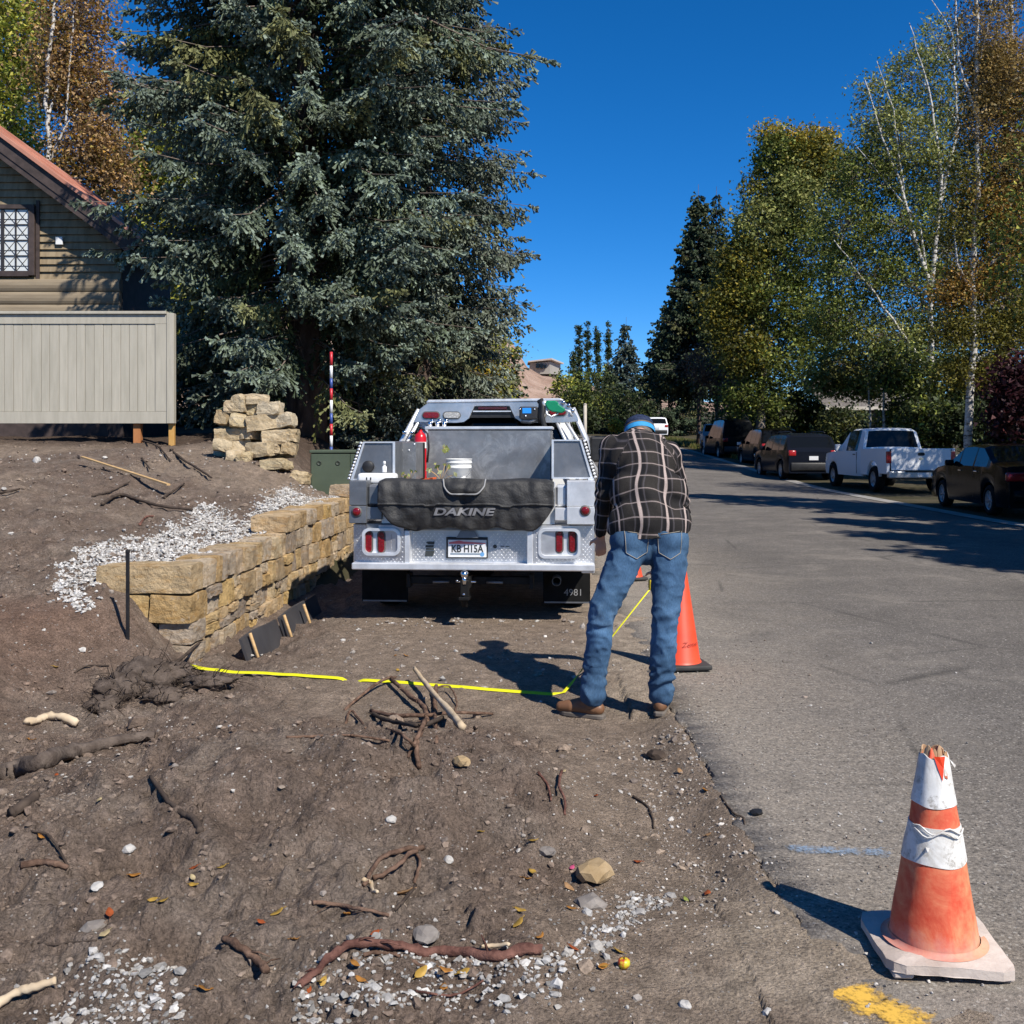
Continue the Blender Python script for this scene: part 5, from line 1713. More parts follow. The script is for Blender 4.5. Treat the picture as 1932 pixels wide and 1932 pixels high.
J = {}
def build_man():
 Y = 5.97
 x0 = .76
 def w(u, v, y): return Vector((wx(u, y), y, wz(v, y)))
 gL = gz(.44, 5.95); gR = gz(.85, 5.9)
 P = thing('person', 'man in dark plaid shirt, jeans and blue cap bending over a tape measure', 'person', (x0, Y, min(gL, gR)))
 O = Vector(P.location)
 hipz = 1.06
 j = dict(
  aL=w(1119, 1297, 5.99), kL=w(1136, 1152, 5.93), hL=w(1186, 1035, 6.02),
  aR=w(1247, 1297, 5.97), kR=w(1256, 1160, 5.90), hR=w(1264, 1035, 6.02),
  pel=w(1226, 1000, 6.04), spine=w(1224, 928, 6.10), chest=w(1211, 864, 6.22), neck=w(1207, 828, 6.42), head=w(1207, 822, 6.62),
  sL=w(1152, 845, 6.28), eL=w(1142, 925, 6.26), wL=w(1133, 1008, 6.36),
  sR=w(1262, 853, 6.30), eR=w(1283, 962, 6.56), wR=w(1243, 1072, 6.74))
 j = {k: v - O for k, v in j.items()}
 J.update(j)
 # ---------------- body: one continuous surface
 b = MB()
 fw = Vector((0, 1, 0)); sd = Vector((1, 0, 0))
 capsule(b, j['hL'], j['kL'], .078, .056); capsule(b, j['kL'], j['aL'], .054, .038)
 capsule(b, j['hR'], j['kR'], .078, .056); capsule(b, j['kR'], j['aR'], .054, .038)
 capsule(b, (j['hL'] + j['pel']) / 2 + Vector((0, 0, .03)), (j['hR'] + j['pel']) / 2 + Vector((0, 0, .03)), .085, .085)
 capsule(b, j['pel'], j['chest'], .10, .12); capsule(b, j['sL'] * .8 + j['chest'] * .2, j['sR'] * .8 + j['chest'] * .2, .05, .05)
 capsule(b, j['chest'], j['neck'], .09, .058); capsule(b, j['neck'], j['head'], .058, .062)
 hd = j['head']
 b.ball(hd + Vector((0, .01, .02)), (.078, .10, .10), 3)                      # skull, tipped forward
 face = hd + Vector((-.01, .085, -.035))
 capsule(b, hd + Vector((0, .05, -.01)), face + Vector((0, -.01, -.05)), .068, .040)     # jaw and chin
 capsule(b, face + Vector((0, .03, .03)), face + Vector((0, .055, -.008)), .010, .015, 8, 3)  # nose
 for s in (-1, 1):
  b.ball(hd + Vector((s * .080, .015, -.010)), (.012, .024, .034), 2)      # ears
 def arm(s, e, wr, hand_dir, curl):
  capsule(b, s, e, .042, .038); capsule(b, e, wr, .041, .028)
  hd_ = hand_dir.normalized(); side = hd_.cross(Vector((0, 1, 0)))
  side = side.normalized() if side.length > .1 else Vector((1, 0, 0))
  palm_n = side.cross(hd_).normalized()
  c = wr + hd_ * .055
  capsule(b, wr + hd_ * .015, wr + hd_ * .085, .030, .036, 12, 4, (palm_n, .5))
  for q, (o, ln) in enumerate(((-.030, .066), (-.010, .076), (.011, .071), (.031, .055))):
   p0 = wr + hd_ * .095 + side * o
   d1 = (hd_ + palm_n * curl * .5).normalized(); d2 = (hd_ + palm_n * curl * 1.6).normalized(); d3 = (hd_ * .4 + palm_n * curl * 2.2).normalized()
   p1 = p0 + d1 * ln * .5; p2 = p1 + d2 * ln * .32; p3 = p2 + d3 * ln * .24
   capsule(b, p0, p1, .0095, .009, 8, 3); capsule(b, p1, p2, .0088, .008, 8, 3); capsule(b, p2, p3, .008, .0065, 8, 3)
  t0 = wr + hd_ * .035 - side * .030
  t1 = t0 + (hd_ * .6 - side * .7 + palm_n * .4).normalized() * .042; t2 = t1 + (hd_ * .8 - side * .15 + palm_n * .6).normalized() * .034
  capsule(b, t0, t1, .013, .011, 8, 3); capsule(b, t1, t2, .0105, .008, 8, 3)
 arm(j['sL'], j['eL'], j['wL'], Vector((.05, .35, -1)), .35)
 arm(j['sR'], j['eR'], j['wR'], Vector((-.25, .25, -1)), .9)
 for a in ('aL', 'aR'):
  capsule(b, j[a], j[a] + Vector((0, .02, -.05)), .036, .036)
 body = part('body', fuse(b, .0098, 2, .4), MAT_SKIN, P)
 # eyes
 for s in (-1, 1):
  part('eye', MB().ball(face + Vector((s * .028, .018, .022)), .011, 1), NT('eye').out((.4, .4, .38), .2), body)
 # ---------------- jeans
 m = MB()
 capsule(m, j['hL'] + Vector((.008, 0, .0)), j['kL'], .108, .077, 18); capsule(m, j['kL'], j['aL'] + Vector((0, .005, .0)), .077, .068, 18)
 capsule(m, j['aL'] + Vector((0, .0, .04)), j['aL'] + Vector((0, -.006, -.035)), .070, .074, 18)
 capsule(m, j['hR'] + Vector((-.004, 0, 0)), j['kR'], .108, .078, 18); capsule(m, j['kR'], j['aR'], .077, .068, 18)
 capsule(m, j['aR'] + Vector((0, .0, .04)), j['aR'] + Vector((0, -.006, -.035)), .070, .074, 18)
 capsule(m, j['hL'] + Vector((.0, -.01, .045)), j['hL'] + Vector((.03, .0, .085)), .112, .108, 18)
 capsule(m, j['hR'] + Vector((-.0, -.01, .045)), j['hR'] + Vector((-.02, .0, .085)), .112, .108, 18)
 capsule(m, j['pel'] + Vector((-.085, 0, .0)), j['pel'] + Vector((.085, 0, .0)), .130, .130, 18)
 capsule(m, j['pel'] + Vector((-.085, .01, .03)), j['pel'] + Vector((.085, .01, .03)), .122, .122, 18)
 capsule(m, j['pel'] + Vector((-.03, .0, -.10)), j['pel'] + Vector((.03, .0, -.10)), .105, .105, 18)
 me = fuse(m, .010, 5, .5)
 V, N = verts_np(me)
 # folds: behind the knees, at the ankles and under the seat
 disp = np.zeros(len(V)); tint = np.ones(len(V))
 for a, k, h in (('aL', 'kL', 'hL'), ('aR', 'kR', 'hR')):
  for (p, q, lo, amp, fr) in ((a, k, 0, 1, 0), (k, h, 0, 1, 0)):
   t_, d_, r_ = seg_param(V, j[p], j[q])
   L = (j[q] - j[p]).length
   near = np.clip(1.5 - d_ / .10, 0, 1)
   z = t_ * L
   ang = np.arctan2(r_[:, 0], r_[:, 1])
   if p == a:
    env = np.exp(-((z - .05) / .09) ** 2) * 1.35 + np.exp(-((z - L) / .12) ** 2) * .9 + .12
   else:
    env = np.exp(-(z / .12) ** 2) * .9 + np.exp(-((z - L) / .10) ** 2) * .9 + .15
   wv = np.sin(z * 82 + 2.6 * np.sin(ang + (1 if a == 'aL' else 2.5)) + 7 * vnoise(V[:, 0] * 7, V[:, 1] * 7, V[:, 2] * 5, 5))
   wv = np.sign(wv) * np.abs(wv) ** .8
   disp += near * env * wv * .0070 * (.35 + .9 * np.clip(vnoise(V[:, 0] * 11, V[:, 1] * 11, V[:, 2] * 9, 15) + .35, 0, 1))
 disp += .006 * (vnoise(V[:, 0] * 9, V[:, 1] * 9, V[:, 2] * 7, 9)) + .004 * vnoise(V[:, 0] * 26, V[:, 1] * 26, V[:, 2] * 18, 19)
 rid = 1 - np.abs(vnoise(V[:, 0] * 13 + V[:, 2] * 5, V[:, 1] * 13, V[:, 2] * 17, 63)) * 2.2
 disp += .0065 * np.clip(rid, 0, 1) ** 2 * (V[:, 2] < j['pel'].z - .08)
 # the seat seam
 seam = np.exp(-((V[:, 0] - j['pel'].x) / .010) ** 2) * (V[:, 1] < j['pel'].y) * (V[:, 2] > j['pel'].z - .22)
 disp -= .007 * seam
 V2 = V + N * disp[:, None]
 # cut flat at the hem and the waist is hidden by the shirt
 me.vertices.foreach_set('co', V2.astype(np.float32).ravel()); me.update()
 tint = 1 - .35 * seam
 for hx in ('hL', 'hR'):
  tint = tint * (1 + .30 * np.exp(-(((V[:, 0] - j[hx].x) / .07) ** 2 + ((V[:, 2] - (j[hx].z - .12)) / .15) ** 2)) * (V[:, 1] < j[hx].y))
 for kx in ('kL', 'kR'):
  tint = tint * (1 + .25 * np.exp(-(((V[:, 2] - (j[kx].z - .12)) / .12) ** 2)))
 ca = me.color_attributes.new('col', 'FLOAT_COLOR', 'POINT')
 c4 = np.ones((len(V), 4), np.float32); c4[:, :3] = tint[:, None]
 ca.data.foreach_set('color', c4.ravel())
 jn = part('jeans', me, MAT_DENIM, P)
 # pockets and seams sit on the cloth: project thin strips on the back of the jeans
 from mathutils.bvhtree import BVHTree
 bv = BVHTree.FromPolygons([Vector(v) for v in V2], [tuple(p.vertices) for p in me.polygons])
 def on_back(x, z, off=.003):
  h = bv.ray_cast(Vector((x, -1.0, z)), Vector((0, 1, 0)))
  return h[0] + Vector((0, -off, 0)) if h[0] else None
 def strip(pts, wd=.0028, n=14):
  out = []
  for (a, c), (d, e) in zip(pts[:-1], pts[1:]):
   for q in range(n):
    f = q / n
    p = on_back(a + (d - a) * f, c + (e - c) * f)
    if p: out.append(p)
  return out
 for cx, tilt in ((j['pel'].x - .092, .01), (j['pel'].x + .098, -.01)):
  zt = j['pel'].z - .005
  outline = [(cx - .070, zt + tilt), (cx - .062, zt - .115), (cx, zt - .150), (cx + .062, zt - .115), (cx + .070, zt - tilt), (cx - .070, zt + tilt)]
  # the pocket itself, slightly proud
  nu = 9; Vp, Qp = [], []
  for iu in range(nu):
   for iv in range(nu):
    f = iu / (nu - 1); g = iv / (nu - 1)
    zb = zt - .115 - .035 * (1 - abs(f * 2 - 1)); x = cx - .068 + .136 * f * 1.0
    z = zt + (zb - zt) * g
    x = cx + (x - cx) * (1 - .1 * g)
    p = on_back(x, z, .0045)
    Vp.append(p if p else Vector((x, 0, z)))
  for iu in range(nu - 1):
   for iv in range(nu - 1): Qp.append((iu * nu + iv, (iu + 1) * nu + iv, (iu + 1) * nu + iv + 1, iu * nu + iv + 1))
  pm = MB().add(Vp, Qp, True).mesh('pocket')
  cc = pm.color_attributes.new('col', 'FLOAT_COLOR', 'POINT'); cc.data.foreach_set('color', np.tile(np.array((1.08, 1.08, 1.08, 1), np.float32), len(Vp)))
  pk = part('pocket', pm, MAT_DENIM, jn)
  st = strip(outline, n=8)
  st = [p + Vector((0, -.003, 0)) for p in st]
  part('stitching', MB().tube(st, .0022, 4), MAT_STITCH, pk)
 # ---------------- boots
 for a, toe, lab in (('aL', Vector((-.88, .42, 0)), None), ('aR', Vector((.30, .93, 0)), None)):
  toe = toe.normalized(); sd_ = Vector((toe.y, -toe.x, 0))
  base = j[a].copy()
  gzz = gz(base.x + O.x, base.y + O.y) - O.z
  heel = Vector((base.x, base.y, gzz)) - toe * .065
  mb = MB()
  def at(f, s, z): return heel + toe * f + sd_ * s + Vector((0, 0, z))
  capsule(mb, at(.035, 0, .055), at(.20, 0, .052), .040, .038, 14, 5)
  capsule(mb, at(.20, .0, .050), at(.265, -.004, .044), .042, .032, 14, 5)
  capsule(mb, at(.06, 0, .06), at(.075, 0, .125), .045, .044, 14, 5)
  capsule(mb, at(.10, 0, .09), at(.19, 0, .06), .036, .034, 14, 5)
  bm_ = fuse(mb, .007, 4, .5)
  bo = part('boot', bm_, MAT_BOOT, P)
  sole = [(.004, .026), (.03, .036), (.10, .034), (.20, .040), (.255, .034), (.282, .018), (.288, 0)]
  outl = [at(f - .012, s, 0) for f, s in sole] + [at(f - .012, -s, 0) for f, s in sole[::-1][1:]]
  outl = [(p.x, p.y) for p in outl]
  part('sole', MB().prism(outl, gzz - .006, gzz + .026, .008, axis='z'), MAT_SOLE, bo)
 # ---------------- shirt
 s = MB()
 hem = j['pel'] + Vector((.0, .015, .075))
 capsule(s, hem + Vector((-.105, -.005, -.045)), hem + Vector((.105, -.005, -.045)), .150, .150, 20)
 capsule(s, hem + Vector((-.105, -.0, -.12)), hem + Vector((.105, -.0, -.12)), .152, .152, 20)
 capsule(s, j['spine'] + Vector((-.085, .02, .0)), j['spine'] + Vector((.085, .02, 0)), .142, .142, 20)
 capsule(s, hem, j['chest'], .17, .165, 20)
 capsule(s, j['chest'] + Vector((-.085, .0, -.02)), j['chest'] + Vector((.085, 0, -.02)), .135, .135, 20)
 capsule(s, j['sL'] + Vector((.020, .015, -.010)), j['sR'] + Vector((-.02, .015, -.010)), .088, .088, 18)
 capsule(s, j['chest'] + Vector((-.05, .05, .05)), j['neck'] + Vector((-.03, -.02, -.02)), .125, .085, 18)
 capsule(s, j['chest'] + Vector((.05, .05, .05)), j['neck'] + Vector((.03, -.02, -.02)), .125, .085, 18)
 for S_, E_, W_ in (('sL', 'eL', 'wL'), ('sR', 'eR', 'wR')):
  capsule(s, j[S_] + Vector((0, .01, -.005)), j[E_], .080, .060, 18); capsule(s, j[E_], j[W_] + (j[W_] - j[E_]).normalized() * -.02, .060, .044, 18)
 me = fuse(s, .0105, 7, .5)
 bm_ = bmesh.new(); bm_.from_mesh(me)
 # hem: flat cut just below the belt; a slightly slanted line like the photo
 cutp = hem + Vector((0, 0, -.075))
 bmesh.ops.bisect_plane(bm_, geom=bm_.verts[:] + bm_.edges[:] + bm_.faces[:], plane_co=cutp, plane_no=Vector((.055, .25, -1)).normalized(), clear_outer=False)
 # keep the sleeves that hang below the hem line
 no = Vector((.055, .25, -1)).normalized()
 kill = []
 for f in bm_.faces:
  c = f.calc_center_median()
  if (c - cutp).dot(no) > .0005:
   da = min(seg_param(np.array([c]), j['sL'], j['eL'])[1][0], seg_param(np.array([c]), j['eL'], j['wL'])[1][0], seg_param(np.array([c]), j['eR'], j['wR'])[1][0], seg_param(np.array([c]), j['sR'], j['eR'])[1][0])
   if da > .085: kill.append(f)
 bmesh.ops.delete(bm_, geom=kill, context='FACES')
 bm_.to_mesh(me); bm_.free()
 V, N = verts_np(me)
 tT, dT, rT = seg_param(V, hem, j['neck'])
 best = dT - .12; which = np.zeros(len(V), int)
 segs = [(hem, j['neck'])]
 for k_, (S_, E_, W_) in enumerate((('sL', 'eL', 'wL'), ('sR', 'eR', 'wR'))):
  for q_, (a, c) in enumerate(((S_, E_), (E_, W_))):
   t_, d_, r_ = seg_param(V, j[a], j[c])
   segs.append((j[a], j[c]))
   dd = d_ - .055
   sel = dd < best
   best = np.where(sel, dd, best); which = np.where(sel, 1 + k_ * 2 + q_, which)
 U = np.zeros(len(V)); Vv = np.zeros(len(V)); disp = np.zeros(len(V))
 # torso: u from x (stretch towards the flanks), v along the back
 mx = which == 0
 axis_x = hem.x + (j['neck'].x - hem.x) * np.clip((V[:, 2] - hem.z) / (j['neck'].z - hem.z), 0, 1)
 rx = np.clip((V[:, 0] - axis_x) / .245, -1, 1)
 U = np.where(mx, np.arcsin(rx) * .245 * .86 + .012, 0)
 pathv = (V[:, 2] - hem.z) * 1.0 + (V[:, 1] - hem.y) * .55
 Vv = np.where(mx, pathv * 1.02 - .10 * rx ** 2 * .35, 0)
 acc = 0
 for i in (1, 2, 3, 4):
  a, c = segs[i]
  sel = which == i
  t_, d_, r_ = seg_param(V, a, c)
  L = (c - a).length
  ang = np.arctan2(r_[:, 0], -r_[:, 1])
  U = np.where(sel, ang * .062 + .02, U)
  base = -(0 if i in (1, 3) else (segs[i - 1][1] - segs[i - 1][0]).length)
  Vv = np.where(sel, base - t_ * L + .02, Vv)
  near = sel * 1.0
  disp += near * .006 * np.sin(t_ * L * 70 + 2 * np.sin(ang * 1.0 + i) + 3 * vnoise(V[:, 0] * 8, V[:, 1] * 8, V[:, 2] * 6, 3)) * (np.exp(-((t_ * L - (L if i in (1, 3) else 0)) / .10) ** 2) + .3)
 disp += .010 * vnoise(V[:, 0] * 6, V[:, 1] * 6, V[:, 2] * 4, 31) + .004 * vnoise(V[:, 0] * 19, V[:, 1] * 19, V[:, 2] * 12, 37)
 disp += mx * .007 * np.sin((V[:, 0] * 30 + V[:, 2] * 24)) * np.exp(-((V[:, 2] - hem.z - .08) / .10) ** 2)
 disp += mx * .012 * vnoise(V[:, 0] * 9 + V[:, 2] * 6, V[:, 2] * 3.2, V[:, 1] * 3, 77)
 U = U + .020 * vnoise(V[:, 0] * 5, V[:, 2] * 6, V[:, 1] * 5, 51); Vv = Vv + .022 * vnoise(V[:, 0] * 5, V[:, 2] * 5, V[:, 1] * 5, 52)
 V2 = V + N * disp[:, None]
 me.vertices.foreach_set('co', V2.astype(np.float32).ravel()); me.update()
 ca = me.color_attributes.new('col', 'FLOAT_COLOR', 'POINT')
 c4 = np.ones((len(V), 4), np.float32); c4[:, 0] = .5 + U / 4; c4[:, 1] = .5 + Vv / 4; c4[:, 2] = 0
 ca.data.foreach_set('color', c4.ravel())
 sh = part('shirt', me, MAT_PLAID, P)
 sm = sh.modifiers.new('thickness', 'SOLIDIFY'); sm.thickness = .004; sm.offset = -1
 # collar
 nk = j['neck']; M_ = Matrix.Translation(nk + Vector((0, .0, -.012))) @ Matrix.Rotation(R(-38), 4, 'X')
 col = MB().lathe([(.078, -.02), (.080, .02), (.070, .028), (.068, -.02)], 20, M_, True, False)
 cm = col.mesh('collar')
 cc = cm.color_attributes.new('col', 'FLOAT_COLOR', 'POINT')
 c4 = np.ones((len(cm.vertices), 4), np.float32); c4[:, 0] = .5 + np.linspace(0, .1, len(cm.vertices)); c4[:, 1] = .5
 cc.data.foreach_set('color', c4.ravel())
 part('collar', cm, MAT_PLAID, sh)
 # dark belt / undershirt edge
 # ---------------- hair and cap
 h = MB(); h.ball(hd + Vector((0, .0, .012)), (.084, .104, .092), 3)
 part('hair', h, MAT_HAIR, P)
 cp = thing_cap = None
 Mc = Matrix.Translation(hd + Vector((0, .012, .035))) @ Matrix.Rotation(R(-34), 4, 'X') @ Matrix.Rotation(R(14), 4, 'Z')
 cb = MB(); cb.lathe([(.098, -.030), (.099, -.008), (.096, .018), (.094, .018), (.094, -.03)], 28, Mc, True, False)
 cap_o = part('cap', cb, MAT_CAPBLUE, P)
 cr = MB(); cr.lathe([(.0965, .016), (.095, .035), (.084, .064), (.060, .085), (.03, .095), (.001, .097)], 28, Mc)
 part('cap_crown', cr, MAT_CAPNAVY, cap_o)
 part('cap_button', MB().ball(Mc @ Vector((0, 0, .098)), .008, 1), MAT_CAPBLUE, cap_o)
 br = []
 for q in range(13):
  a = R(30) + R(120) * q / 12
  br.append((math.cos(a) * .098, math.sin(a) * .098))
 for q in range(13):
  a = R(150) - R(120) * q / 12
  br.append((math.cos(a) * .105, .06 + math.sin(a) * .125))
 part('cap_brim', MB().prism(br, -.030, -.024, axis='z', M=Mc), MAT_CAPNAVY, cap_o)
 ar = MB()
 for s_ in (-1, 1): pass
 ar.lathe([(.0995, .004), (.100, .012), (.0985, .014)], 28, Mc, True, False)
 part('cap_band', ar, MAT_HAIR, cap_o)
 return O
MAN_O = build_man()

# ------------------------------------------------------------------ the tape measure, from the wall foot past the left boot up to the right hand
def build_tape():
 hand = MAN_O + J['wR'] + Vector((-.035, .03, -.115))
 pts_px = [(358, 1262), (420, 1266), (520, 1274), (600, 1281), (660, 1287), (720, 1291), (800, 1298), (900, 1305), (980, 1309), (1040, 1312)]
 pts = []
 for u, v in pts_px:
  p = pix(u, v)
  pts.append(Vector((p.x, p.y, p.z)))
 a, e = pts[0], pts[-1]
 # the blade is stretched: keep it straight in plan, let it ride over or dive behind the lumps a little
 line = []
 n = 70
 for i in range(n + 1):
  f = i / n
  x = a.x + (e.x - a.x) * f; y = a.y + (e.y - a.y) * f
  line.append([x, y, gz(x, y)])
 zs = np.array([p[2] for p in line])
 straight = np.linspace(max(zs[0], -.03), zs[-1] + .004, n + 1)
 z = np.maximum(zs + .004, straight * .6 + (zs + .008) * .4)
 for k in range(3):
  z[1:-1] = (z[:-2] + z[1:-1] * 2 + z[2:]) / 4
 dive = np.exp(-((np.linspace(0, 1, n + 1) - .47) / .018) ** 2) * .035
 z = z - dive
 P = [Vector((p[0], p[1], q)) for p, q in zip(line, z)]
 # round the boot, then up to the hand behind the left leg
 turn = [Vector((e.x + .08, e.y + .04, gz(e.x + .08, e.y + .04) + .006)), Vector((e.x + .13, e.y + .13, gz(e.x + .13, e.y + .13) + .03)),
   Vector((e.x + .22, e.y + .30, .07)), Vector(hand * .35 + (e + Vector((.22, .30, .07))) * .65), hand]
 full = P + turn
 V, Q = [], []
 wd = .0125
 for i, p in enumerate(full):
  d = (full[min(i + 1, len(full) - 1)] - full[max(0, i - 1)]).normalized()
  if i < len(P):
   s = d.cross(Vector((0, 0, 1))).normalized(); s = (s + Vector((0, 0, -.55))).normalized()
  else:
   k = (i - len(P) + 1) / 5
   s = (d.cross(Vector((0, 0, 1))).normalized() * (1 - k) + Vector((.25, .9, .2)) * k).normalized()
   if i > len(P) + 1: s = Vector((.08, 1, .25)).normalized()
  up = s.cross(d).normalized() * .0022
  V += [p - s * wd + up, p - up, p + s * wd + up]
 for i in range(len(full) - 1):
  for q in range(2): Q.append((i * 3 + q, i * 3 + q + 1, (i + 1) * 3 + q + 1, (i + 1) * 3 + q))
 T = thing('tape_measure', 'yellow measuring tape stretched over the soil from the wall foot to the man', 'tape measure', tuple(e))
 o = Vector(T.location)
 bl = part('blade', MB().add([p - o for p in V], Q, True), MAT_TAPE, T)
 sm = bl.modifiers.new('thickness', 'SOLIDIFY'); sm.thickness = .0012
 cs = MB(); c = hand - o + Vector((.0, .02, .0))
 cs.box(c.x - .024, c.x + .024, c.y - .04, c.y + .04, c.z - .035, c.z + .04, .012, 2)
 part('case', cs, MAT_TAPECASE, T)
 part('belt_clip', MB().box(c.x + .025, c.x + .030, c.y - .02, c.y + .02, c.z - .02, c.z + .03), MAT_CHROME, T)
 part('end_hook', MB().box(a.x - o.x - .012, a.x - o.x - .008, a.y - o.y - .013, a.y - o.y + .013, P[0].z - o.z - .02, P[0].z - o.z + .005), MAT_CHROME, T)
build_tape()

# ================================================================== TRAFFIC CONES
def cone_material(name, weathered):
 t = NT(name)
 co = t.coord('Object')
 if weathered:
  n = t.noise(co, 7, 7, .72, .8)
  c = t.ramp(n, [(.30, (.50, .045, .02)), (.46, (.60, .11, .055)), (.60, (.66, .20, .10)), (.74, (.62, .33, .17))])
  x = t.sep(co)[0]
  f = t.ramp(t.math('ADD', t.math('MULTIPLY', x, 2.2), t.math('MULTIPLY', t.noise(co, 9, 5, .7), .9)), [(.50, 0), (.85, 1)])
  c = t.mix(t.math('MULTIPLY', f, .75), c, (.62, .38, .18))
  mp = t.node('Mapping'); mp.inputs['Scale'].default_value = (9, 9, 1.6); t.lk(co, mp.inputs['Vector'])
  s = t.ramp(t.noise(mp.outputs[0], 3, 5, .7), [(.55, 0), (.7, 1)])
  c = t.mix(t.math('MULTIPLY', s, .45), c, (.62, .04, .015))
  z = t.sep(co)[2]
  dirt = t.ramp(t.math('ADD', t.math('MULTIPLY', z, 3.4), t.math('MULTIPLY', t.noise(co, 12, 5, .7), .5)), [(.30, 1), (.62, 0)])
  c = t.mix(t.math('MULTIPLY', dirt, .6), c, (.52, .43, .37))
  return t.out(c, .62, t.bump(t.noise(co, 20, 5), .25, .006), 0, .3)
 c = t.ramp(t.noise(co, 6, 5), [(.3, (.62, .055, .022)), (.7, (.72, .085, .035))])
 return t.out(c, .45, None, 0, .4)
MAT_CONE_OLD = cone_material('weathered_orange', True)
MAT_CONE_NEW = cone_material('safety_orange', False)
MAT_CONE_BASE_OLD = mat('dusty_cone_base', (.40, .33, .28), (.58, .51, .45), 6, .85, 0, .5, 30, .008, .2)
def collar_mat():
 t = NT('scuffed_white_collar')
 co = t.coord('Object')
 c = t.ramp(t.noise(co, 8, 6, .7), [(.3, (.62, .61, .57)), (.55, (.76, .75, .72)), (.75, (.80, .79, .77))])
 d = t.ramp(t.noise(co, 22, 6, .75), [(.53, 0), (.64, 1)])
 c = t.mix(t.math('MULTIPLY', d, .8), c, (.26, .23, .19))
 d2 = t.ramp(t.noise(co, 5, 6, .75, 1.5), [(.44, 0), (.60, 1)])
 c = t.mix(t.math('MULTIPLY', d2, .6), c, (.38, .35, .30))
 return t.out(c, .55, t.bump(t.noise(co, 25, 5), .25, .004), 0, .35)
MAT_COLLAR = collar_mat()
MAT_CONE_BLACK = mat('black_cone_base', (.02, .02, .02), (.045, .043, .04), 9, .75)
MAT_TORN = mat('torn_cone_rim', (.36, .20, .10), (.50, .34, .20), 12, .7)

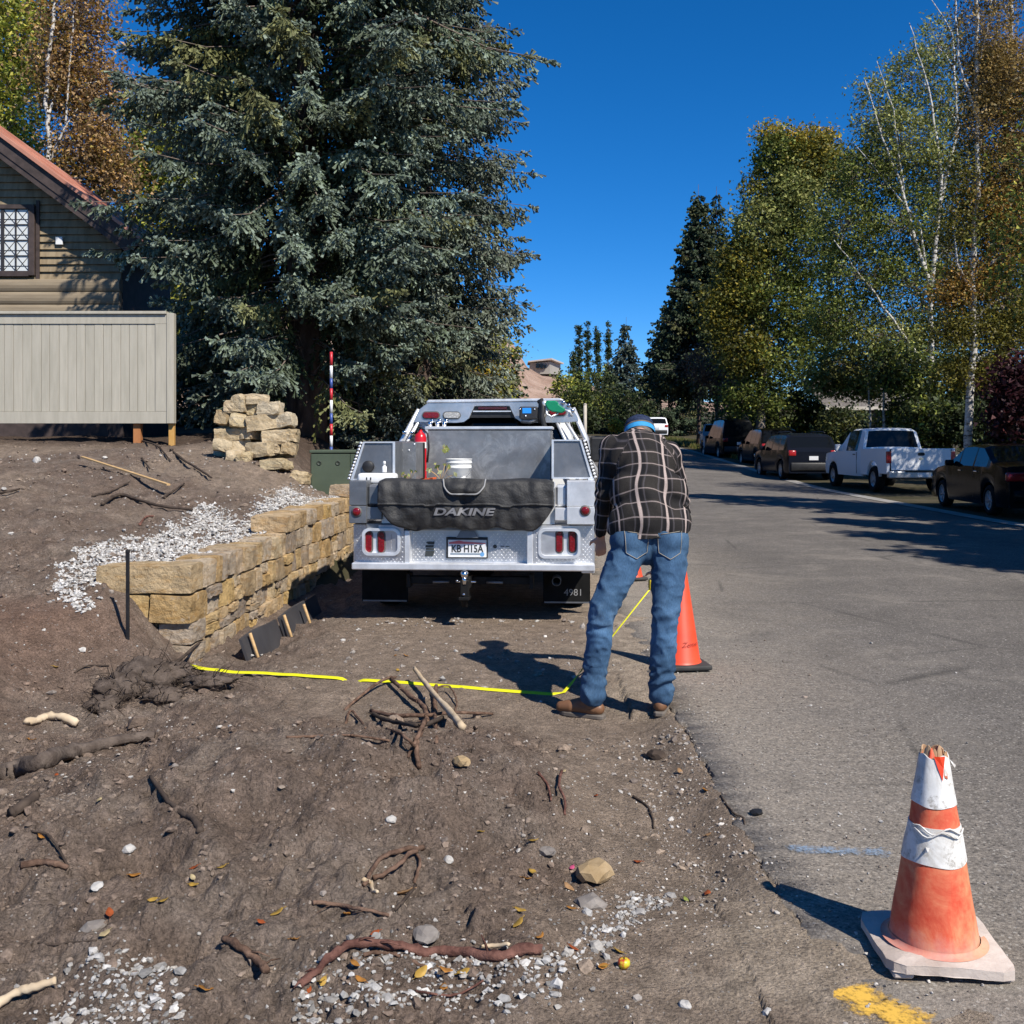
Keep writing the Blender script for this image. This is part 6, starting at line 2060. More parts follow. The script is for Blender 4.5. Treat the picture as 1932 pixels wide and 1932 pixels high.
def build_front_cone():
 p = on_road(1762, 1800); p = lifted(p)
 H = wz(1421, p.y) - p.z
 T = thing('traffic_cone', 'weathered orange traffic cone with scuffed white bands and torn top on the asphalt', 'traffic cone', (p.x, p.y, p.z), R(-4))
 s = .181
 # slab foot, a little warped
 bm = bmesh.new(); bmesh.ops.create_cube(bm, size=1)
 bmesh.ops.subdivide_edges(bm, edges=bm.edges[:], cuts=7, use_grid_fill=True)
 for v in bm.verts:
  c = v.co.copy()
  x, y = c.x * s * 2, c.y * s * 2
  edge = max(abs(c.x), abs(c.y)) * 2
  if abs(c.x) > .45 and abs(c.y) > .45: x *= .94; y *= .94
  z = (.020 if c.z < 0 else .046)
  z += .010 * math.sin(x * 12 + 1) * math.cos(y * 9) * edge - .012 * max(0, edge - .8) * 5 * .3
  z += .014 * (c.x * c.y) * 4 * .5
  nz = mnoise.noise(Vector((x * 25, y * 25, c.z)))
  v.co = (x + nz * .004, y + nz * .004, max(.004, z + nz * .003) if c.z < 0 else z + nz * .003)
 me = bpy.data.meshes.new('base'); bm.to_mesh(me); bm.free()
 part('base', me, MAT_CONE_BASE_OLD, T)
 for q in range(4):
  a = math.pi / 4 + q * math.pi / 2
  part('foot', MB().box(-.03, .03, -.03, .03, .0, .02, .006, 1, Matrix.Translation((math.cos(a) * s * 1.1, math.sin(a) * s * 1.1, 0))), MAT_CONE_BASE_OLD, T)
 r0, r1 = .132, .039
 def rr(z): return r0 + (r1 - r0) * (z - .04) / (H - .04)
 n = 40
 def ringset(z0, z1, off, steps, jag=None, name='x'):
  V, Q = [], []
  lv = list(range(steps + 1))
  if off > 0: lv = [0] + lv + [steps]; 
  m_ = len(lv)
  for li, i in enumerate(lv):
   for q in range(n):
    a = 2 * math.pi * q / n
    z = z0 + (z1 - z0) * i / steps
    if jag is not None and i == steps: z += jag(a)
    if i == 0 and off > 0: z += .003 * math.sin(3 * a + z0 * 50)
    r = rr(z) + (off if 0 < li < m_ - 1 else min(off, 0.0)) + .0035 * mnoise.noise(Vector((math.cos(a) * 2, math.sin(a) * 2, z * 9)))
    V.append((r * math.cos(a), r * math.sin(a), z))
  for i in range(m_ - 1):
   for q in range(n): Q.append((i * n + q, i * n + (q + 1) % n, (i + 1) * n + (q + 1) % n, (i + 1) * n + q))
  return MB().add(V, Q, True)
 def jag(a):
  d = math.degrees(a) % 360
  return (.012 * math.sin(5 * a) + .010 * math.sin(9 * a + 1) - (.055 if 285 < d < 305 else 0) + (.018 if 230 < d < 280 else 0))
 sh = ringset(.036, H - .012, 0, 26, jag)
 # flare at the foot
 so = part('shell', sh, MAT_CONE_OLD, T)
 sd = so.modifiers.new('thickness', 'SOLIDIFY'); sd.thickness = .006; sd.offset = -1
 fl = MB().lathe([(rr(.05) + .001, .060), (rr(.05) + .006, .050), (rr(.04) + .022, .0475)], n, None, True, False)
 part('flare', fl, MAT_CONE_OLD, T)
 zc = lambda v: wz(v, p.y - .09) - p.z
 def bandpart(mb):
  me = mb.mesh('reflective_band'); me.set_sharp_from_angle(angle=R(40)); part('reflective_band', me, MAT_COLLAR, T)
 c1 = ringset(zc(1638), zc(1570), .003, 6); bandpart(c1)
 c2 = ringset(zc(1532), zc(1440), .003, 8, lambda a: .006 * math.sin(4 * a)); bandpart(c2)
 # loose tie lines over the upper edge of the lower band, torn flaps, the red tear below the rim
 for k, (dz, ph) in enumerate(((.0, 0), (-.010, 1.2))):
  zz = zc(1573) + dz
  pts = []
  for q in range(15):
   a = R(200 + 125 * q / 14) + R(4)
   z = zz + .010 * math.sin(q * .9 + ph)
   pts.append((math.cos(a) * (rr(z) + .009), math.sin(a) * (rr(z) + .009), z))
  part('tie_string', MB().tube(pts, .0028, 5), MAT_COLLAR, T)
 a = R(268) + R(4)
 def cp(a, z, o=.006): return Vector((math.cos(a) * (rr(z) + o), math.sin(a) * (rr(z) + o), z))
 z1, z0 = zc(1437), zc(1482)
 tv = [cp(a - .36, z1), cp(a, z1, .0075), cp(a + .42, z1), cp(a + .22, (z0 + z1) / 2), cp(a + .10, z0), cp(a - .12, (z0 + z1) / 2)]
 part('red_tear', MB().add(tv, [(0, 1, 3, 5), (1, 2, 3), (5, 3, 4)], False), NT('fresh_red').out((.72, .05, .01), .4), T)
 for (aa, z, w_, h_) in ((R(345) + R(4), zc(1450), .010, .016), (R(236) + R(4), zc(1604), .006, .009)):
  q0 = cp(aa, z, .004); o = Vector((math.cos(aa), math.sin(aa), 0)); tt = Vector((-math.sin(aa), math.cos(aa), 0))
  part('torn_flap', MB().add([q0 - tt * w_, q0 + tt * w_, q0 + tt * w_ * .8 + o * .018 - Vector((0, 0, h_)), q0 - tt * w_ * .6 + o * .012 - Vector((0, 0, h_ * 1.3))], [(0, 1, 2, 3)]), MAT_COLLAR, T)
 # split brown rim fingers
 for (a0, a1, h_) in ((R(200), R(238), .050), (R(240), R(262), .040), (R(264), R(287), .058), (R(300), R(345), .02), (R(20), R(80), .03), (R(100), R(170), .035)):
  a0 += R(4); a1 += R(4)
  z = H - .03
  V = []
  for q in range(5):
   f = q / 4; aa = a0 + (a1 - a0) * f
   V.append(cp(aa, z, .002)); V.append(cp(aa, z + .03 + h_ * (.55 + .45 * math.sin(math.pi * f)) * .6, -.001))
  part('torn_rim', MB().add(V, [(2 * i, 2 * i + 2, 2 * i + 3, 2 * i + 1) for i in range(4)]), MAT_TORN, T).modifiers.new('t', 'SOLIDIFY').thickness = .004

def plain_cone(loc, H, s, rz, label, group=None):
 T = thing('traffic_cone', label, 'traffic cone', loc, rz, group)
 part('base', MB().box(-s, s, -s, s, .0, .035, .012, 2), MAT_CONE_BLACK, T)
 part('shell', MB().lathe([(s * .84, .034), (s * .78, .05), (.034, H - .012), (.028, H), (.020, H), (.026, H - .02)], 36, None, True, False), MAT_CONE_NEW, T)
 return T
build_front_cone()
def build_other_cones():
 Yc = 7.05
 c = plain_cone((wx(1283, Yc), Yc, .012), .74, .175, R(8), 'clean orange traffic cone with black base half hidden by the man')
 # stencilled lettering on it
 tm = text_mesh('Zenn', .045, .2, 1.2, .0005)
 r = .118
 tm.transform(Matrix.Translation((.035, -r - .004, .17)) @ Matrix.Rotation(R(-9), 4, 'X') @ STAND)
 for v in tm.vertices:
  x = v.co.x
  v.co.y = -math.sqrt(max(0, (.147 * (1 - (v.co.z - .03) / .86) + .006) ** 2 - x * x))
 part('lettering', tm, NT('faded_stencil').out((.30, .035, .02), .6), c)
 Yc2 = 11.4
 plain_cone((wx(1196, Yc2), Yc2, .01), .36, .12, R(20), 'small orange traffic cone further along the road edge beside the truck')
build_other_cones()

# ================================================================== TREES
MAT_NEEDLE = attr_mat('spruce_needles', .6, .45, 6, .5, 60, .02, 0, .25)
MAT_LEAF = attr_mat('tree_leaves', .55, .35, 3, 0, 60, .01, .30, .3)
MAT_BARK = mat('spruce_bark', (.055, .038, .030), (.13, .095, .078), 6, .95, 0, 1.0, 18, .03, .1, stretch=(1, 1, .3))
def birch_bark():
 t = NT('white_birch_bark')
 co = t.coord('Object')
 mp = t.node('Mapping'); mp.inputs['Scale'].default_value = (1, 1, 3.2); t.lk(co, mp.inputs['Vector'])
 k = t.ramp(t.noise(mp.outputs[0], 3.0, 6, .75), [(.40, (.035, .03, .028)), (.47, (.45, .42, .38)), (.7, (.72, .70, .66))])
 return t.out(k, .8, t.bump(t.noise(co, 20, 5), .4, .01), 0, .2)
MAT_BIRCH = birch_bark()
MAT_TWIG = mat('twig_grey', (.10, .075, .06), (.20, .16, .13), 8, .9, 0)
MAT_GREYBARK = mat('grey_bark', (.10, .085, .07), (.22, .19, .16), 5, .95, 0, .6, 20, .02, .1)

def spindles(P, D, L, Rr, C0, C1, sides=3):
 """needle-clad shoots: one six-sided spindle each"""
 n = len(P)
 D = D / np.linalg.norm(D, axis=1, keepdims=True)
 ref = np.where(np.abs(D[:, 2:3]) < .8, np.array([[0, 0, 1.]]), np.array([[1., 0, 0]]))
 A = np.cross(D, ref); A /= np.linalg.norm(A, axis=1, keepdims=True)
 B = np.cross(D, A)
 V = np.empty((n, sides + 2, 3)); C = np.empty((n, sides + 2, 3))
 V[:, 0] = P; C[:, 0] = C0
 ph = RNG.uniform(0, 6.28, n)
 for k in range(sides):
  a = ph + 2 * math.pi * k / sides
  V[:, 1 + k] = P + D * (L * .80)[:, None] + (A * np.cos(a)[:, None] + B * np.sin(a)[:, None]) * Rr[:, None]
  C[:, 1 + k] = C1
 V[:, sides + 1] = P + D * L[:, None]; C[:, sides + 1] = C1
 base = (np.arange(n) * (sides + 2))[:, None]
 T = []
 for k in range(sides):
  k2 = (k + 1) % sides
  T.append(np.concatenate([base, base + 1 + k2, base + 1 + k], 1))
 T.append(np.concatenate([base + 1, base + 2, base + 3], 1))
 return V.reshape(-1, 3), np.concatenate(T), C.reshape(-1, 3)

def spruce(name, label, base, H, prof, n_br, twigs, fingers, fl, fr, colors, trunk_r, z_low=1.0, dead=.2, group=None, cat='spruce', z_top=None, droop=.45, bend=None, gap=None, clump=None):
 """prof(z): crown radius at height z above the base"""
 rng = np.random.default_rng(int(abs(base[0] * 131 + base[1] * 17)) + 5)
 T = thing(name, label, cat, base, 0, group)
 tr = MB()
 hs = np.linspace(-.3, H, 14)
 tr.tube([(.04 * math.sin(h * 1.1), .04 * math.cos(h * .9), h) for h in hs], [max(.012, trunk_r * (1 - h / H) ** .8 * (1.25 if h < .3 else 1)) for h in hs], 10)
 P0, D0 = [], []
 brs = MB()
 nb = n_br
 # branch heights, denser towards the top of what is seen
 zt = z_top or H * .985
 zb = np.sort(z_low + (zt - z_low) * (rng.random(nb) * .9 + .1 * np.linspace(0, 1, nb)))
 az = (np.arange(nb) * 2.39996 + rng.normal(0, .5, nb))
 Pl, Dl, Ll, Rl, C0l, C1l = [], [], [], [], [], []
 old, new, yel = [np.array(c) for c in colors]
 for i in range(nb):
  z = zb[i]; R_ = prof(z, az[i]) * rng.uniform(.72, 1.10)
  if gap is not None and gap(z, az[i]): R_ *= .45
  if R_ < .12: R_ = .12
  a = az[i]
  d = np.array([math.cos(a), math.sin(a), 0.]); s = np.array([-math.sin(a), math.cos(a), 0.])
  up = .12 * rng.uniform(.3, 1.2); dr = droop * rng.uniform(.6, 1.25)
  def pt(t):
   t = np.asarray(t)[..., None]
   return np.array([0, 0, z]) + d * (R_ * t) + np.array([0, 0, 1.]) * R_ * (up * t - dr * t ** 2 + .5 * dr * t ** 4)
  ts = np.linspace(0, 1, 5)
  if R_ > .5:
   brs.tube([tuple(p) for p in pt(ts)], [max(.006, .028 * R_ / 3 * (1 - .85 * t)) for t in ts], 4, False)
  isyel = rng.random() < .16
  tone = rng.uniform(.7, 1.25)
  nt = max(3, int(twigs * min(1.2, R_ / 2.5) + 2))
  tt = .18 + .82 * np.sqrt((np.arange(nt) + rng.random(nt)) / nt)
  for k in range(nt):
   t = min(tt[k], 1)
   side = 1 if k % 2 else -1
   tl_ = (.20 + .34 * (1 - t) * R_ * .55) * rng.uniform(.6, 1.15)
   hang = rng.uniform(.5, 2.0) * (1.25 - .6 * t)
   tl_ = min(tl_ * (1 + .25 * hang * (t < .85)), 1.0)
   td = d * rng.uniform(.35, .8) + s * side * rng.uniform(.35, .95) + np.array([0, 0, -hang])
   if t > .93: td = d + s * side * .35 + np.array([0, 0, -.05])
   td /= np.linalg.norm(td)
   p = pt(t)
   nf = max(3, int(fingers * tl_ / .45))
   f = (np.arange(nf) + rng.random(nf)) / nf
   pos = p + td * (tl_ * f)[:, None] + np.array([0, 0, -.25]) * ((tl_ * f) ** 2)[:, None]
   sgn = np.where(rng.random(nf) < .5, 1, -1)[:, None]
   side_v = np.cross(td, np.array([0, 0, 1.])); side_v /= (np.linalg.norm(side_v) + 1e-9)
   dirs = td * .9 + side_v * sgn * rng.uniform(.2, .9, (nf, 1)) + np.array([0, 0, -.55]) * rng.uniform(.2, 1.3, (nf, 1)) + rng.normal(0, .15, (nf, 3))
   upm = rng.random(nf) < .22
   dirs[upm] = td * .8 + np.array([0, 0, .35]) + rng.normal(0, .3, (upm.sum(), 3))
   Lf = fl * rng.uniform(.6, 1.35, nf) * np.where(upm, .7, 1)
   Pl.append(pos); Dl.append(dirs); Ll.append(Lf); Rl.append(fr * rng.uniform(.7, 1.25, nf))
   c0 = old * tone * rng.uniform(.75, 1.25, (nf, 1))
   newg = new * rng.uniform(.75, 1.2, (nf, 1)) * tone
   outer = np.clip((t - .35) / .5, 0, 1) * rng.uniform(.35, 1, (nf, 1))
   c1 = c0 * (1 - outer) + newg * outer
   if isyel: c1 = c1 * .35 + yel * .65 * rng.uniform(.7, 1.2, (nf, 1)); c0 = c0 * .6 + yel * .3
   C0l.append(c0); C1l.append(c1)
  if rng.random() < dead and R_ > .8:
   for k in range(7):
    t = rng.uniform(.15, .6); p = pt(t)
    q = p + np.array([rng.normal(0, .18), rng.normal(0, .18), -rng.uniform(.15, .6)])
    m_ = (p + q) / 2 + rng.normal(0, .05, 3)
    brs.tube([tuple(p), tuple(m_), tuple(q)], [.008, .006, .003], 3, False)
 V, F_, C = spindles(np.concatenate(Pl), np.concatenate(Dl), np.concatenate(Ll), np.concatenate(Rl), np.concatenate(C0l), np.concatenate(C1l))
 part('trunk', tr, MAT_BARK, T)
 part('branches', brs, MAT_TWIG, T, kind='stuff')
 o = part('needles', fast_mesh('needles', V, [F_], False, C), MAT_NEEDLE, T, kind='stuff')
 return T, len(F_)

BLUE = ((.048, .066, .026), (.225, .280, .232), (.20, .19, .05))
GREY = ((.046, .058, .03), (.215, .245, .20), (.14, .14, .05))
DARK = ((.018, .028, .014), (.062, .085, .040), (.10, .095, .03))

def b3(u, Y, z=None):
 x = wx(u, Y)
 if z is None:
  z = float(gz(x, Y)) if x < 5 else float(road_z(Y)) + .02 * max(0, x - 12)
 return (x, Y, z)

NT_TRI = 0
def build_spruces():
 global NT_TRI
 rng = random.Random(3)
 # main blue spruce: outline measured in the photo (height above base -> left and right reach in metres)
 zs = [0, .8, 1.6, 2.6, 3.6, 4.6, 5.6, 6.6, 7.6, 9, 11, 14, 17]
 lf = [1.5, 2.4, 2.75, 2.8, 3.2, 3.6, 3.3, 3.4, 3.3, 3.2, 2.7, 1.8, .3]
 rt = [1.5, 2.3, 2.6, 2.8, 3.2, 3.3, 3.3, 3.5, 3.8, 3.9, 3.0, 1.8, .3]
 def prof(z, a):
  l = np.interp(z, zs, lf); r = np.interp(z, zs, rt)
  k = (1 + math.cos(a)) / 2
  base = l * (1 - k) + r * k
  return base * (1 + .10 * math.sin(z * 3.1 + a * 2) + .06 * math.sin(z * 7.7 + a * 5))
 b = b3(575, 19.3)
 _, n = spruce('blue_spruce', 'huge blue spruce with drooping silvery boughs and bare lower trunk above the stone stack', b, 17, prof, 500, 29, 12, .185, .029, BLUE, .36, .55, .30, z_top=15.5, droop=.62)
 NT_TRI += n
 zs2 = [0, .8, 2, 4, 6, 7.5, 9, 11, 13]
 r2 = [1.5, 1.95, 2.15, 2.1, 2.1, 2.2, 2.1, 1.6, .3]
 _, n = spruce('grey_spruce', 'grey-green frosted spruce standing close behind the right side of the huge blue spruce', b3(800, 21.5), 13.5, lambda z, a: np.interp(z, zs2, r2) * (1 + .08 * math.sin(z * 4 + 3 * a)), 400, 24, 11, .18, .028, GREY, .2, .1, .15, droop=.55)
 NT_TRI += n
 # further conifers
 def cone(Rb, H, p=1.0): return lambda z, a: Rb * max(0, 1 - z / H) ** p * (1 + .12 * math.sin(z * 5 + 2 * a)) * min(1, .55 + z / 2)
 for args in (
  ('dark_conifer', 'slim dark conifer behind the yellow-leaved tree, left of the hill house', b3(962, 38, 1.2), wz(648, 38) - 1.2, 1.1, 90, 8, 6, .22, .06, DARK, 'conifer'),
  ('dark_spruce', 'tall dark green spruce with tiered boughs on the right side of the road', b3(1318, 66, 1.1), wz(348, 66) - 1.1, 4.5, 420, 16, 7, .36, .085, DARK, 'spruce'),
  ('dark_spruce', 'second top of dark spruce right beside the tall one', b3(1352, 68, 1.1), wz(352, 68) - 1.1, 3.4, 200, 11, 6, .36, .085, DARK, 'spruce'),
  ('far_spruce', 'far blue-green spruce left of the tall dark spruce at the bend of the road', b3(1181, 108, 1.8), wz(598, 108) - 1.8, 3.8, 170, 9, 6, .5, .13, ((.03, .045, .035), (.075, .10, .085), (.06, .07, .03)), 'spruce'),
  ('far_spruce', 'low dark spruce filling the gap under the poplars', b3(1150, 100, 1.6), wz(690, 100) - 1.6, 3.6, 120, 8, 6, .5, .13, DARK, 'spruce'),
  ('dark_spruce', 'broad dark spruce whose low boughs hang behind the white car', b3(1262, 92, 1.6), wz(560, 92) - 1.6, 5.0, 220, 11, 6, .45, .11, DARK, 'spruce')):
  nm, lab, bs, H, Rb, nb, tw, fg, fl, fr, colr, ct = args
  _, n = spruce(nm, lab, bs, H, cone(Rb, H), nb, tw, fg, fl, fr, colr, .03 * H ** .8 * .5, 3.4 if nm == 'dark_spruce' and 60 < bs[1] < 70 else .4, .0, 'conifers along the far road' if nm != 'dark_conifer' else None, ct, droop=.35)
  NT_TRI += n
build_spruces()

def leaf_quads(Cn, S, col, flat=0.0, rng=RNG):
 n = len(Cn)
 N = rng.normal(0, 1, (n, 3)); N[:, 2] += flat; N /= np.linalg.norm(N, axis=1, keepdims=True)
 A = np.cross(N, rng.normal(0, 1, (n, 3))); A /= np.linalg.norm(A, axis=1, keepdims=True)
 B = np.cross(N, A)
 V = np.empty((n, 3, 3))
 V[:, 0] = Cn - A * S[:, None]; V[:, 1] = Cn + A * (S * .75)[:, None] + B * (S * .7)[:, None]; V[:, 2] = Cn + A * (S * .75)[:, None] - B * (S * .7)[:, None]
 return V.reshape(-1, 3), np.arange(n * 3).reshape(n, 3), np.repeat(col, 3, 0)

def broadleaf(name, label, base, trunks, blobs, leaf, palette, cat='tree', group=None, bark=None, cl_r=.45, twig_r=.012, limbs=10, seed=1, shell=.55, twig_mat=None, per=26, dens=1.0, fwd=0.0):
 """trunks: list of (list of points relative to base, r0, r1). blobs: (x, y, z, rx, ry, rz, n leaves, palette index or None)"""
 rng = np.random.default_rng(seed)
 T = thing(name, label, cat, base, 0, group)
 bark = bark or MAT_GREYBARK
 anchors = []
 for pts, r0, r1 in trunks:
  pts = [(q[0], q[1] - fwd * min(1, max(0, q[2]) / 3), q[2]) for q in pts]
  n = len(pts); fine = []
  for i in range(n - 1):
   for q in range(5): fine.append(Vector(pts[i]).lerp(Vector(pts[i + 1]), q / 5) + Vector((rng.normal(0, r0 * .25), rng.normal(0, r0 * .25), 0)))
  fine.append(Vector(pts[-1]))
  m = len(fine)
  part('trunk', MB().tube(fine, [r0 + (r1 - r0) * (i / (m - 1)) ** .8 for i in range(m)], 9), bark, T)
  anchors += [(p, r0 + (r1 - r0) * i / (m - 1)) for i, p in enumerate(fine) if i > m * .15]
 lim = MB(); tw = MB()
 Cs, Ss, Cc = [], [], []
 for bx, by, bz, rx, ry, rz, nl, pi in blobs:
  nl = nl * dens * 1.7; nc = max(1, int(nl / per))
  d = rng.normal(0, 1, (nc, 3)); d /= np.linalg.norm(d, axis=1, keepdims=True)
  rad = rng.random(nc) ** (1 / 3 * (1 - shell) + .12 * shell)
  cen = np.array([bx, by, bz]) + d * rad[:, None] * np.array([rx, ry, rz])
  # limb to the blob
  if anchors:
   c0 = Vector((bx, by, bz))
   lo = [a for a in anchors if a[0].z < bz] or anchors[:1]
   a, ra = min(lo, key=lambda q: (q[0] - (c0 - Vector((0, 0, rz * .8)))).length)
   mid = a.lerp(c0, .5) + Vector((0, 0, .12 * (c0 - a).length))
   lim.tube([a, mid, c0], [min(ra * .7, .10), min(ra * .5, .06), .015], 6, False)
   hubs = [a.lerp(mid, .6), mid, mid.lerp(c0, .5), c0]
  else:
   hubs = [Vector((bx, by, bz - rz))]
  for c in cen:
   cv = Vector(c)
   if rng.random() < .55:
    h = min(hubs, key=lambda q: (q - cv).length)
    md = h.lerp(cv, .5) + Vector((0, 0, .06 * (cv - h).length)) + Vector(rng.normal(0, .05, 3))
    tw.tube([h, md, cv], [twig_r, twig_r * .8, twig_r * .35], 3, False)
   k = max(3, int(per * rng.uniform(.5, 1.5)))
   pos = c + rng.normal(0, 1, (k, 3)) * np.array([cl_r, cl_r, cl_r * .7]) * rng.uniform(.4, 1.0)
   pal = palette[pi] if pi is not None else palette[rng.integers(len(palette))]
   pal = np.array(pal)
   tone = rng.uniform(.6, 1.3)
   col = pal[rng.integers(len(pal), size=k)] * rng.uniform(.7, 1.25, (k, 1)) * tone
   Cs.append(pos); Ss.append(leaf * .84 * rng.uniform(.6, 1.25, k)); Cc.append(col)
 V, Q, C = leaf_quads(np.concatenate(Cs), np.concatenate(Ss), np.concatenate(Cc), .75, rng)
 if lim.v: part('limbs', lim, bark, T, kind='stuff')
 if tw.v: part('twigs', tw, twig_mat or MAT_TWIG, T, kind='stuff')
 part('leaves', fast_mesh('leaves', V, [Q], False, C), MAT_LEAF, T, kind='stuff')
 return T

YG = [(.40, .40, .06), (.30, .33, .05), (.48, .43, .08), (.20, .25, .045)]
GR = [(.20, .235, .045), (.125, .165, .032), (.27, .28, .065), (.075, .10, .025)]
GREYG = [(.25, .27, .075), (.32, .33, .10), (.15, .18, .05), (.38, .38, .13)]
YE = [(.50, .37, .04), (.42, .33, .045), (.34, .30, .05), (.55, .34, .04)]
BR = [(.42, .27, .13), (.35, .22, .105), (.50, .33, .15), (.29, .19, .10)]
OR = [(.40, .22, .045), (.32, .19, .045), (.28, .22, .055)]
DG = [(.045, .065, .022), (.07, .09, .03), (.03, .042, .016)]
PU = [(.045, .012, .016), (.03, .010, .014), (.07, .02, .02)]

def blob(u, v, Y, ru, rv, n, pi=None, base=(0, 0, 0), rd=None, dy=0):
 """crown lobe centred at photo position (u, v) at distance Y"""
 k = Y / FPX
 return (wx(u, Y) - base[0], Y + dy - base[1], wz(v, Y) - base[2], ru * k, rd or min(ru, rv) * k, rv * k, n, pi)

def build_left_trees():
 Y = 30.0
 b = b3(18, Y, 2.2)
 pt = lambda u, v, Y=Y, b=b: (wx(u, Y) - b[0], Y - b[1], wz(v, Y) - b[2])
 broadleaf('aspen_tree', 'yellow-green aspen behind the roof of the log house', b, [([(0, 0, -.5), pt(22, 300), pt(14, 60), pt(20, -200)], .20, .05)],
              [blob(10, 40, Y, 60, 90, 2600, 0, b), blob(30, 190, Y, 55, 90, 2400, 0, b), blob(20, 320, Y, 60, 80, 1800, 1, b), blob(-60, 150, Y, 70, 160, 2200, 0, b), blob(62, 60, Y, 26, 90, 800, 0, b), blob(60, 330, Y, 35, 60, 900, 1, b), blob(0, -110, Y, 70, 90, 900, 0, b)],
              .085, [YG, [(.16, .22, .04), (.20, .26, .05), (.28, .30, .05)]], 'aspen', None, MAT_BIRCH, .5, .012, seed=21)
 Y = 27.0
 b = b3(118, Y, 2.2)
 pt = lambda u, v: (wx(u, Y) - b[0], 0, wz(v, Y) - b[2])
 broadleaf('brown_birch', 'rusty brown birch with a thin white trunk behind the log house', b,
              [([(0, 0, -.5), pt(105, 380), pt(112, 290), pt(103, 190), pt(118, 60), pt(124, -60), pt(118, -260)], .075, .035), ([pt(110, 320), pt(140, 250), pt(150, 120), pt(160, 0)], .035, .015)],
              [blob(150, 40, Y, 50, 80, 1700, None, b), blob(120, 150, Y, 45, 80, 1500, None, b), blob(170, 190, Y, 45, 80, 1700, None, b), blob(190, 290, Y, 45, 70, 1700, None, b), blob(140, 320, Y, 50, 70, 1600, None, b), blob(95, 90, Y, 25, 90, 900, None, b), blob(205, 150, Y, 22, 60, 380, None, b), blob(225, 340, Y, 30, 50, 700, None, b), blob(150, -80, Y, 60, 70, 900, None, b)],
              .062, [BR, BR, OR], 'birch', None, MAT_BIRCH, .42, .011, seed=22, per=22, twig_mat=MAT_TWIG2, dens=1.4, fwd=.55)
 # lighter trees that show through the gaps of the spruce
 Y = 34
 b = b3(300, Y, 2.0)
 broadleaf('yellow_green_tree', 'green and yellow tree showing through gaps left of the spruce', b, [([(0, 0, -.5), (0, 0, 5), (.3, 0, 9)], .16, .04)],
              [blob(280, 280, Y, 60, 80, 1300, None, b), blob(360, 330, Y, 80, 90, 1600, None, b), blob(330, 450, Y, 90, 90, 1500, None, b), blob(300, 600, Y, 90, 90, 1200, None, b), blob(420, 560, Y, 90, 90, 1200, None, b)], .10, [YG, GR], 'tree', None, MAT_GREYBARK, .6, .014, seed=23, dens=1.7)
 Y = 33
 b = b3(922, Y, 1.3)
 broadleaf('yellow_leaf_tree', 'small tree with bright yellow and green leaves behind the truck rack', b, [([(0, 0, -.5), (.1, 0, 2), (0, 0, 4)], .08, .03)],
              [blob(925, 660, Y, 24, 45, 1100, 0, b), blob(915, 715, Y, 34, 42, 1500, 1, b), blob(935, 740, Y, 30, 40, 1000, 0, b), blob(905, 760, Y, 30, 26, 800, 1, b), blob(955, 640, Y, 20, 14, 140, 0, b), blob(972, 660, Y, 16, 8, 70, 2, b), blob(955, 610, Y, 10, 22, 70, 2, b)],
              .075, [YG, YE, GREYG], 'tree', None, MAT_GREYBARK, .28, .010, seed=24)
 for u, v, ru, rv, Y, lab in ((380, 730, 70, 90, 27, 'dark undergrowth behind the fence and the left boughs of the spruce'), (500, 720, 80, 100, 28, 'dark undergrowth behind the trunk of the huge spruce'), (700, 730, 90, 90, 29, 'dark undergrowth between the two big spruces'), (840, 740, 60, 70, 29, 'dark undergrowth right of the grey-green spruce')):
  b = b3(u, Y, 1.6)
  broadleaf('dark_undergrowth', lab, b, [], [blob(u, v, Y, ru, rv, 900, None, b), blob(u + 20, v + 40, Y, ru, rv * .7, 700, None, b)], .13, [DG], 'bush', 'dark bushes behind the spruces', None, .5, .012, seed=u)
 # low bright shrub glimpsed under the spruce
 Y = 24
 b = b3(602, Y, 1.5)
 broadleaf('low_shrub', 'sunlit yellow-green shrub glimpsed beside the spruce trunk', b, [], [blob(600, 790, Y, 20, 30, 500, None, b), blob(650, 800, Y, 40, 26, 600, None, b)], .06, [YG, OR], 'shrub', None, None, .18, .006, seed=25)
MAT_TWIG2 = mat('pale_twigs', (.22, .17, .14), (.38, .31, .27), 8, .9, 0)
build_left_trees()

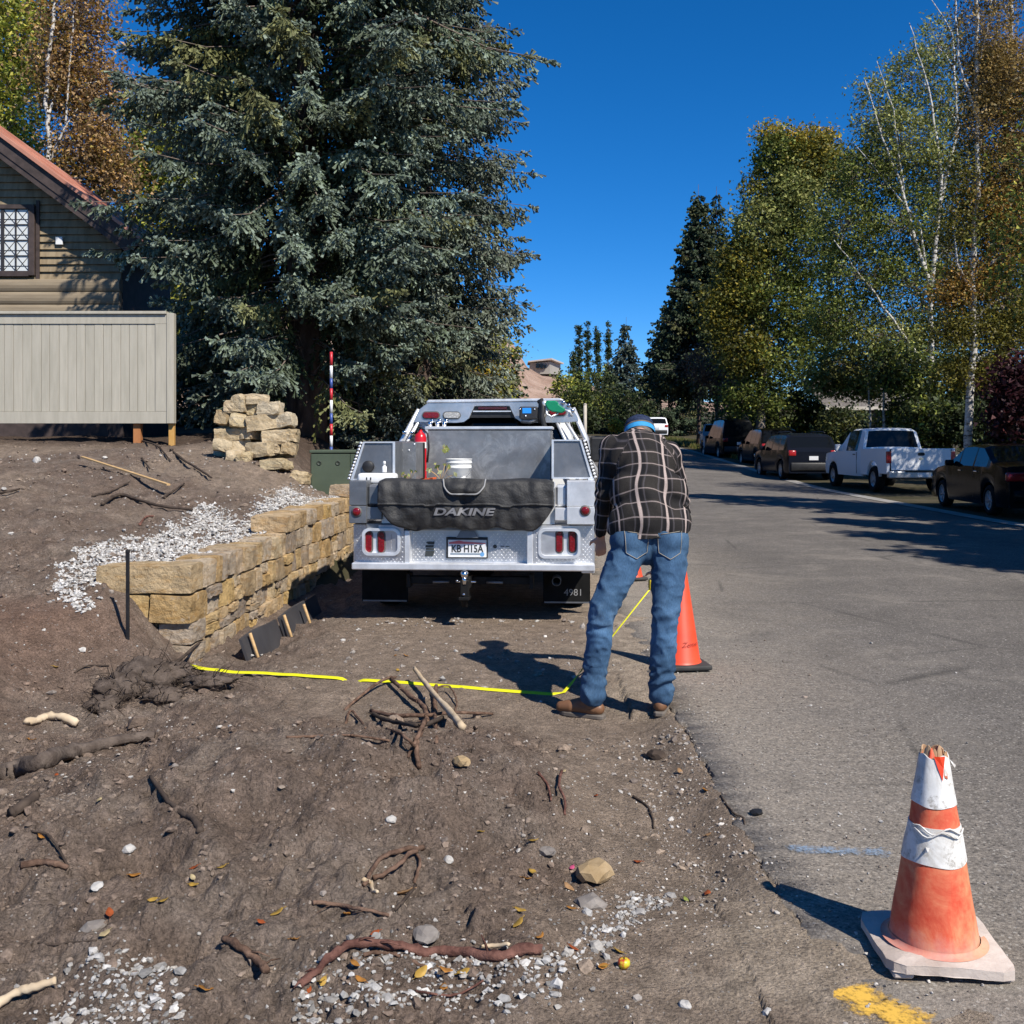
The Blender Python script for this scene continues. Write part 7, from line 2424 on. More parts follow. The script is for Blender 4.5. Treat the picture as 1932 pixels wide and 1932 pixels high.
def build_right_trees():
 # Lombardy poplars at the bend
 for u, v, w_, Y, lab in ((1093, 618, 9, 118, 'leftmost of the slim dark poplars above the road bend'), (1109, 618, 8, 119, 'second slim poplar from the left above the road bend'), (1127, 614, 9, 120, 'third slim poplar above the road bend, highest of the row'), (1148, 612, 7, 122, 'slim poplar standing close to the far blue spruce'), (1082, 665, 7, 117, 'short slim poplar at the left end of the row')):
  b = b3(u, Y, 1.5)
  bl = []
  for q in range(15):
   f = q / 14
   vv = v + 14 + (790 - v) * f
   bl.append(blob(u + (q % 3 - 1) * 1.0, vv, Y, w_ * .8 * (.25 + .75 * math.sin(math.pi * min(1, .16 + f * .8))), 26, 170, None, b))
  broadleaf('poplar', lab, b, [([(0, 0, -.5), (0, 0, 6), (0, 0, wz(v + 10, Y) - b[2])], .18, .03)], bl, .15, [[(.05, .075, .025), (.075, .10, .035), (.035, .05, .02)]], 'poplar', 'slim poplars at the bend of the road', MAT_GREYBARK, .22, .02, seed=int(u))
 # rounded shrubs and trees before the hill house
 for u, v, ru, rv, Y, pal, lab in ((1068, 738, 26, 42, 95, [YG, GR], 'round yellow-green tree right below the hill house'), (1095, 755, 26, 30, 90, [GR, DG], 'low green tree in front of the poplars'), (1128, 742, 34, 46, 96, [GR, DG], 'dense green tree between the poplars and the far spruce'),
                                      (1160, 802, 12, 10, 70, [YE], 'small bright yellow bush at the roadside behind the truck mirror'), (1095, 790, 40, 20, 85, [DG], 'dark hedge-like bush at the bend of the road'), (1190, 770, 40, 34, 88, [DG], 'dark bush under the far spruce')):
  b = b3(u, Y, 1.4)
  broadleaf('roadside_shrub', lab, b, [], [blob(u, v, Y, ru, rv, int(900 if ru > 15 else 500), None, b), blob(u + ru * .3, v + rv * .5, Y, ru * .8, rv * .6, 400, None, b)], .18 if ru > 15 else .10, pal, 'shrub', 'shrubs at the bend of the road', None, .45 if ru > 15 else .2, .02, seed=int(u + v))
 # the big yellow-green trees
 Y = 54
 b = b3(1432, Y, .9)
 pt = lambda u, v, Y=Y, b=None: (wx(u, Y) - b[0], 0, wz(v, Y) - b[2])
 broadleaf('yellow_poplar_tree', 'tall tree with mixed green and bright yellow leaves next to the dark spruce', b, [([(0, 0, -.5), pt(1435, 650, b=b), pt(1450, 480, b=b), pt(1470, 300, b=b)], .28, .05), ([pt(1437, 620, b=b), pt(1480, 420, b=b), pt(1540, 300, b=b)], .15, .04)],
              [blob(1462, 290, Y, 34, 44, 900, 2, b), blob(1452, 250, Y, 14, 18, 110, 3, b), blob(1492, 340, Y, 44, 40, 900, 0, b), blob(1545, 262, Y, 24, 22, 260, 3, b), blob(1500, 262, Y, 16, 24, 120, 3, b), blob(1585, 330, Y, 34, 44, 700, 1, b), blob(1425, 360, Y, 22, 40, 260, 1, b), blob(1530, 300, Y, 46, 52, 1700, 1, b), blob(1500, 380, Y, 64, 60, 1900, 0, b), blob(1440, 430, Y, 56, 60, 1800, 0, b), blob(1400, 500, Y, 44, 50, 1500, 1, b), blob(1390, 560, Y, 44, 50, 1500, 1, b), blob(1450, 560, Y, 70, 60, 1700, 2, b), blob(1520, 480, Y, 70, 70, 1700, 2, b), blob(1400, 660, Y, 50, 55, 1400, 1, b), blob(1470, 670, Y, 70, 60, 1500, 2, b), blob(1350, 590, Y, 30, 46, 700, 1, b), blob(1540, 610, Y, 60, 60, 1200, 2, b), blob(1420, 750, Y, 60, 36, 900, 2, b)],
              .115, [GREYG, [(.22, .20, .03), (.15, .16, .03), (.28, .22, .03), (.10, .11, .03)], GR, YE], 'tree', None, MAT_GREYBARK, .46, .016, seed=31, dens=2.4, fwd=.2)
 Y = 58
 b = b3(1345, Y, 1.0)
 broadleaf('rusty_shrub_tree', 'low rust-brown tree in front of the dark spruce foot', b, [([(0, 0, -.5), (.2, 0, 2)], .1, .03)], [blob(1325, 690, Y, 50, 36, 700, 0, b), blob(1360, 730, Y, 46, 30, 700, 0, b), blob(1380, 770, Y, 60, 26, 700, 1, b)], .11, [[(.13, .075, .05), (.10, .06, .04), (.16, .10, .06)], GR], 'tree', None, MAT_GREYBARK, .5, .016, seed=32)
 # leaning green birch with pale limbs
 Y = 43
 b = b3(1745, Y, .6)
 P_ = lambda u, v: (wx(u, Y) - b[0], 0, wz(v, Y) - b[2])
 broadleaf('green_birch', 'wide grey-green birch with long pale limbs sweeping up to the left', b,
              [([(0, 0, -.5), P_(1742, 720), P_(1700, 650), P_(1620, 540), P_(1560, 460)], .11, .02), ([P_(1745, 760), P_(1740, 560), P_(1690, 380), P_(1650, 270), P_(1618, 165)], .13, .015), ([P_(1742, 600), P_(1720, 430), P_(1600, 285)], .07, .014), ([P_(1740, 560), P_(1760, 340), P_(1735, 180), P_(1700, 60)], .10, .014), ([P_(1690, 380), P_(1670, 220), P_(1640, 130)], .05, .010), ([P_(1750, 430), P_(1790, 250), P_(1780, 80), P_(1730, 0)], .08, .012)],
              [blob(1660, 220, Y, 44, 60, 800, 0, b), blob(1720, 150, Y, 44, 60, 700, 0, b), blob(1700, 280, Y, 70, 70, 1700, 0, b), blob(1640, 330, Y, 60, 60, 1500, 1, b), blob(1600, 420, Y, 60, 60, 1500, 1, b), blob(1700, 420, Y, 80, 70, 2000, 1, b), blob(1620, 520, Y, 70, 60, 1600, 1, b), blob(1720, 540, Y, 80, 70, 1900, 1, b), blob(1580, 600, Y, 60, 50, 1300, 1, b), blob(1670, 640, Y, 80, 50, 1800, 0, b), blob(1760, 650, Y, 60, 50, 1200, 1, b), blob(1620, 690, Y, 60, 24, 500, 2, b), blob(1770, 330, Y, 50, 70, 1300, 0, b), blob(1780, 200, Y, 36, 60, 700, 0, b), blob(1640, 160, Y, 26, 30, 160, 0, b), blob(1770, 90, Y, 40, 60, 500, 0, b), blob(1790, 470, Y, 50, 60, 1000, 2, b)],
              .082, [GREYG, GR, [(.13, .14, .035), (.09, .10, .03), (.17, .16, .04)]], 'birch', None, MAT_BIRCH, .42, .012, seed=33, twig_mat=MAT_TWIG2, dens=2.0, fwd=.9)
 # slim white birch stems before the grey-roofed house
 Y = 44
 for u, v1, lab in ((1668, 640, 'slim white birch stem right before the grey-roofed house'), (1640, 690, 'thinner pale birch stem left of the white one before the grey-roofed house')):
  b = b3(u, Y, .5)
  broadleaf('slim_birch', lab, b, [([(0, 0, -.4), (.05, 0, 1.6), (wx(u - 4, Y) - b[0], 0, wz(v1, Y) - b[2])], .085 if u > 1650 else .05, .03)], [blob(u, v1 - 20, Y, 40, 40, 300, None, b)], .07, [GR, GREYG], 'birch', 'slim birches in front of the house across the road', MAT_BIRCH, .4, .01, seed=u)
 # big birches at the right edge: white trunks, brown and yellow leaves
 Y = 34
 b = b3(1823, Y, .3)
 P_ = lambda u, v: (wx(u, Y) - b[0], 0, wz(v, Y) - b[2])
 broadleaf('brown_birch', 'tall white-trunked birch with brown and gold leaves at the right edge of the photo', b,
              [([(0, 0, -.4), P_(1822, 760), P_(1830, 640), P_(1826, 500), P_(1838, 340), P_(1836, 150), P_(1832, -120)], .15, .05), ([P_(1828, 560), P_(1800, 500), P_(1790, 430)], .05, .02), ([P_(1832, 520), P_(1890, 480), P_(1932, 420)], .06, .02), ([P_(1836, 230), P_(1800, 120), P_(1796, 20), P_(1790, -80)], .05, .02), ([P_(1834, 150), P_(1860, 40), P_(1870, -80)], .05, .02)],
              [blob(1860, 60, Y, 60, 80, 900, 0, b), blob(1900, 160, Y, 60, 80, 1700, 0, b), blob(1860, 240, Y, 50, 60, 1000, 0, b), blob(1910, 320, Y, 60, 70, 1700, 0, b), blob(1870, 390, Y, 56, 50, 1300, 1, b), blob(1820, 420, Y, 46, 50, 900, 2, b), blob(1900, 470, Y, 56, 60, 1500, 1, b), blob(1840, 530, Y, 50, 36, 1100, 1, b), blob(1800, 560, Y, 36, 26, 600, 1, b), blob(1850, 620, Y, 50, 40, 1000, 2, b), blob(1790, 620, Y, 36, 40, 700, 2, b), blob(1870, 700, Y, 40, 40, 900, 2, b), blob(1810, 700, Y, 36, 30, 700, 2, b), blob(1900, -60, Y, 70, 80, 900, 0, b), blob(1960, 250, Y, 60, 160, 1600, 0, b), blob(1900, 560, Y, 60, 60, 1200, 2, b), blob(1930, 640, Y, 50, 60, 900, 2, b), blob(1830, 330, Y, 40, 60, 700, 2, b), blob(1850, 150, Y, 40, 60, 700, 0, b)],
              .062, [[(.31, .21, .07), (.26, .18, .06), (.38, .25, .07), (.20, .15, .05)], OR, [(.19, .17, .03), (.13, .13, .03), (.24, .20, .03)]], 'birch', None, MAT_BIRCH, .36, .011, seed=34, twig_mat=MAT_TWIG2, dens=2.6, fwd=.3)
 Y = 35.5
 b = b3(1884, Y, .3)
 P_ = lambda u, v: (wx(u, Y) - b[0], 0, wz(v, Y) - b[2])
 broadleaf('white_birch', 'second white birch trunk close to the right edge behind the dark sedan', b, [([(0, 0, -.4), P_(1880, 700), P_(1896, 520), P_(1890, 300), P_(1904, 60), P_(1900, -100)], .13, .05)], [blob(1920, 600, Y, 46, 60, 900, 0, b), blob(1930, 420, Y, 50, 70, 1000, 1, b), blob(1890, 140, Y, 40, 80, 600, 1, b)], .085, [GR, BR], 'birch', None, MAT_BIRCH, .4, .011, seed=35, twig_mat=MAT_TWIG2, dens=2.2, fwd=.2)
 # understorey
 for u, v, ru, rv, Y, pal, n, lab in ((1918, 740, 27, 60, 32, [PU], 1100, 'dark purple-leaved shrub at the right edge of the photo'), (1920, 820, 40, 50, 33, [PU, DG], 900, 'dark shrub below the purple-leaved one'), (1760, 800, 60, 46, 40, [DG, GR], 1300, 'dark green bush behind the white pickup'), (1850, 800, 50, 40, 39, [DG], 900, 'dark bush between the white birch trunks'),
                                         (1590, 800, 46, 30, 50, [[(.14, .14, .03), (.10, .11, .025)], DG], 800, 'yellowish bush left of the grey-roofed house'), (1480, 790, 66, 40, 56, [DG, GR], 1300, 'dark green bush behind the dark parked cars'), (1400, 790, 60, 36, 60, [DG], 1100, 'dark bush above the silver car'), (1585, 700, 50, 40, 47, [GR, GREYG], 1000, 'green shrub crown hanging over the left end of the grey roof'), (1640, 725, 34, 22, 46, [GR, GREYG], 420, 'loose green foliage in front of the middle of the grey roof'), (1700, 690, 50, 40, 41, [GR, DG], 900, 'green shrub crown above the grey roof'),
                                         (1650, 835, 60, 26, 46, [DG], 800, 'low dark hedge under the grey-roofed house'), (1540, 740, 60, 44, 57, [DG, GR], 1200, 'dark green tree mass left of the grey roof'), (1790, 740, 60, 60, 42, [DG, GR], 1500, 'tall dark green bush right of the grey roof'), (1860, 730, 60, 70, 41, [DG, GR], 1500, 'tall dark green bush behind the thick white birch trunk'), (1720, 770, 50, 50, 45, [DG, GR], 1100, 'dark bush hiding the right end of the grey roof')):
  b = b3(u, Y, .3)
  broadleaf('dark_bush', lab, b, [], [blob(u, v, Y, ru, rv, n, None, b), blob(u - ru * .3, v + rv * .6, Y, ru * .9, rv * .6, n // 2, None, b)], .11, pal, 'bush', 'bushes across the road', None, .4, .014, seed=int(u * 3 + v), dens=1.7)
 # trees that stand outside the frame on the right; their shade lies on the road and the parked cars
 for x, y, H, Rb, lab in ((12.8, 10.8, 12, 2.7, 'farthest of three spruces out of the frame whose shade crosses the road'), (12.2, 8.4, 11.5, 2.8, 'middle of three spruces out of the frame whose shade crosses the road'), (11.7, 6.2, 11, 2.7, 'nearest of three spruces out of the frame whose shade crosses the road'), (13.9, 16.2, 17, 4.2, 'spruce out of the frame shading the dark sedan')):
  spruce('roadside_spruce', lab, (x, y, .1), H, lambda z, a, Rb=Rb, H=H: Rb * max(0, 1 - z / H) ** .8 * (1 + .15 * math.sin(4 * z + 3 * a)), 220, 12, 7, .42, .11, DARK, .2, .6, .0, 'spruces on the near right verge', 'spruce', droop=.35)
 b = (15.2, 25.0, .3)
 broadleaf('roadside_birch', 'leafy birch just out of the frame behind the parked cars', b, [([(0, 0, -.3), (.1, .1, 5), (0, 0, 11)], .15, .04)], [(0, 0, 8, 2.6, 2.6, 3.6, 4200, None), (-1.2, .6, 6, 2, 2, 2, 1800, None)], .08, [GR, YG], 'birch', None, MAT_BIRCH, .5, .012, seed=41, dens=1.3)
 for x, y, H, lab in ((-5, 46, 9, 'nearest leafy tree added on the far left verge, hidden behind the spruces'), (-7, 58, 11, 'second leafy tree added on the far left verge'), (-5.5, 70, 11, 'third leafy tree added on the far left verge'), (-9, 84, 13, 'fourth leafy tree added on the far left verge'), (-12, 100, 14, 'fifth leafy tree added on the far left verge'), (-14, 40, 11, 'leafy tree added behind the log house')):  # hidden trees added to darken the reflections in the parked cars
  broadleaf('added_verge_tree', lab, (x, y, float(gz(x, y))), [([(0, 0, -.5), (0, 0, H * .7)], .15, .04)], [(0, 0, H * .55, H * .22, H * .22, H * .45, 1500, None), (0, 0, H * .25, H * .3, H * .3, H * .25, 900, None)], .22, [DG, GR], 'tree', 'leafy trees added on the far left verge', None, .6, .012, seed=int(y))
build_right_trees()
print('spruce tris', NT_TRI)

# ================================================================== ACROSS THE ROAD: house, fence, parked vehicles
MAT_SHINGLE = mat('grey_shingles', (.13, .115, .105), (.21, .19, .175), 2.5, .9, 0, .6, 12, .02, .1)
MAT_DIMWALL = mat('brown_wall', (.06, .05, .042), (.09, .075, .06), 2, .9)
def build_right_house():
 Y = 52
 x0, x1 = wx(1566, Y), wx(1760, Y)
 ze, zr = wz(770, Y), wz(708, Y)
 T = thing('roadside_house', 'low house with a grey shingle roof and pale eave behind the birches', 'house', (x0, Y, .5))
 o = Vector((x0, Y, .5))
 L = x1 - x0
 part('wall', MB().box(.4, L - .2, .5, 8, -.5, ze - .5), MAT_DIMWALL, T)
 rf = MB()
 n = 7
 for k in range(n):
  f0, f1 = k / n, (k + 1) / n
  y0_, y1_ = f0 * 4.6, f1 * 4.6
  z0_, z1_ = ze - .5 + (zr - ze) * f0, ze - .5 + (zr - ze) * f1
  rf.hexa([(-.2, y0_ - .05, z0_), (L, y0_ - .05, z0_), (L, y0_ - .05, z0_ + .09), (-.2, y0_ - .05, z0_ + .09)], [(-.2 + .0, y1_, z1_ - .02), (L, y1_, z1_ - .02), (L, y1_, z1_ + .03), (-.2, y1_, z1_ + .03)])
 part('roof', rf, MAT_SHINGLE, T)
 part('eave_board', MB().box(-.25, L, -.14, -.06, ze - .5 - .10, ze - .5 + .08), MAT_LOGPALE, T)
 for xx in (1.2, 3.1):
  w = part('window', MB().box(xx, xx + .9, .44, .52, 1.1, 2.2), MAT_GLASS_D, T)
  part('frame', MB().box(xx - .08, xx + .98, .40, .45, 1.02, 1.1).box(xx - .08, xx, .40, .45, 1.1, 2.2).box(xx + .9, xx + .98, .40, .45, 1.1, 2.2).box(xx - .08, xx + .98, .40, .45, 2.2, 2.28), MAT_LOGPALE, w)
MAT_LOGPALE = mat('pale_eave_paint', (.42, .38, .32), (.5, .46, .40), 3, .8)
build_right_house()
def build_picket():
 Y = 36
 T = thing('picket_fence', 'short run of white picket fence showing between the pickup and the dark sedan', 'fence', (wx(1780, Y), Y, .15))
 W_ = wx(1872, Y) - wx(1780, Y)
 zt = wz(857, Y) - .15
 n = 15
 for q in range(n):
  x = W_ * q / n
  part('picket', MB().prism([(x, -.1), (x + .075, -.1), (x + .075, zt - .05), (x + .0375, zt), (x, zt - .05)], 0, .02), MAT_WHITE, T)
 for z in (.22, zt - .18): part('rail', MB().box(0, W_, .022, .05, z, z + .07), MAT_WHITE, T)
build_picket()

def paint(name, c, r=.25): return NT(name).out(c, r, None, 0, .07)
MAT_HUB = metal('wheel_silver', (.42, .43, .44), .4, .6)
def lights(T, specs):
 for nm, x0, x1, y0, y1, z0, z1, m in specs:
  part(nm, MB().box(x0, x1, y0, y1, z0, z1, .02, 2), m, T)

def sedan(name, label, loc, rz, paint_m, L=4.6, W_=1.78, H=1.44, cat='car', group=None):
 T = thing(name, label, cat, loc, rz, group)
 car_body(T, 0, L, W_, [(0, .62), (.02, .90), (.10, 1.02), (.55, 1.06), (.75, 1.08), (1.45, H - .03), (2.0, H), (2.5, H - .02), (3.35, 1.0), (3.9, .93), (L - .12, .78), (L, .55)], .98, .20,
             [(.95, .31), (L - .92, .31)], side_glass=[(1.05, 1.72), (1.80, 2.55), (2.62, 3.0)], wind=[(2.55, 3.25)], rear=[(.80, 1.38)], tumble=.42, m_body=paint_m)
 for s in (-1, 1):
  wheel(T, s * (W_ / 2 - .12), .95, .31, .21, s, rimr=.66, rim_mat=MAT_HUB, spokes=7); wheel(T, s * (W_ / 2 - .12), L - .92, .31, .21, s, rimr=.66, rim_mat=MAT_HUB, spokes=7)
  part('side_mirror', MB().box(s * (W_ / 2 + .07) - .09, s * (W_ / 2 + .07) + .09, 2.86, 2.98, .96, 1.09, .03, 2, None, True), paint_m, T)
  part('tail_light', MB().box(s * .68 - .20, s * .68 + .20, -.012, .12, .72, .90, .04, 2, None, True), MAT_TAILLIT, T)
  part('head_light', MB().box(s * .62 - .2, s * .62 + .2, L - .22, L - .02, .60, .72, .04, 2), MAT_CLEAR, T)
  part('door_handle', MB().box(s * W_ / 2 - .012, s * W_ / 2 + .012, 1.52, 1.68, .86, .885, .006), MAT_CHROME, T)
  part('door_handle', MB().box(s * W_ / 2 - .012, s * W_ / 2 + .012, 2.42, 2.58, .86, .885, .006), MAT_CHROME, T)
  part('door_seam', MB().box(s * W_ / 2 * .988 - .004, s * W_ / 2 * .988 + .006, 1.755, 1.768, .32, .96), MAT_BLACK, T)
 part('bumper', MB().box(-W_ / 2 * .86, W_ / 2 * .86, -.05, .16, .30, .56, .05, 2, None, True), paint_m, T)
 part('number_plate', MB().box(-.16, .16, -.03, -.015, .62, .76), MAT_PLATE, T)
 return T
MAT_TAILLIT = lens('car_tail_lens', (.42, .02, .02))

def suv(name, label, loc, rz, paint_m, L=4.6, W_=1.85, H=1.68, cat='suv', group=None, low=1.0):
 T = thing(name, label, cat, loc, rz, group)
 car_body(T, 0, L, W_, [(0, .70), (.02, 1.0), (.12, 1.10), (.42, H - .10), (.7, H - .02), (1.5, H), (2.5, H - .05), (3.3, 1.12), (3.6, 1.07), (L - .15, .95), (L, .65)], 1.06, .26,
             [(.92, .35), (L - .92, .35)], side_glass=[(.55, 1.1), (1.18, 1.95), (2.03, 2.85)], wind=[(2.55, 3.2)], rear=[(.15, .40)], tumble=.34, m_body=paint_m)
 for s in (-1, 1):
  wheel(T, s * (W_ / 2 - .13), .92, .35, .23, s, rimr=.66, rim_mat=MAT_HUB, spokes=5); wheel(T, s * (W_ / 2 - .13), L - .92, .35, .23, s, rimr=.66, rim_mat=MAT_HUB, spokes=5)
  part('side_mirror', MB().box(s * (W_ / 2 + .08) - .09, s * (W_ / 2 + .08) + .09, 2.75, 2.88, 1.04, 1.2, .03, 2, None, True), paint_m, T)
  part('tail_light', MB().box(s * .74 - .13, s * .74 + .13, -.005, .14, .86, 1.06, .03, 2, None, True), MAT_TAILLIT, T)
  part('head_light', MB().box(s * .66 - .2, s * .66 + .2, L - .25, L - .03, .74, .88, .04, 2), MAT_CLEAR, T)
  part('roof_rail', MB().tube([(s * .60, .6, H + .01), (s * .60, .8, H + .06), (s * .60, 2.1, H + .05), (s * .60, 2.3, H - .01)], .018, 6), MAT_BLACK, T)
 part('bumper', MB().box(-W_ / 2 * .88, W_ / 2 * .88, -.05, .16, .34, .64, .05, 2, None, True), MAT_BLACK, T)
 part('number_plate', MB().box(-.16, .16, -.03, -.0, .72, .86), MAT_PLATE, T)
 return T

def pickup(name, label, loc, rz, paint_m):
 T = thing(name, label, 'pickup truck', loc, rz)
 L, W_ = 5.35, 1.98
 yb = 2.0
 car_body(T, yb, L - yb, W_, [(0, .9), (.001, 1.28), (.10, 1.82), (.30, 1.87), (1.0, 1.86), (1.25, 1.80), (1.85, 1.24), (2.0, 1.20), (3.1, 1.10), (3.3, .95), (3.35, .6)], 1.18, .42,
             [(L - .95 - yb, .38)], side_glass=[(.30, 1.22)], wind=[(1.27, 1.8)], rear=[(.004, .095)], tumble=.34, m_body=paint_m, name='cab')
 # cargo box
 bx = MB()
 for s in (-1, 1):
  arch = [(0, .55), (.55, .55)] + [(1.02 + .45 * math.cos(a), .46 + .45 * math.sin(a)) for a in [math.pi - math.pi * q / 12 for q in range(13)]] + [(1.49, .48), (yb - .03, .48), (yb - .03, 1.26), (0, 1.28)]
  arch = [(a, max(b, .46)) for a, b in arch]
  bx.prism(arch, s * (W_ / 2 - .10), s * (W_ / 2 - .005), .01, axis='x')
 bx.box(-W_ / 2 + .1, W_ / 2 - .1, .08, yb - .03, .72, .78)
 part('cargo_box', bx, paint_m, T)
 tg = part('tailgate', MB().box(-W_ / 2 + .13, W_ / 2 - .13, -.02, .05, .66, 1.27, .015, 2), paint_m, T)
 part('handle', MB().prism(stadium(0, 1.12, .20, .09), -.03, -.018), MAT_BLACK, tg)
 part('badge', MB().prism(stadium(0, .99, .13, .07), -.028, -.018), MAT_CHROME, tg)
 part('tailgate_seam', MB().box(-W_ / 2 + .118, -W_ / 2 + .128, -.01, .05, .66, 1.26).box(W_ / 2 - .128, W_ / 2 - .118, -.01, .05, .66, 1.26), MAT_BLACK, T)
 part('bumper', MB().box(-W_ / 2 + .03, W_ / 2 - .03, -.14, .06, .44, .64, .03, 2), MAT_HUB, T)
 part('step_pad', MB().box(-.5, .5, -.142, .0, .60, .648, .006), MAT_BLACK, T)
 pl = part('number_plate', MB().box(-.16, .16, -.15, -.142, .48, .60), MAT_PLATE, T)
 for s in (-1, 1):
  x = s * (W_ / 2 - .075)
  part('tail_light', MB().box(x - .075, x + .075, -.022, .05, .86, 1.20, .02, 2), MAT_TAILLIT, T)
  wheel(T, s * (W_ / 2 - .13), 1.02, .38, .25, s, rimr=.60, rim_mat=MAT_HUB, spokes=6); wheel(T, s * (W_ / 2 - .13), L - .95, .38, .25, s, rimr=.60, rim_mat=MAT_HUB, spokes=6)
  part('side_mirror', MB().box(s * (W_ / 2 + .12) - .1, s * (W_ / 2 + .12) + .1, yb + 1.45, yb + 1.56, 1.16, 1.38, .03, 2, None, True), paint_m if s < 0 else MAT_BLACK, T)
  part('door_handle', MB().box(s * W_ / 2 - .01, s * W_ / 2 + .012, yb + .42, yb + .58, 1.06, 1.09, .006), MAT_BLACK, T)
  part('door_seam', MB().box(s * W_ / 2 * .99 - .006, s * W_ / 2 * .99 + .006, yb + .30, yb + .312, .50, 1.15), MAT_BLACK, T)
 part('underbody', MB().box(-.8, .8, .1, L - .3, .42, .62), MAT_CHASSIS, T)
 return T

MAT_PW = paint('white_paint', (.78, .79, .80)); MAT_PD = paint('dark_grey_paint', (.007, .007, .008), .15); MAT_PN = paint('dark_blue_paint', (.007, .009, .015), .15); MAT_PS = paint('silver_paint', (.34, .35, .37)); MAT_PB = paint('black_paint', (.005, .005, .005), .15)
def at_u(u, Y, dz=0): return (wx(u, Y), Y, float(road_z(Y)) + .01 + dz)
G = 'vehicles parked across the road'
sedan('parked_sedan', 'dark grey sedan with red tail light parked at the right edge of the photo', (10.5, 19.9, .015), R(-4), MAT_PD, group=G)
pk = pickup('parked_pickup', 'white pickup truck with dappled tailgate parked across the road', (11.55, 29.0, .02), R(2), MAT_PW); pk['group'] = G
suv('parked_suv', 'dark blue SUV parked just ahead of the white pickup', at_u(1535, 35.8), R(2), MAT_PN, H=1.66, group=G)
suv('parked_suv', 'black SUV in deep shade farther along beyond the dark blue SUV', (11.7, 44.5, .3), R(1), MAT_PB, H=1.74, group=G)
suv('parked_suv', 'tall dark van-like vehicle in shade beside the silver car', (11.55, 52.0, .55), R(3), MAT_PB, L=5.0, H=2.05, group=G)
suv('parked_suv', 'silver car with bright windscreen glint parked beyond the dark vehicles', (11.9, 60.0, .80), R(172), MAT_PS, H=1.62, group=G)
suv('parked_suv', 'white SUV far up the road beside the head of the man', (wx(1240, 84), 84, float(road_z(84)) + .05), R(-4), MAT_PW, H=1.7, group=G)

# ------------------------------------------------------------------ the house on the hill
def build_hill_house():
 Y = 385
 x0, x1 = wx(994, Y), wx(1066, Y)
 zb, zt = wz(714, Y), wz(678, Y)
 T = thing('hill_house', 'distant flat-roofed beige house on the dry hillside', 'house', (x0, Y, zb))
 k = Y / FPX
 P = lambda u, v: (wx(u, Y) - x0, wz(v, Y) - zb)
 h1 = zt - zb
 part('lower_wall', MB().box(P(1000, 0)[0], P(1052, 0)[0], 3, 14, -5, P(0, 706)[1]), MAT_DIMWALL, T)
 part('wall', MB().hexa([(P(1000, 0)[0], 0, P(0, 706)[1]), (P(1037, 0)[0], -2, P(0, 706)[1]), (P(1037, 0)[0], -2, P(0, 683)[1]), (P(1000, 0)[0], 0, P(0, 685)[1])],
                           [(P(1000, 0)[0], 14, P(0, 706)[1]), (P(1060, 0)[0], 10, P(0, 704)[1]), (P(1060, 0)[0], 10, P(0, 684)[1]), (P(1000, 0)[0], 14, P(0, 685)[1])]), mat('beige_siding', (.30, .28, .24), (.34, .32, .28), .3, .8), T)
 part('roof', MB().hexa([(P(996, 0)[0], -1.5, P(0, 684)[1]), (P(1040, 0)[0], -4, P(0, 680)[1]), (P(1040, 0)[0], -4, P(0, 677)[1]), (P(996, 0)[0], -1.5, P(0, 681.5)[1])],
                           [(P(996, 0)[0], 15, P(0, 684)[1]), (P(1066, 0)[0], 9, P(0, 684)[1]), (P(1066, 0)[0], 9, P(0, 681)[1]), (P(996, 0)[0], 15, P(0, 681)[1])]), mat('pale_roof', (.42, .37, .32), (.48, .43, .38), .3, .8), T)
 for u0, u1, v0, v1 in ((1011, 1017, 687, 695), (1019, 1024, 687, 696), (1026, 1030, 689, 695)):
  a, b = P(u0, v1), P(u1, v0)
  part('window', MB().box(a[0], b[0], -2.4 + .0, -.6, a[1], b[1]), MAT_GLASS_D, T)
build_hill_house()
def build_bollard():
 Y = 60
 T = thing('pale_post', 'pale roadside post beside the truck mirror', 'post', at_u(1104, Y))
 part('shaft', MB().tube([(0, 0, -.2), (0, 0, wz(764, Y) - T.location.z)], .10, 10), MAT_LOGPALE, T)
 part('cap', MB().lathe([(.11, 0), (.12, .03), (.05, .08), (.001, .09)], 12, Matrix.Translation((0, 0, wz(764, Y) - T.location.z))), MAT_LOGPALE, T)
build_bollard()
# roadside grass by the silver car
def build_grass():
 n = 9000
 ys = RNG.uniform(48, 82, n); xs = 10.0 + road_off(ys) + RNG.uniform(.0, 3.2, n)
 zs = road_z(ys)
 h = RNG.uniform(.12, .38, n); a = RNG.uniform(0, 6.28, n); w = .03
 V = np.empty((n, 3, 3))
 V[:, 0] = np.stack([xs - w * np.cos(a), ys - w * np.sin(a), zs], 1); V[:, 1] = np.stack([xs + w * np.cos(a), ys + w * np.sin(a), zs], 1)
 V[:, 2] = np.stack([xs + RNG.normal(0, .08, n), ys + RNG.normal(0, .08, n), zs + h], 1)
 c = np.array([(.12, .13, .03), (.20, .16, .05), (.08, .10, .02)])[RNG.integers(3, size=n)]
 o = link('grass', fast_mesh('grass', V.reshape(-1, 3), [np.arange(n * 3).reshape(n, 3)], False, np.repeat(c, 3, 0)), MAT_LEAF, kind='stuff')
 tag(o, 'dry yellow-green roadside grass in front of the silver car', 'grass')
build_grass()

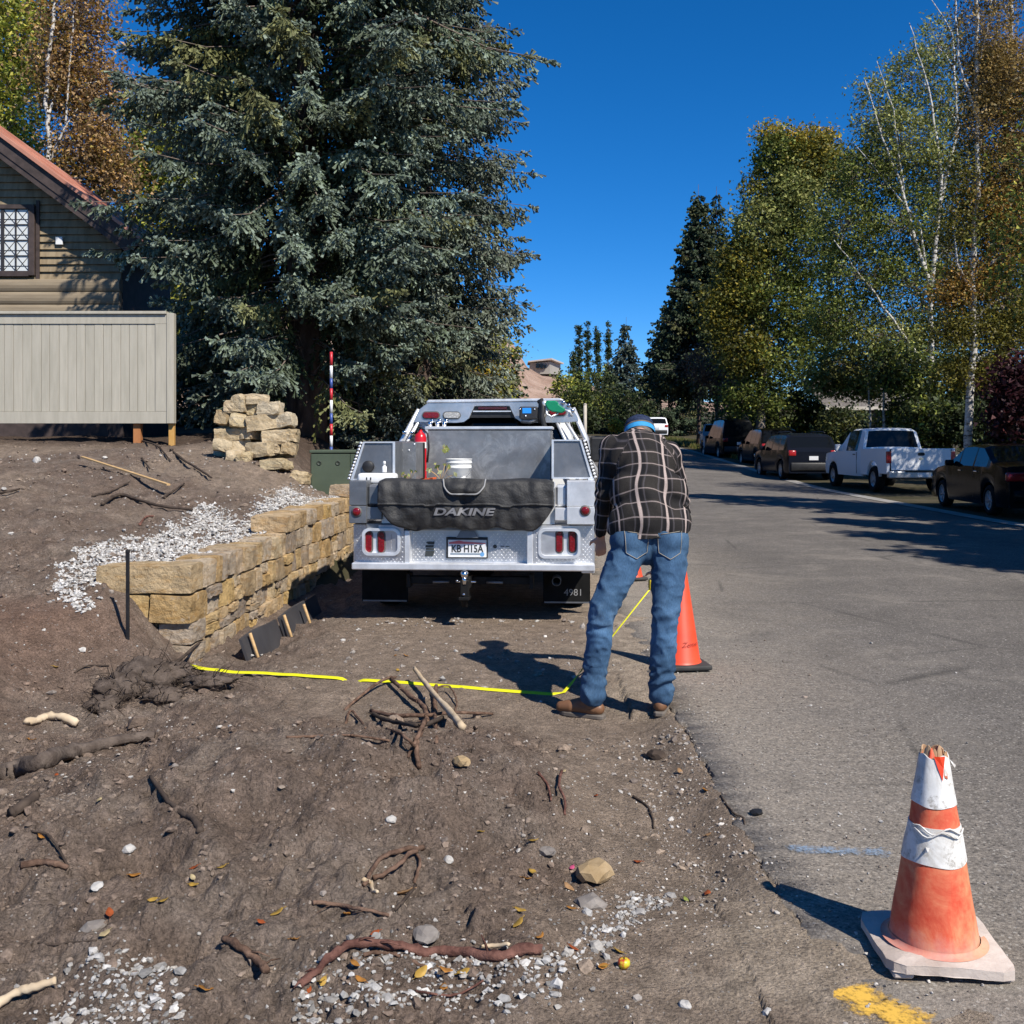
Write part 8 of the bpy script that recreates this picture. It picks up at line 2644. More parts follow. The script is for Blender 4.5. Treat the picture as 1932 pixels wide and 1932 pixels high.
# ================================================================== LOOSE THINGS ON THE GROUND
def ico_arrays(sub):
 bm = bmesh.new(); bmesh.ops.create_icosphere(bm, subdivisions=sub, radius=1)
 V = np.array([v.co[:] for v in bm.verts]); F_ = np.array([[v.index for v in f.verts] for f in bm.faces]); bm.free()
 return V, F_
def rock_cloud(name, P, S, col, mat_, label, flat=(.55, .9), sub=1, smooth=False, sink=.25, cat=None, seed=3, jitter=.28):
 rng = np.random.default_rng(seed)
 IV, IF = ico_arrays(sub) if sub else (np.array([(1, 0, 0), (-1, 0, 0), (0, 1, 0), (0, -1, 0), (0, 0, 1), (0, 0, -1.)]), np.array([(0, 2, 4), (2, 1, 4), (1, 3, 4), (3, 0, 4), (2, 0, 5), (1, 2, 5), (3, 1, 5), (0, 3, 5)]))
 n, k = len(P), len(IV)
 D = IV[None] * (1 + rng.normal(0, jitter, (n, k, 1)))
 D = D * rng.uniform(.65, 1.25, (n, 1, 3))
 ax = rng.normal(0, 1, (n, 3)); ax /= np.linalg.norm(ax, axis=1, keepdims=True); an = rng.uniform(0, 6.28, n)
 c, s = np.cos(an)[:, None, None], np.sin(an)[:, None, None]
 A = ax[:, None, :]
 D = D * c + np.cross(np.broadcast_to(A, D.shape), D) * s + A * (D * A).sum(-1, keepdims=True) * (1 - c)
 D[..., 2] *= rng.uniform(*flat, (n, 1))
 V = P[:, None, :] + D * S[:, None, None]
 V[..., 2] += (S * .5 * (1 - 2 * sink))[:, None]
 F_ = (IF[None] + (np.arange(n) * k)[:, None, None]).reshape(-1, 3)
 C = np.repeat(col, k, 0)
 o = link(name, fast_mesh(name, V.reshape(-1, 3), [F_], smooth, C), mat_, kind='stuff')
 if label: tag(o, label, cat or name)
 return o

def in_poly(u, v, poly):
 poly = np.array(poly, float); r = np.zeros(len(u), bool)
 j = len(poly) - 1
 for i in range(len(poly)):
  xi, yi = poly[i]; xj, yj = poly[j]
  c = ((yi > v) != (yj > v)) & (u < (xj - xi) * (v - yi) / (yj - yi + 1e-9) + xi)
  r ^= c; j = i
 return r

def scatter(n, x0, x1, y0, y1, keep, seed):
 rng = np.random.default_rng(seed)
 x = rng.uniform(x0, x1, n); y = rng.uniform(y0, y1, n)
 z = gz(x, y)
 u = CX + x / y * FPX; v = HOR + (CAMH - z) / y * FPX
 k = keep(x, y, z, u, v, rng)
 return np.stack([x, y, z], 1)[k]

MAT_GRAVEL = attr_mat('limestone_gravel', .85, .25, 60, .3, 120, .004, 0, .2)
MAT_CLOD = attr_mat('soil_clods', .95, .35, 60, .7, 90, .008, 0, .1)
GREYS = np.array([(.46, .45, .43), (.36, .345, .325), (.52, .505, .48), (.26, .25, .235), (.40, .375, .34)])
def gravels():
 rng = np.random.default_rng(8)
 back = [(100, 1112), (128, 1058), (200, 1028), (285, 1016), (360, 985), (372, 958), (400, 950), (432, 985), (470, 985), (478, 968), (545, 922), (575, 938), (660, 938), (660, 985), (480, 1012), (346, 1078), (178, 1080), (178, 1145), (150, 1158), (120, 1130)]
 bank2 = [(530, 935), (560, 905), (590, 935)]
 def k(x, y, z, u, v, r):
  n = fbm(x, y, 5, 3, 5)
  core = in_poly(u + n * 26, v + n * 16, back) & (x < wall_x(y) + .0)
  near = in_poly((u + r.normal(0, 22, len(u))), v + r.normal(0, 12, len(u)), back) & (x < wall_x(y)) & (r.random(len(u)) < .25)
  return core | near
 P = scatter(62000, -4.4, -1.7, 6.9, 14.0, k, 1)
 S = rng.uniform(.008, .020, len(P))
 rock_cloud('white_gravel', P, S, GREYS[rng.integers(5, size=len(P))] * rng.uniform(.85, 1.25, (len(P), 1)), MAT_GRAVEL, 'white crushed gravel filling the strip behind the stone wall', cat='gravel', seed=1, sub=0)
 # foreground patches
 A = [(568, 1862), (640, 1802), (700, 1790), (780, 1785), (1010, 1800), (1100, 1765), (1160, 1715), (1200, 1690), (1262, 1688), (1240, 1735), (1150, 1770), (1060, 1830), (1045, 1880), (960, 1912), (860, 1888), (800, 1905), (700, 1900), (600, 1940), (555, 1945)]
 B = [(120, 1860), (180, 1800), (240, 1790), (320, 1825), (350, 1855), (335, 1945), (40, 1945)]
 Cc = [(1000, 1560), (1100, 1580), (1250, 1640), (1290, 1700), (1160, 1760), (1060, 1700)]
 def kA(x, y, z, u, v, r):
  n = fbm(x, y, 9, 3, 15)
  a = in_poly(u + n * 40, v + n * 24, A); b = in_poly(u + n * 50, v + n * 24, B)
  s = (in_poly(u + r.normal(0, 50, len(u)), v + r.normal(0, 30, len(u)), A) | in_poly(u + r.normal(0, 50, len(u)), v + r.normal(0, 30, len(u)), B)) & (r.random(len(u)) < .22)
  dens = .62 + .5 * n
  return ((a | b) & (r.random(len(u)) < dens)) | s
 P = scatter(24000, -1.75, .75, 2.55, 4.2, kA, 2)
 S = np.abs(rng.lognormal(math.log(.0060), .45, len(P)))
 rock_cloud('grey_gravel', P, S, (GREYS * .80)[rng.integers(5, size=len(P))] * rng.uniform(.75, 1.25, (len(P), 1)), MAT_GRAVEL, 'grey crushed gravel patches on the soil in the foreground', cat='gravel', seed=2, flat=(.5, .85))
 # pebbles and chips everywhere on the dug soil
 def kp(x, y, z, u, v, r):
  n = fbm(x, y, 1.7, 3, 25)
  return (r.random(len(x)) < np.clip(.5 + n, .05, 1)) & (u > -150) & (u < 1700) & ((x < .95) | ((y < 3.3) & (r.random(len(x)) < .5))) & ~((x > wall_x(y) - .5) & (x < wall_x(y) + .05) & (y > 7.2))
 ys_bias = []
 P = np.concatenate([scatter(5200, -2.2, .93, 2.5, 5.6, kp, 3), scatter(2600, .3, 1.5, 2.5, 3.9, kp, 33), scatter(1500, .6, 1.05, 3.2, 5.6, kp, 34), scatter(2800, -4.5, .9, 5, 9, kp, 4), scatter(3000, -7, -1.8, 8, 15, kp, 5)])
 S = np.abs(rng.lognormal(math.log(.0036), .50, len(P))) * np.clip(P[:, 1] / 4.0, .85, 2.2)
 pal = np.array([(.40, .38, .35), (.22, .19, .165), (.16, .13, .11), (.30, .27, .24), (.50, .47, .43), (.26, .21, .17)])
 rock_cloud('pebbles', P, S, pal[rng.choice(6, len(P), p=[.16, .24, .25, .16, .06, .13])] * rng.uniform(.8, 1.2, (len(P), 1)), MAT_GRAVEL, 'small pale pebbles and stone chips scattered over the dug soil', cat='pebbles', seed=3)
 # clods
 def kc(x, y, z, u, v, r):
  packed, dusty, n, n2 = zones(x, y)
  n3 = fbm(x, y, 2.3, 3, 35)
  return (r.random(len(x)) < .85 * np.clip(.35 + 1.5 * n3, .03, 1) * (1 - .85 * packed)) & (x < .85) & ~((x > wall_x(y) - .7) & (y > 7.2) & (y < 13))
 P = np.concatenate([scatter(9000, -2.2, .85, 2.5, 5.7, kc, 6), scatter(4200, -4.5, .3, 5.2, 8.5, kc, 7), scatter(4500, -8, -2.2, 8, 16.5, kc, 9)])
 S = np.abs(rng.lognormal(math.log(.0062), .62, len(P))) * np.clip(P[:, 1] / 4.5, .8, 1.9)
 S = np.minimum(S, .05)
 z, m = ground_base(P[:, 0], P[:, 1])
 col = soil_color(P[:, 0], P[:, 1], m, z) * rng.uniform(.72, 1.12, (len(P), 1))
 rock_cloud('soil_clods', P, S, col, MAT_CLOD, 'crumbly dark brown soil clods lying on the dug ground', cat='soil clods', seed=4, jitter=.30, sub=1, smooth=False, sink=.42)
 # grit washed onto the asphalt along the dug edge
 rngl = np.random.default_rng(5)
 n = 1500
 y = rngl.uniform(2.5, 9, n); x = .93 + np.abs(rngl.normal(0, .45, n)); x = np.where(rngl.random(n) < .25, rngl.uniform(.95, 4.2, n), x)
 z = np.where(x > .95, .002 + .035 * np.sin(np.pi * np.clip((x - .95) / 8.1, 0, 1)) * sst(0, .25, (x - .95) / 8.1), 0)
 S = np.abs(rngl.lognormal(math.log(.0032), .45, n))
 rock_cloud('grit', np.stack([x, y, z], 1), S, pal[rngl.choice(6, n)] * rngl.uniform(.7, 1.2, (n, 1)), MAT_GRAVEL, 'loose grit and little stones on the edge of the asphalt', cat='grit', seed=6)
gravels()

MAT_ROOT = mat('root_bark', (.07, .042, .03), (.19, .12, .085), 22, .9, 0, 1.0, 45, .010, .1)
MAT_ROOT_RED = mat('red_root_bark', (.075, .034, .027), (.21, .105, .08), 20, .85, 0, 1.0, 45, .010, .12)
MAT_ROOT_DARK = mat('soil_covered_root', (.045, .034, .028), (.085, .064, .05), 12, .95, 0, .8, 50, .006, .1)
MAT_SOILROOT = mat('soil_crusted_root', (.075, .058, .048), (.15, .12, .10), 14, .95, 0, .9, 40, .015, .1)
MAT_WOODPALE = mat('split_pale_wood', (.40, .30, .19), (.58, .47, .33), 8, .8, 0, .4, 50, .003, .2, stretch=(1, 1, 1))
K1 = lambda zx, zy: (.3793 * zx, 1199 + .3793 * zy)
K2 = lambda zx, zy: (533 + .3793 * zx, 1199 + .3793 * zy)
K3 = lambda zx, zy: (977 + .3562 * zx, 1243.6 + .3562 * zy)
K4 = lambda zx, zy: (.3218 * zx, 533 + .3218 * zy)
def root(name, label, px, r0, r1, m, cat='root', lift=None, hairs=0, group=None, K=None, seed=1, n=7):
 rng = np.random.default_rng(seed)
 pts = [pix(*(K(*p) if K else p)) for p in px]
 lift = lift or [1.0] * len(pts)
 P = []
 for p, l in zip(pts, lift): P.append(p + Vector((0, 0, r0 * l)))
 # smooth resample
 out = []
 N = len(P)
 for i in range(N - 1):
  a, b, c, d = P[max(0, i - 1)], P[i], P[i + 1], P[min(N - 1, i + 2)]
  for q in range(5):
   t = q / 5
   out.append(.5 * ((2 * b) + (c - a) * t + (2 * a - 5 * b + 4 * c - d) * t * t + (3 * b - a - 3 * c + d) * t ** 3) + Vector(rng.normal(0, r0 * (.08 if r0 > .011 else .2), 3)))
 out.append(P[-1])
 k = len(out)
 o = out[k // 2].copy()
 if r0 > .03: hairs += 10
 rad = [(r0 + (r1 - r0) * i / (k - 1)) * rng.uniform(.93, 1.08) for i in range(k)]
 mb = MB().tube([p - o for p in out], rad, n)
 if n > 8 or r0 > .0085:
  for i_, q in enumerate(mb.v):
   q = Vector(q); c_ = out[min(i_ // n, k - 1)] - o; d_ = q - c_
   f_ = 1 + .32 * mnoise.noise(q * 22) + .38 * mnoise.noise(q * 70)
   mb.v[i_] = tuple(c_ + d_ * f_)
 for h in range(hairs):
  i = rng.integers(1, k - 1); p = out[i] - o
  d = Vector(rng.normal(0, 1, 3)); d.z = abs(d.z) * .25
  L = rng.uniform(.03, .09)
  mb.tube([p, p + d.normalized() * L * .5 + Vector((0, 0, .004)), p + d.normalized() * L + Vector((0, 0, -.004))], [r1 * .35, r1 * .25, r1 * .1], 3)
 ob = link(name, mb.mesh(name), m)
 ob.location = o
 return tag(ob, label, cat, group)

def roots():
 G1 = 'tangle of torn roots on the mound before the tape'
 E = 'torn brown root'
 root('torn_root', 'arched root at the left of the tangle, rising to the yellow tape', [(650, 1342), (690, 1315), (728, 1296), (748, 1291)], .010, .008, MAT_ROOT, lift=[0, 3, 5, 4], group=G1, hairs=3, seed=1)
 root('torn_root', 'thick root slanting down right from the tape in the tangle', [(738, 1294), (775, 1330), (800, 1352), (806, 1372)], .013, .016, MAT_ROOT, lift=[3, 4, 4, 1], group=G1, hairs=4, seed=2)
 root('torn_root', 'long horizontal root reaching far to the right of the tangle', [(700, 1346), (740, 1357), (800, 1366), (860, 1362), (930, 1352)], .012, .008, MAT_ROOT, lift=[1, 2, 4, 4, 1], group=G1, hairs=5, seed=3)
 root('torn_root', 'upright root standing in the middle of the tangle', [(824, 1402), (820, 1350), (822, 1312)], .010, .013, MAT_ROOT, lift=[0, 3, 6], group=G1, seed=4)
 root('torn_root', 'root stub pointing down at the lower end of the tangle', [(801, 1380), (786, 1420), (791, 1452)], .013, .009, MAT_ROOT, lift=[3, 2, 0], group=G1, seed=5)
 root('torn_root', 'short root crossing left below the tangle', [(795, 1388), (782, 1412), (770, 1440)], .010, .007, MAT_ROOT, lift=[3, 2, 0], group=G1, seed=6)
 root('torn_root', 'thin root running from the left into the lower tangle', [(730, 1376), (760, 1400), (788, 1424)], .008, .007, MAT_ROOT, lift=[0, 2, 2], group=G1, hairs=2, seed=7)
 root('torn_root', 'hooked thin root at the upper right of the tangle', [(826, 1312), (848, 1311), (861, 1328), (858, 1346)], .006, .005, MAT_ROOT, lift=[8, 8, 4, 0], group=G1, seed=8)
 root('torn_root', 'small bent root at the left foot of the tangle', [(652, 1366), (661, 1350), (675, 1360), (690, 1376)], .008, .007, MAT_ROOT, lift=[0, 3, 2, 0], group=G1, seed=9)
 root('torn_root', 'dark crooked root behind the pale stick in the tangle', [(703, 1350), (720, 1360), (760, 1375), (800, 1378), (835, 1368)], .012, .010, MAT_ROOT_DARK, lift=[1, 1, 2, 2, 1], group=G1, hairs=5, seed=10)
 root('split_stick', 'pale split piece of wood leaning in the root tangle', [(782, 1290), (805, 1318), (845, 1358), (872, 1377)], .014, .022, MAT_WOODPALE, 'stick', [7, 6, 4, 1], seed=11, n=5)
 root('long_twig', 'long thin twig lying flat left of the root tangle', [(540, 1395), (600, 1392), (660, 1392), (735, 1402)], .006, .005, MAT_ROOT, 'twig', seed=12, hairs=2)
 root('dark_root', 'dark winding root half buried on the left mound', [(283, 1472), (318, 1515), (345, 1540), (362, 1546), (378, 1572)], .008, .014, MAT_ROOT_DARK, lift=[.6] * 5, seed=13)
 root('pale_stick', 'short pale barkless stick on the scraped soil at the left', [(50, 1371), (72, 1366), (92, 1361), (120, 1364), (146, 1373)], .020, .022, MAT_WOODPALE, 'stick', seed=14)
 root('corner_stick', 'bark-stripped stick in the lower left corner', [(-12, 1910), (30, 1893), (62, 1880), (106, 1870)], .013, .011, MAT_WOODPALE, 'stick', lift=[1, 2, 2, 2], seed=15)
 root('forked_branch', 'stout grey-brown broken branch low on the left mound', [(39, 1641), (75, 1634), (100, 1636), (128, 1648)], .012, .009, MAT_ROOT, 'branch', seed=16)
 root('arched_twig', 'thin arched twig above the stout broken branch', [(60, 1568), (85, 1585), (105, 1605), (128, 1640)], .004, .005, MAT_ROOT_DARK, 'twig', [0, 4, 5, 2], hairs=3, seed=17)
 root('buried_root', 'large soil-covered root ridge with a shaded underside at the left', [(4, 1472), (40, 1460), (80, 1448), (130, 1430), (180, 1416), (235, 1404), (292, 1394)], .050, .022, MAT_SOILROOT, 'root', [.3, .5, .5, .6, .4, .5, .2], hairs=18, seed=18, n=16)
 root('buried_root', 'short soil-covered root chunk below the big root ridge', [(20, 1545), (48, 1525), (68, 1508)], .022, .018, MAT_ROOT_DARK, 'root', [.6] * 3, hairs=4, seed=19)
 root('wall_root', 'dark root leaning across the foot of the stone wall end', [(300, 1280), (348, 1253), (390, 1229), (434, 1200)], .014, .008, MAT_ROOT_DARK, 'root', [1, 4, 8, 10], hairs=5, seed=20)
 root('curved_twig', 'curved dark twig on the reddish bank before the wall', [(140, 1277), (165, 1264), (205, 1260)], .006, .005, MAT_ROOT_DARK, 'twig', [1, 3, 1], seed=21)
 # big reddish branch along the bottom
 root('red_branch', 'long reddish-brown branch lying over the foreground gravel', [(90, 1765), (180, 1680), (260, 1600), (350, 1570), (500, 1560), (640, 1585), (780, 1600), (900, 1602), (1060, 1610), (1180, 1600), (1290, 1590)], .011, .0165, MAT_ROOT_RED, 'branch', K=K2, hairs=6, seed=22, n=9)
 root('branch_splinter', 'pale broken wood scar on the long reddish branch', [(985, 1590), (1060, 1588), (1130, 1582)], .007, .006, MAT_WOODPALE, 'splinter', [3.5, 3.8, 3.2], K=K2, seed=23, n=5)
 root('thin_branch', 'thin brown branch lying just under the long reddish one', [(400, 1600), (480, 1600), (560, 1612), (680, 1650), (760, 1690)], .006, .005, MAT_ROOT, 'branch', K=K2, seed=24)
 root('brown_stick', 'straight brown stick on the soil left of the gravel', [(150, 1345), (280, 1360), (400, 1380), (530, 1410)], .007, .005, MAT_ROOT, 'stick', K=K2, hairs=2, seed=25)
 G2 = 'forked root bundle in the middle of the mound'
 root('forked_root', 'upper arm of the forked root bundle in mid mound', [(410, 1255), (470, 1160), (560, 1110), (700, 1070)], .007, .010, MAT_ROOT, 'root', [1, 3, 3, 1], G2 and 0, G2, K2, 26)
 root('forked_root', 'lower arm of the forked root bundle in mid mound', [(450, 1250), (540, 1215), (630, 1140), (668, 1105)], .010, .007, MAT_ROOT, 'root', [2, 3, 3, 2], 0, G2, K2, 27)
 root('forked_root', 'thin right-hand stem of the forked root bundle', [(668, 1108), (684, 1160), (655, 1240)], .005, .006, MAT_ROOT, 'root', [2, 3, 1], 0, G2, K2, 28)
 root('forked_root', 'dark thin root below the forked bundle', [(662, 1262), (600, 1340), (545, 1385)], .006, .005, MAT_ROOT_DARK, 'root', [1, 1, 1], 2, G2, K2, 29)
 root('forked_root', 'hooked pale tip at the left of the forked bundle', [(400, 1256), (440, 1262), (452, 1285), (472, 1290)], .008, .005, MAT_WOODPALE, 'root', [2, 2, 1, 1], 0, G2, K2, 30)
 root('gravel_twig', 'thin dark twig lying on the gravel at the bottom', [(660, 1780), (760, 1800), (880, 1790), (1000, 1740)], .004, .003, MAT_ROOT_RED, 'twig', K=K2, seed=31)
 root('red_twig', 'short reddish twig left of two on the right slope of the mound', [(1270, 695), (1320, 770), (1335, 830)], .006, .004, MAT_ROOT_RED, 'stem', [2, 2, 1], 0, 'two red twigs', K2, 32)
 root('red_twig', 'longer reddish twig right of two on the right slope of the mound', [(1388, 710), (1374, 780), (1400, 840), (1405, 905)], .007, .005, MAT_ROOT_RED, 'stem', [4, 4, 3, 1], 0, 'two red twigs', K2, 33)
 root('bent_twig', 'dark bent twig on the bare soil right of the mound', [(610, 740), (680, 780), (715, 860), (720, 905)], .006, .004, MAT_ROOT_DARK, 'twig', K=K3, seed=34)
 root('edge_twig', 'small dark twig sticking out over the asphalt edge', [(1075, 730), (1140, 830), (1192, 850), (1200, 882)], .004, .004, MAT_ROOT_DARK, 'twig', [1, 2, 2, 1], K=K3, seed=35)
 root('stub_root', 'stubby brown root with torn bark beside the lower left gravel', [(1115, 1540), (1190, 1580), (1260, 1620), (1330, 1700)], .010, .013, MAT_ROOT, 'root', [2, 2, 1, 1], 3, None, K1, 36)
 root('thin_twig', 'thin twig flat on the soil above the lower left gravel', [(190, 1535), (260, 1555), (350, 1535), (480, 1528)], .0035, .003, MAT_ROOT_DARK, 'twig', K=K1, seed=37)
 G3 = 'bare branches on the slope below the fence'
 for i, (pl, r, lab) in enumerate((([(600, 1310), (700, 1265), (800, 1300), (950, 1330), (1130, 1345)], .020, 'longest dark branch lying along the slope above the white gravel'),
                                      ([(1000, 990), (1080, 1060), (1160, 1110), (1240, 1160)], .018, 'dark branch slanting down the slope below the stone stack'),
                                      ([(800, 925), (920, 970), (1000, 1060)], .014, 'dark branch below the orange post of the fence'),
                                      ([(830, 1040), (880, 1105)], .012, 'short dark branch in the middle of the slope'),
                                      ([(540, 1265), (650, 1240), (760, 1180)], .012, 'thin branch passing under the wooden lath'),
                                      ([(960, 1275), (1010, 1240), (1080, 1200)], .014, 'short forked branch right of the lath end'),
                                      ([(820, 1430), (850, 1395), (900, 1385)], .012, 'reddish bark piece at the edge of the white gravel'),
                                      ([(0, 1245), (60, 1240), (115, 1228)], .014, 'small dark branch at the left edge of the slope'))):
  root('bare_branch', lab, pl, r, r * .7, MAT_ROOT_RED if i == 6 else MAT_ROOT_DARK, 'branch', [1, 2, 2, 1.5, 1][:len(pl)], 3, G3, K4, 50 + i)
roots()

def clods():
 G = 'torn-up clods of root and soil before the wall end'
 for i, (u, v, rx, ry, rz, lab) in enumerate(((222, 1318, .15, .13, .10, 'left dark clod of matted roots with a black hollow below'), (265, 1300, .17, .14, .12, 'largest dark clod of matted roots and soil'), (318, 1292, .14, .12, .08, 'right clod of matted roots near the wall foot'), (300, 1330, .12, .10, .06, 'low clod in front of the largest one'), (392, 1296, .15, .08, .05, 'long flat clod at the right end of the torn-up soil'), (190, 1345, .10, .09, .06, 'small clod at the lower left of the torn-up soil'))):
  p = pix(u, v)
  bm = bmesh.new(); bmesh.ops.create_icosphere(bm, subdivisions=4, radius=1)
  for w in bm.verts:
   d = w.co.copy()
   k = 1 + .30 * mnoise.noise(d * 1.7 + Vector((i * 7, 0, 0))) + .20 * mnoise.noise(d * 4.1 + Vector((0, i * 5, 0))) + .10 * mnoise.noise(d * 9 + Vector((i, 3, 0)))
   w.co = Vector((d.x * rx, d.y * ry, d.z * rz)) * k
  me = bpy.data.meshes.new('root_clod'); bm.to_mesh(me); bm.free()
  me.polygons.foreach_set('use_smooth', np.ones(len(me.polygons), bool))
  o = link('root_clod', me, MAT_CLODM)
  o.location = p + Vector((0, .05, rz * .45))
  hb = MB()
  rng = np.random.default_rng(i + 90)
  for q in range(46):
   a = rng.uniform(0, 6.28); e = rng.uniform(-.2, 1.2)
   d = Vector((math.cos(a) * math.cos(e) * rx, math.sin(a) * math.cos(e) * ry, math.sin(e) * rz))
   L = rng.uniform(.02, .075); t = d.normalized() + Vector(rng.normal(0, .8, 3))
   hb.tube([d * .92, d * 1.02 + t * L * .5, d * 1.02 + t * L + Vector((0, 0, -.02))], [.003, .0025, .0012], 3)
  part('root_hair', hb, MAT_ROOT_DARK, o, kind='stuff')
  tag(o, lab, 'clod', G)
MAT_CLODM = mat('matted_soil', (.065, .050, .041), (.14, .11, .09), 16, .95, 0, 1.0, 45, .02, .08)
clods()

# ---- single stones worth telling apart
MAT_GREYROCK = mat('grey_field_stone', (.17, .15, .135), (.26, .235, .21), 9, .9, 0, .5, 40, .006, .15)
MAT_TANROCK = mat('tan_field_stone', (.30, .21, .11), (.40, .30, .18), 9, .9, 0, .5, 40, .006, .15)
MAT_WHITEROCK = mat('white_quartz', (.36, .345, .32), (.48, .46, .43), 9, .8, 0, .3, 40, .004, .2)
def rocks():
 L = [((K3(385, 1305)), .052, .026, MAT_GREYROCK, 'flat grey stone beside the gravel on the right foot of the mound'), ((K3(410, 1155)), .085, .045, MAT_TANROCK, 'large soil-caked tan stone on the right slope of the mound'), ((K2(892, 655)), .040, .026, MAT_TANROCK, 'round tan stone below the root tangle'),
         ((K2(538, 928)), .022, .016, MAT_WHITEROCK, 'single white pebble in the middle of the mound'), ((K2(825, 1128)), .022, .015, MAT_WHITEROCK, 'white pebble right of the forked root bundle'), ((K1(640, 1078)), .022, .018, MAT_WHITEROCK, 'white angular stone on the left of the mound'), ((K1(480, 1258)), .024, .012, MAT_WHITEROCK, 'white triangular chip low on the left mound'),
         ((K3(735, 525)), .050, .030, MAT_ROOT_DARK, 'dark clod of asphalt lying before the road edge'), ((K3(1262, 822)), .032, .012, MAT_BLACK, 'black chip of asphalt lying on the road'), ((K3(885, 1840)), .020, .012, MAT_WHITEROCK, 'white stone near the bottom of the photo'), ((K3(1325, 1885)), .018, .012, MAT_WHITEROCK, 'white stone near the lower right by the yellow paint'), ((K2(715, 1505)), .05, .02, MAT_GREYROCK, 'flat grey-brown stone tucked behind the long reddish branch'), ((K2(1315, 1100)), .034, .022, MAT_GREYROCK, 'hollowed grey stone on the right slope of the mound'), ((K1(470, 1460)), .04, .015, MAT_GREYROCK, 'flat tan-grey stone sunk in the lower left soil'), ((K4(215, 1055)), .06, .055, MAT_WHITEROCK, 'pale rounded stone on the slope at the far left')]
 for i, (px, r, h, m, lab) in enumerate(L):
  p = pix(*px)
  bm = bmesh.new(); bmesh.ops.create_icosphere(bm, subdivisions=2, radius=1)
  for w in bm.verts:
   d = w.co.copy(); k = 1 + .35 * mnoise.noise(d * 1.3 + Vector((i * 3.3, 1, 2))) + .15 * mnoise.noise(d * 3 + Vector((i, 1, 2)))
   w.co = Vector((d.x * r, d.y * r * .8, max(d.z, -.4) * h)) * k
  me = bpy.data.meshes.new('stone'); bm.to_mesh(me); bm.free()
  o = link('loose_stone', me, m); o.location = p + Vector((0, 0, h * .35)); o.rotation_euler = (0, 0, i * 1.3)
  tag(o, lab, 'stone')
rocks()

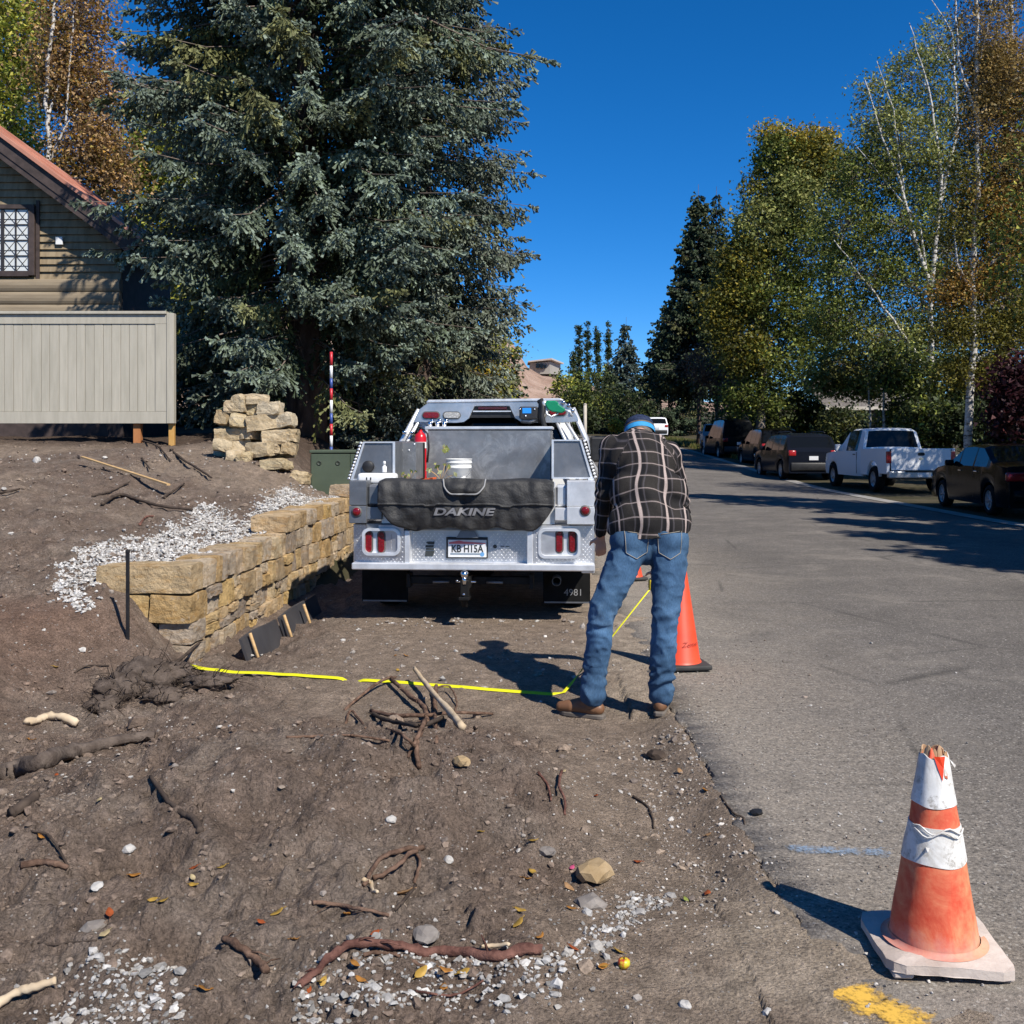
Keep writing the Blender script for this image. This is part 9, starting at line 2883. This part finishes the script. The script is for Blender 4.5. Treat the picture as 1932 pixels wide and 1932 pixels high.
# ---- fallen leaves
LEAFC = {'y': (.42, .26, .05), 'o': (.38, .17, .035), 'r': (.32, .075, .02), 'p': (.45, .36, .20), 'g': (.24, .28, .06), 't': (.36, .21, .10), 'k': (.62, .10, .22)}
LEAFM = {k: mat('fallen_leaf_' + {'y': 'yellow', 'o': 'orange', 'r': 'red', 'p': 'pale', 'g': 'green', 't': 'tan', 'k': 'pink'}[k], tuple(.7 * a for a in c), c, 40, .6, 0, .1, 90, .002, .3) for k, c in LEAFC.items()}
LEAFW = {'y': 'yellow', 'o': 'orange', 'r': 'red', 'p': 'pale', 'g': 'green', 't': 'tan', 'k': 'pink'}
def leaves():
 L = []
 for K, lst in ((K1, [(158, 525, 'o'), (280, 705, 'r'), (670, 1210, 'o'), (965, 1170, 'r'), (1105, 1160, 'y'), (760, 1335, 'y'), (815, 1340, 'y'), (545, 1395, 'r'), (1300, 1440, 'r'), (1380, 1390, 'y'), (520, 1500, 'p'), (1470, 1520, 'o'), (205, 1020, 'o'), (965, 1258, 'y'), (1600, 1748, 'y'), (1530, 1782, 'r'), (1020, 1775, 'o'), (960, 1230, 'p'), (495, 835, 'p'), (275, 170, 'y')]),
                   (K2, [(320, 1405, 'o'), (460, 1495, 'r'), (360, 1660, 'o'), (385, 1725, 'o'), (200, 1745, 'y'), (690, 1690, 'y'), (812, 1680, 'o'), (900, 1690, 'y'), (1250, 1042, 'y'), (1245, 1200, 'y'), (1215, 1226, 'o'), (1425, 1266, 't'), (1435, 1368, 'o'), (1182, 1380, 'y'), (1175, 1450, 'y'), (1280, 1515, 'o'), (1445, 1572, 'r'), (1590, 1662, 'o'), (990, 1001, 'y'), (1441, 1170, 'k'), (800, 1772, 'o'), (560, 105, 'o'), (612, 105, 'o'), (575, 180, 'y'), (65, 1520, 'o'), (605, 1305, 't'), (1400, 690, 'p')]),
                   (K3, [(1010, 940, 't'), (636, 1086, 'r'), (890, 1286, 'g'), (530, 1560, 'y'), (446, 1646, 'y'), (1005, 1256, 'r'), (990, 705, 'o'), (860, 605, 't'), (415, 735, 'r')])):
  for zx, zy, c in lst: L.append((K(zx, zy), c))
 where = lambda u, v: ('on the far soil behind the tape' if v < 1290 else 'on the scraped bank at the left' if u < 140 and v < 1450 else 'on the left part of the mound' if u < 420 and v < 1650 else 'low on the left near the gravel' if u < 460 else 'on the gravel by the red branch' if v > 1760 and u < 900 else 'in the middle of the mound' if u < 950 else 'on the right slope of the mound' if v < 1740 else 'on the dusty soil at the lower right')
 rng = np.random.default_rng(17); GRP = {}
 for i, ((u, v), c) in enumerate(L):
  p = pix(u, v)
  s = rng.uniform(.014, .024) * (1.5 if c == 't' and v > 1600 else 1)
  V, Q = [], []
  n = 5
  for a in range(n):
   t = a / (n - 1); w = math.sin(math.pi * min(1, .08 + t * .88)) ** .8 * .42
   for b_ in (-1, 0, 1):
    V.append(((t - .5) * 2 * s, b_ * w * s * 1.3, abs(b_) * w * s * rng.uniform(.2, .9) + .35 * s * (2 * t - 1) ** 2))
  for a in range(n - 1):
   for b_ in range(2): Q.append((a * 3 + b_, a * 3 + b_ + 1, (a + 1) * 3 + b_ + 1, (a + 1) * 3 + b_))
  mb = MB().add(V, Q, True)
  mb.tube([(-s, 0, .3 * s), (-1.5 * s, .1 * s, .35 * s)], .0011, 3)
  o = link('fallen_leaf', mb.mesh('fallen_leaf'), LEAFM[c])
  o.location = p + Vector((0, 0, .004)); o.rotation_euler = (rng.uniform(-.35, .35), rng.uniform(-.35, .35), rng.uniform(0, 6.28))
  sm = o.modifiers.new('thickness', 'SOLIDIFY'); sm.thickness = .0008
  GRP.setdefault((c, where(u, v)), []).append((u, o))
 ordn = ('leftmost', 'second from left', 'third from left', 'fourth from left', 'fifth from left', 'sixth from left', 'seventh from left')
 for (c, w), lst in GRP.items():
  lst.sort(key=lambda q: q[0])
  for k, (u, o) in enumerate(lst):
   if len(lst) == 1: lab = 'only curled %s leaf lying %s' % (LEAFW[c], w)
   else: lab = '%s %s leaf lying %s' % ('rightmost' if k == len(lst) - 1 else ordn[k], LEAFW[c], w)
   tag(o, lab, 'leaf', 'fallen leaves on the soil')
 # the bright apple-like fruit at the bottom right
 p = pix(*K3(562, 1640))
 F_ = thing('crab_apple', 'yellow and red little fruit lying at the bottom of the photo right of the gravel', 'fruit', p + Vector((0, 0, .016)))
 t = NT('apple_skin'); co = t.coord('Object')
 m = t.out(t.ramp(t.noise(co, 45, 3), [(.42, (.45, .05, .02)), (.55, (.60, .50, .03)), (.7, (.40, .48, .05))]), .35)
 part('flesh', MB().lathe([(.001, -.016), (.012, -.014), (.019, -.002), (.017, .010), (.008, .014), (.001, .011)], 18), m, F_)
 part('stalk', MB().tube([(0, 0, .010), (.004, 0, .024)], .0014, 5), MAT_ROOT, F_)
leaves()
if 0: print('TRIS', sum(sum(len(p.vertices) - 2 for p in o.data.polygons) for o in bpy.data.objects if o.type == 'MESH'))
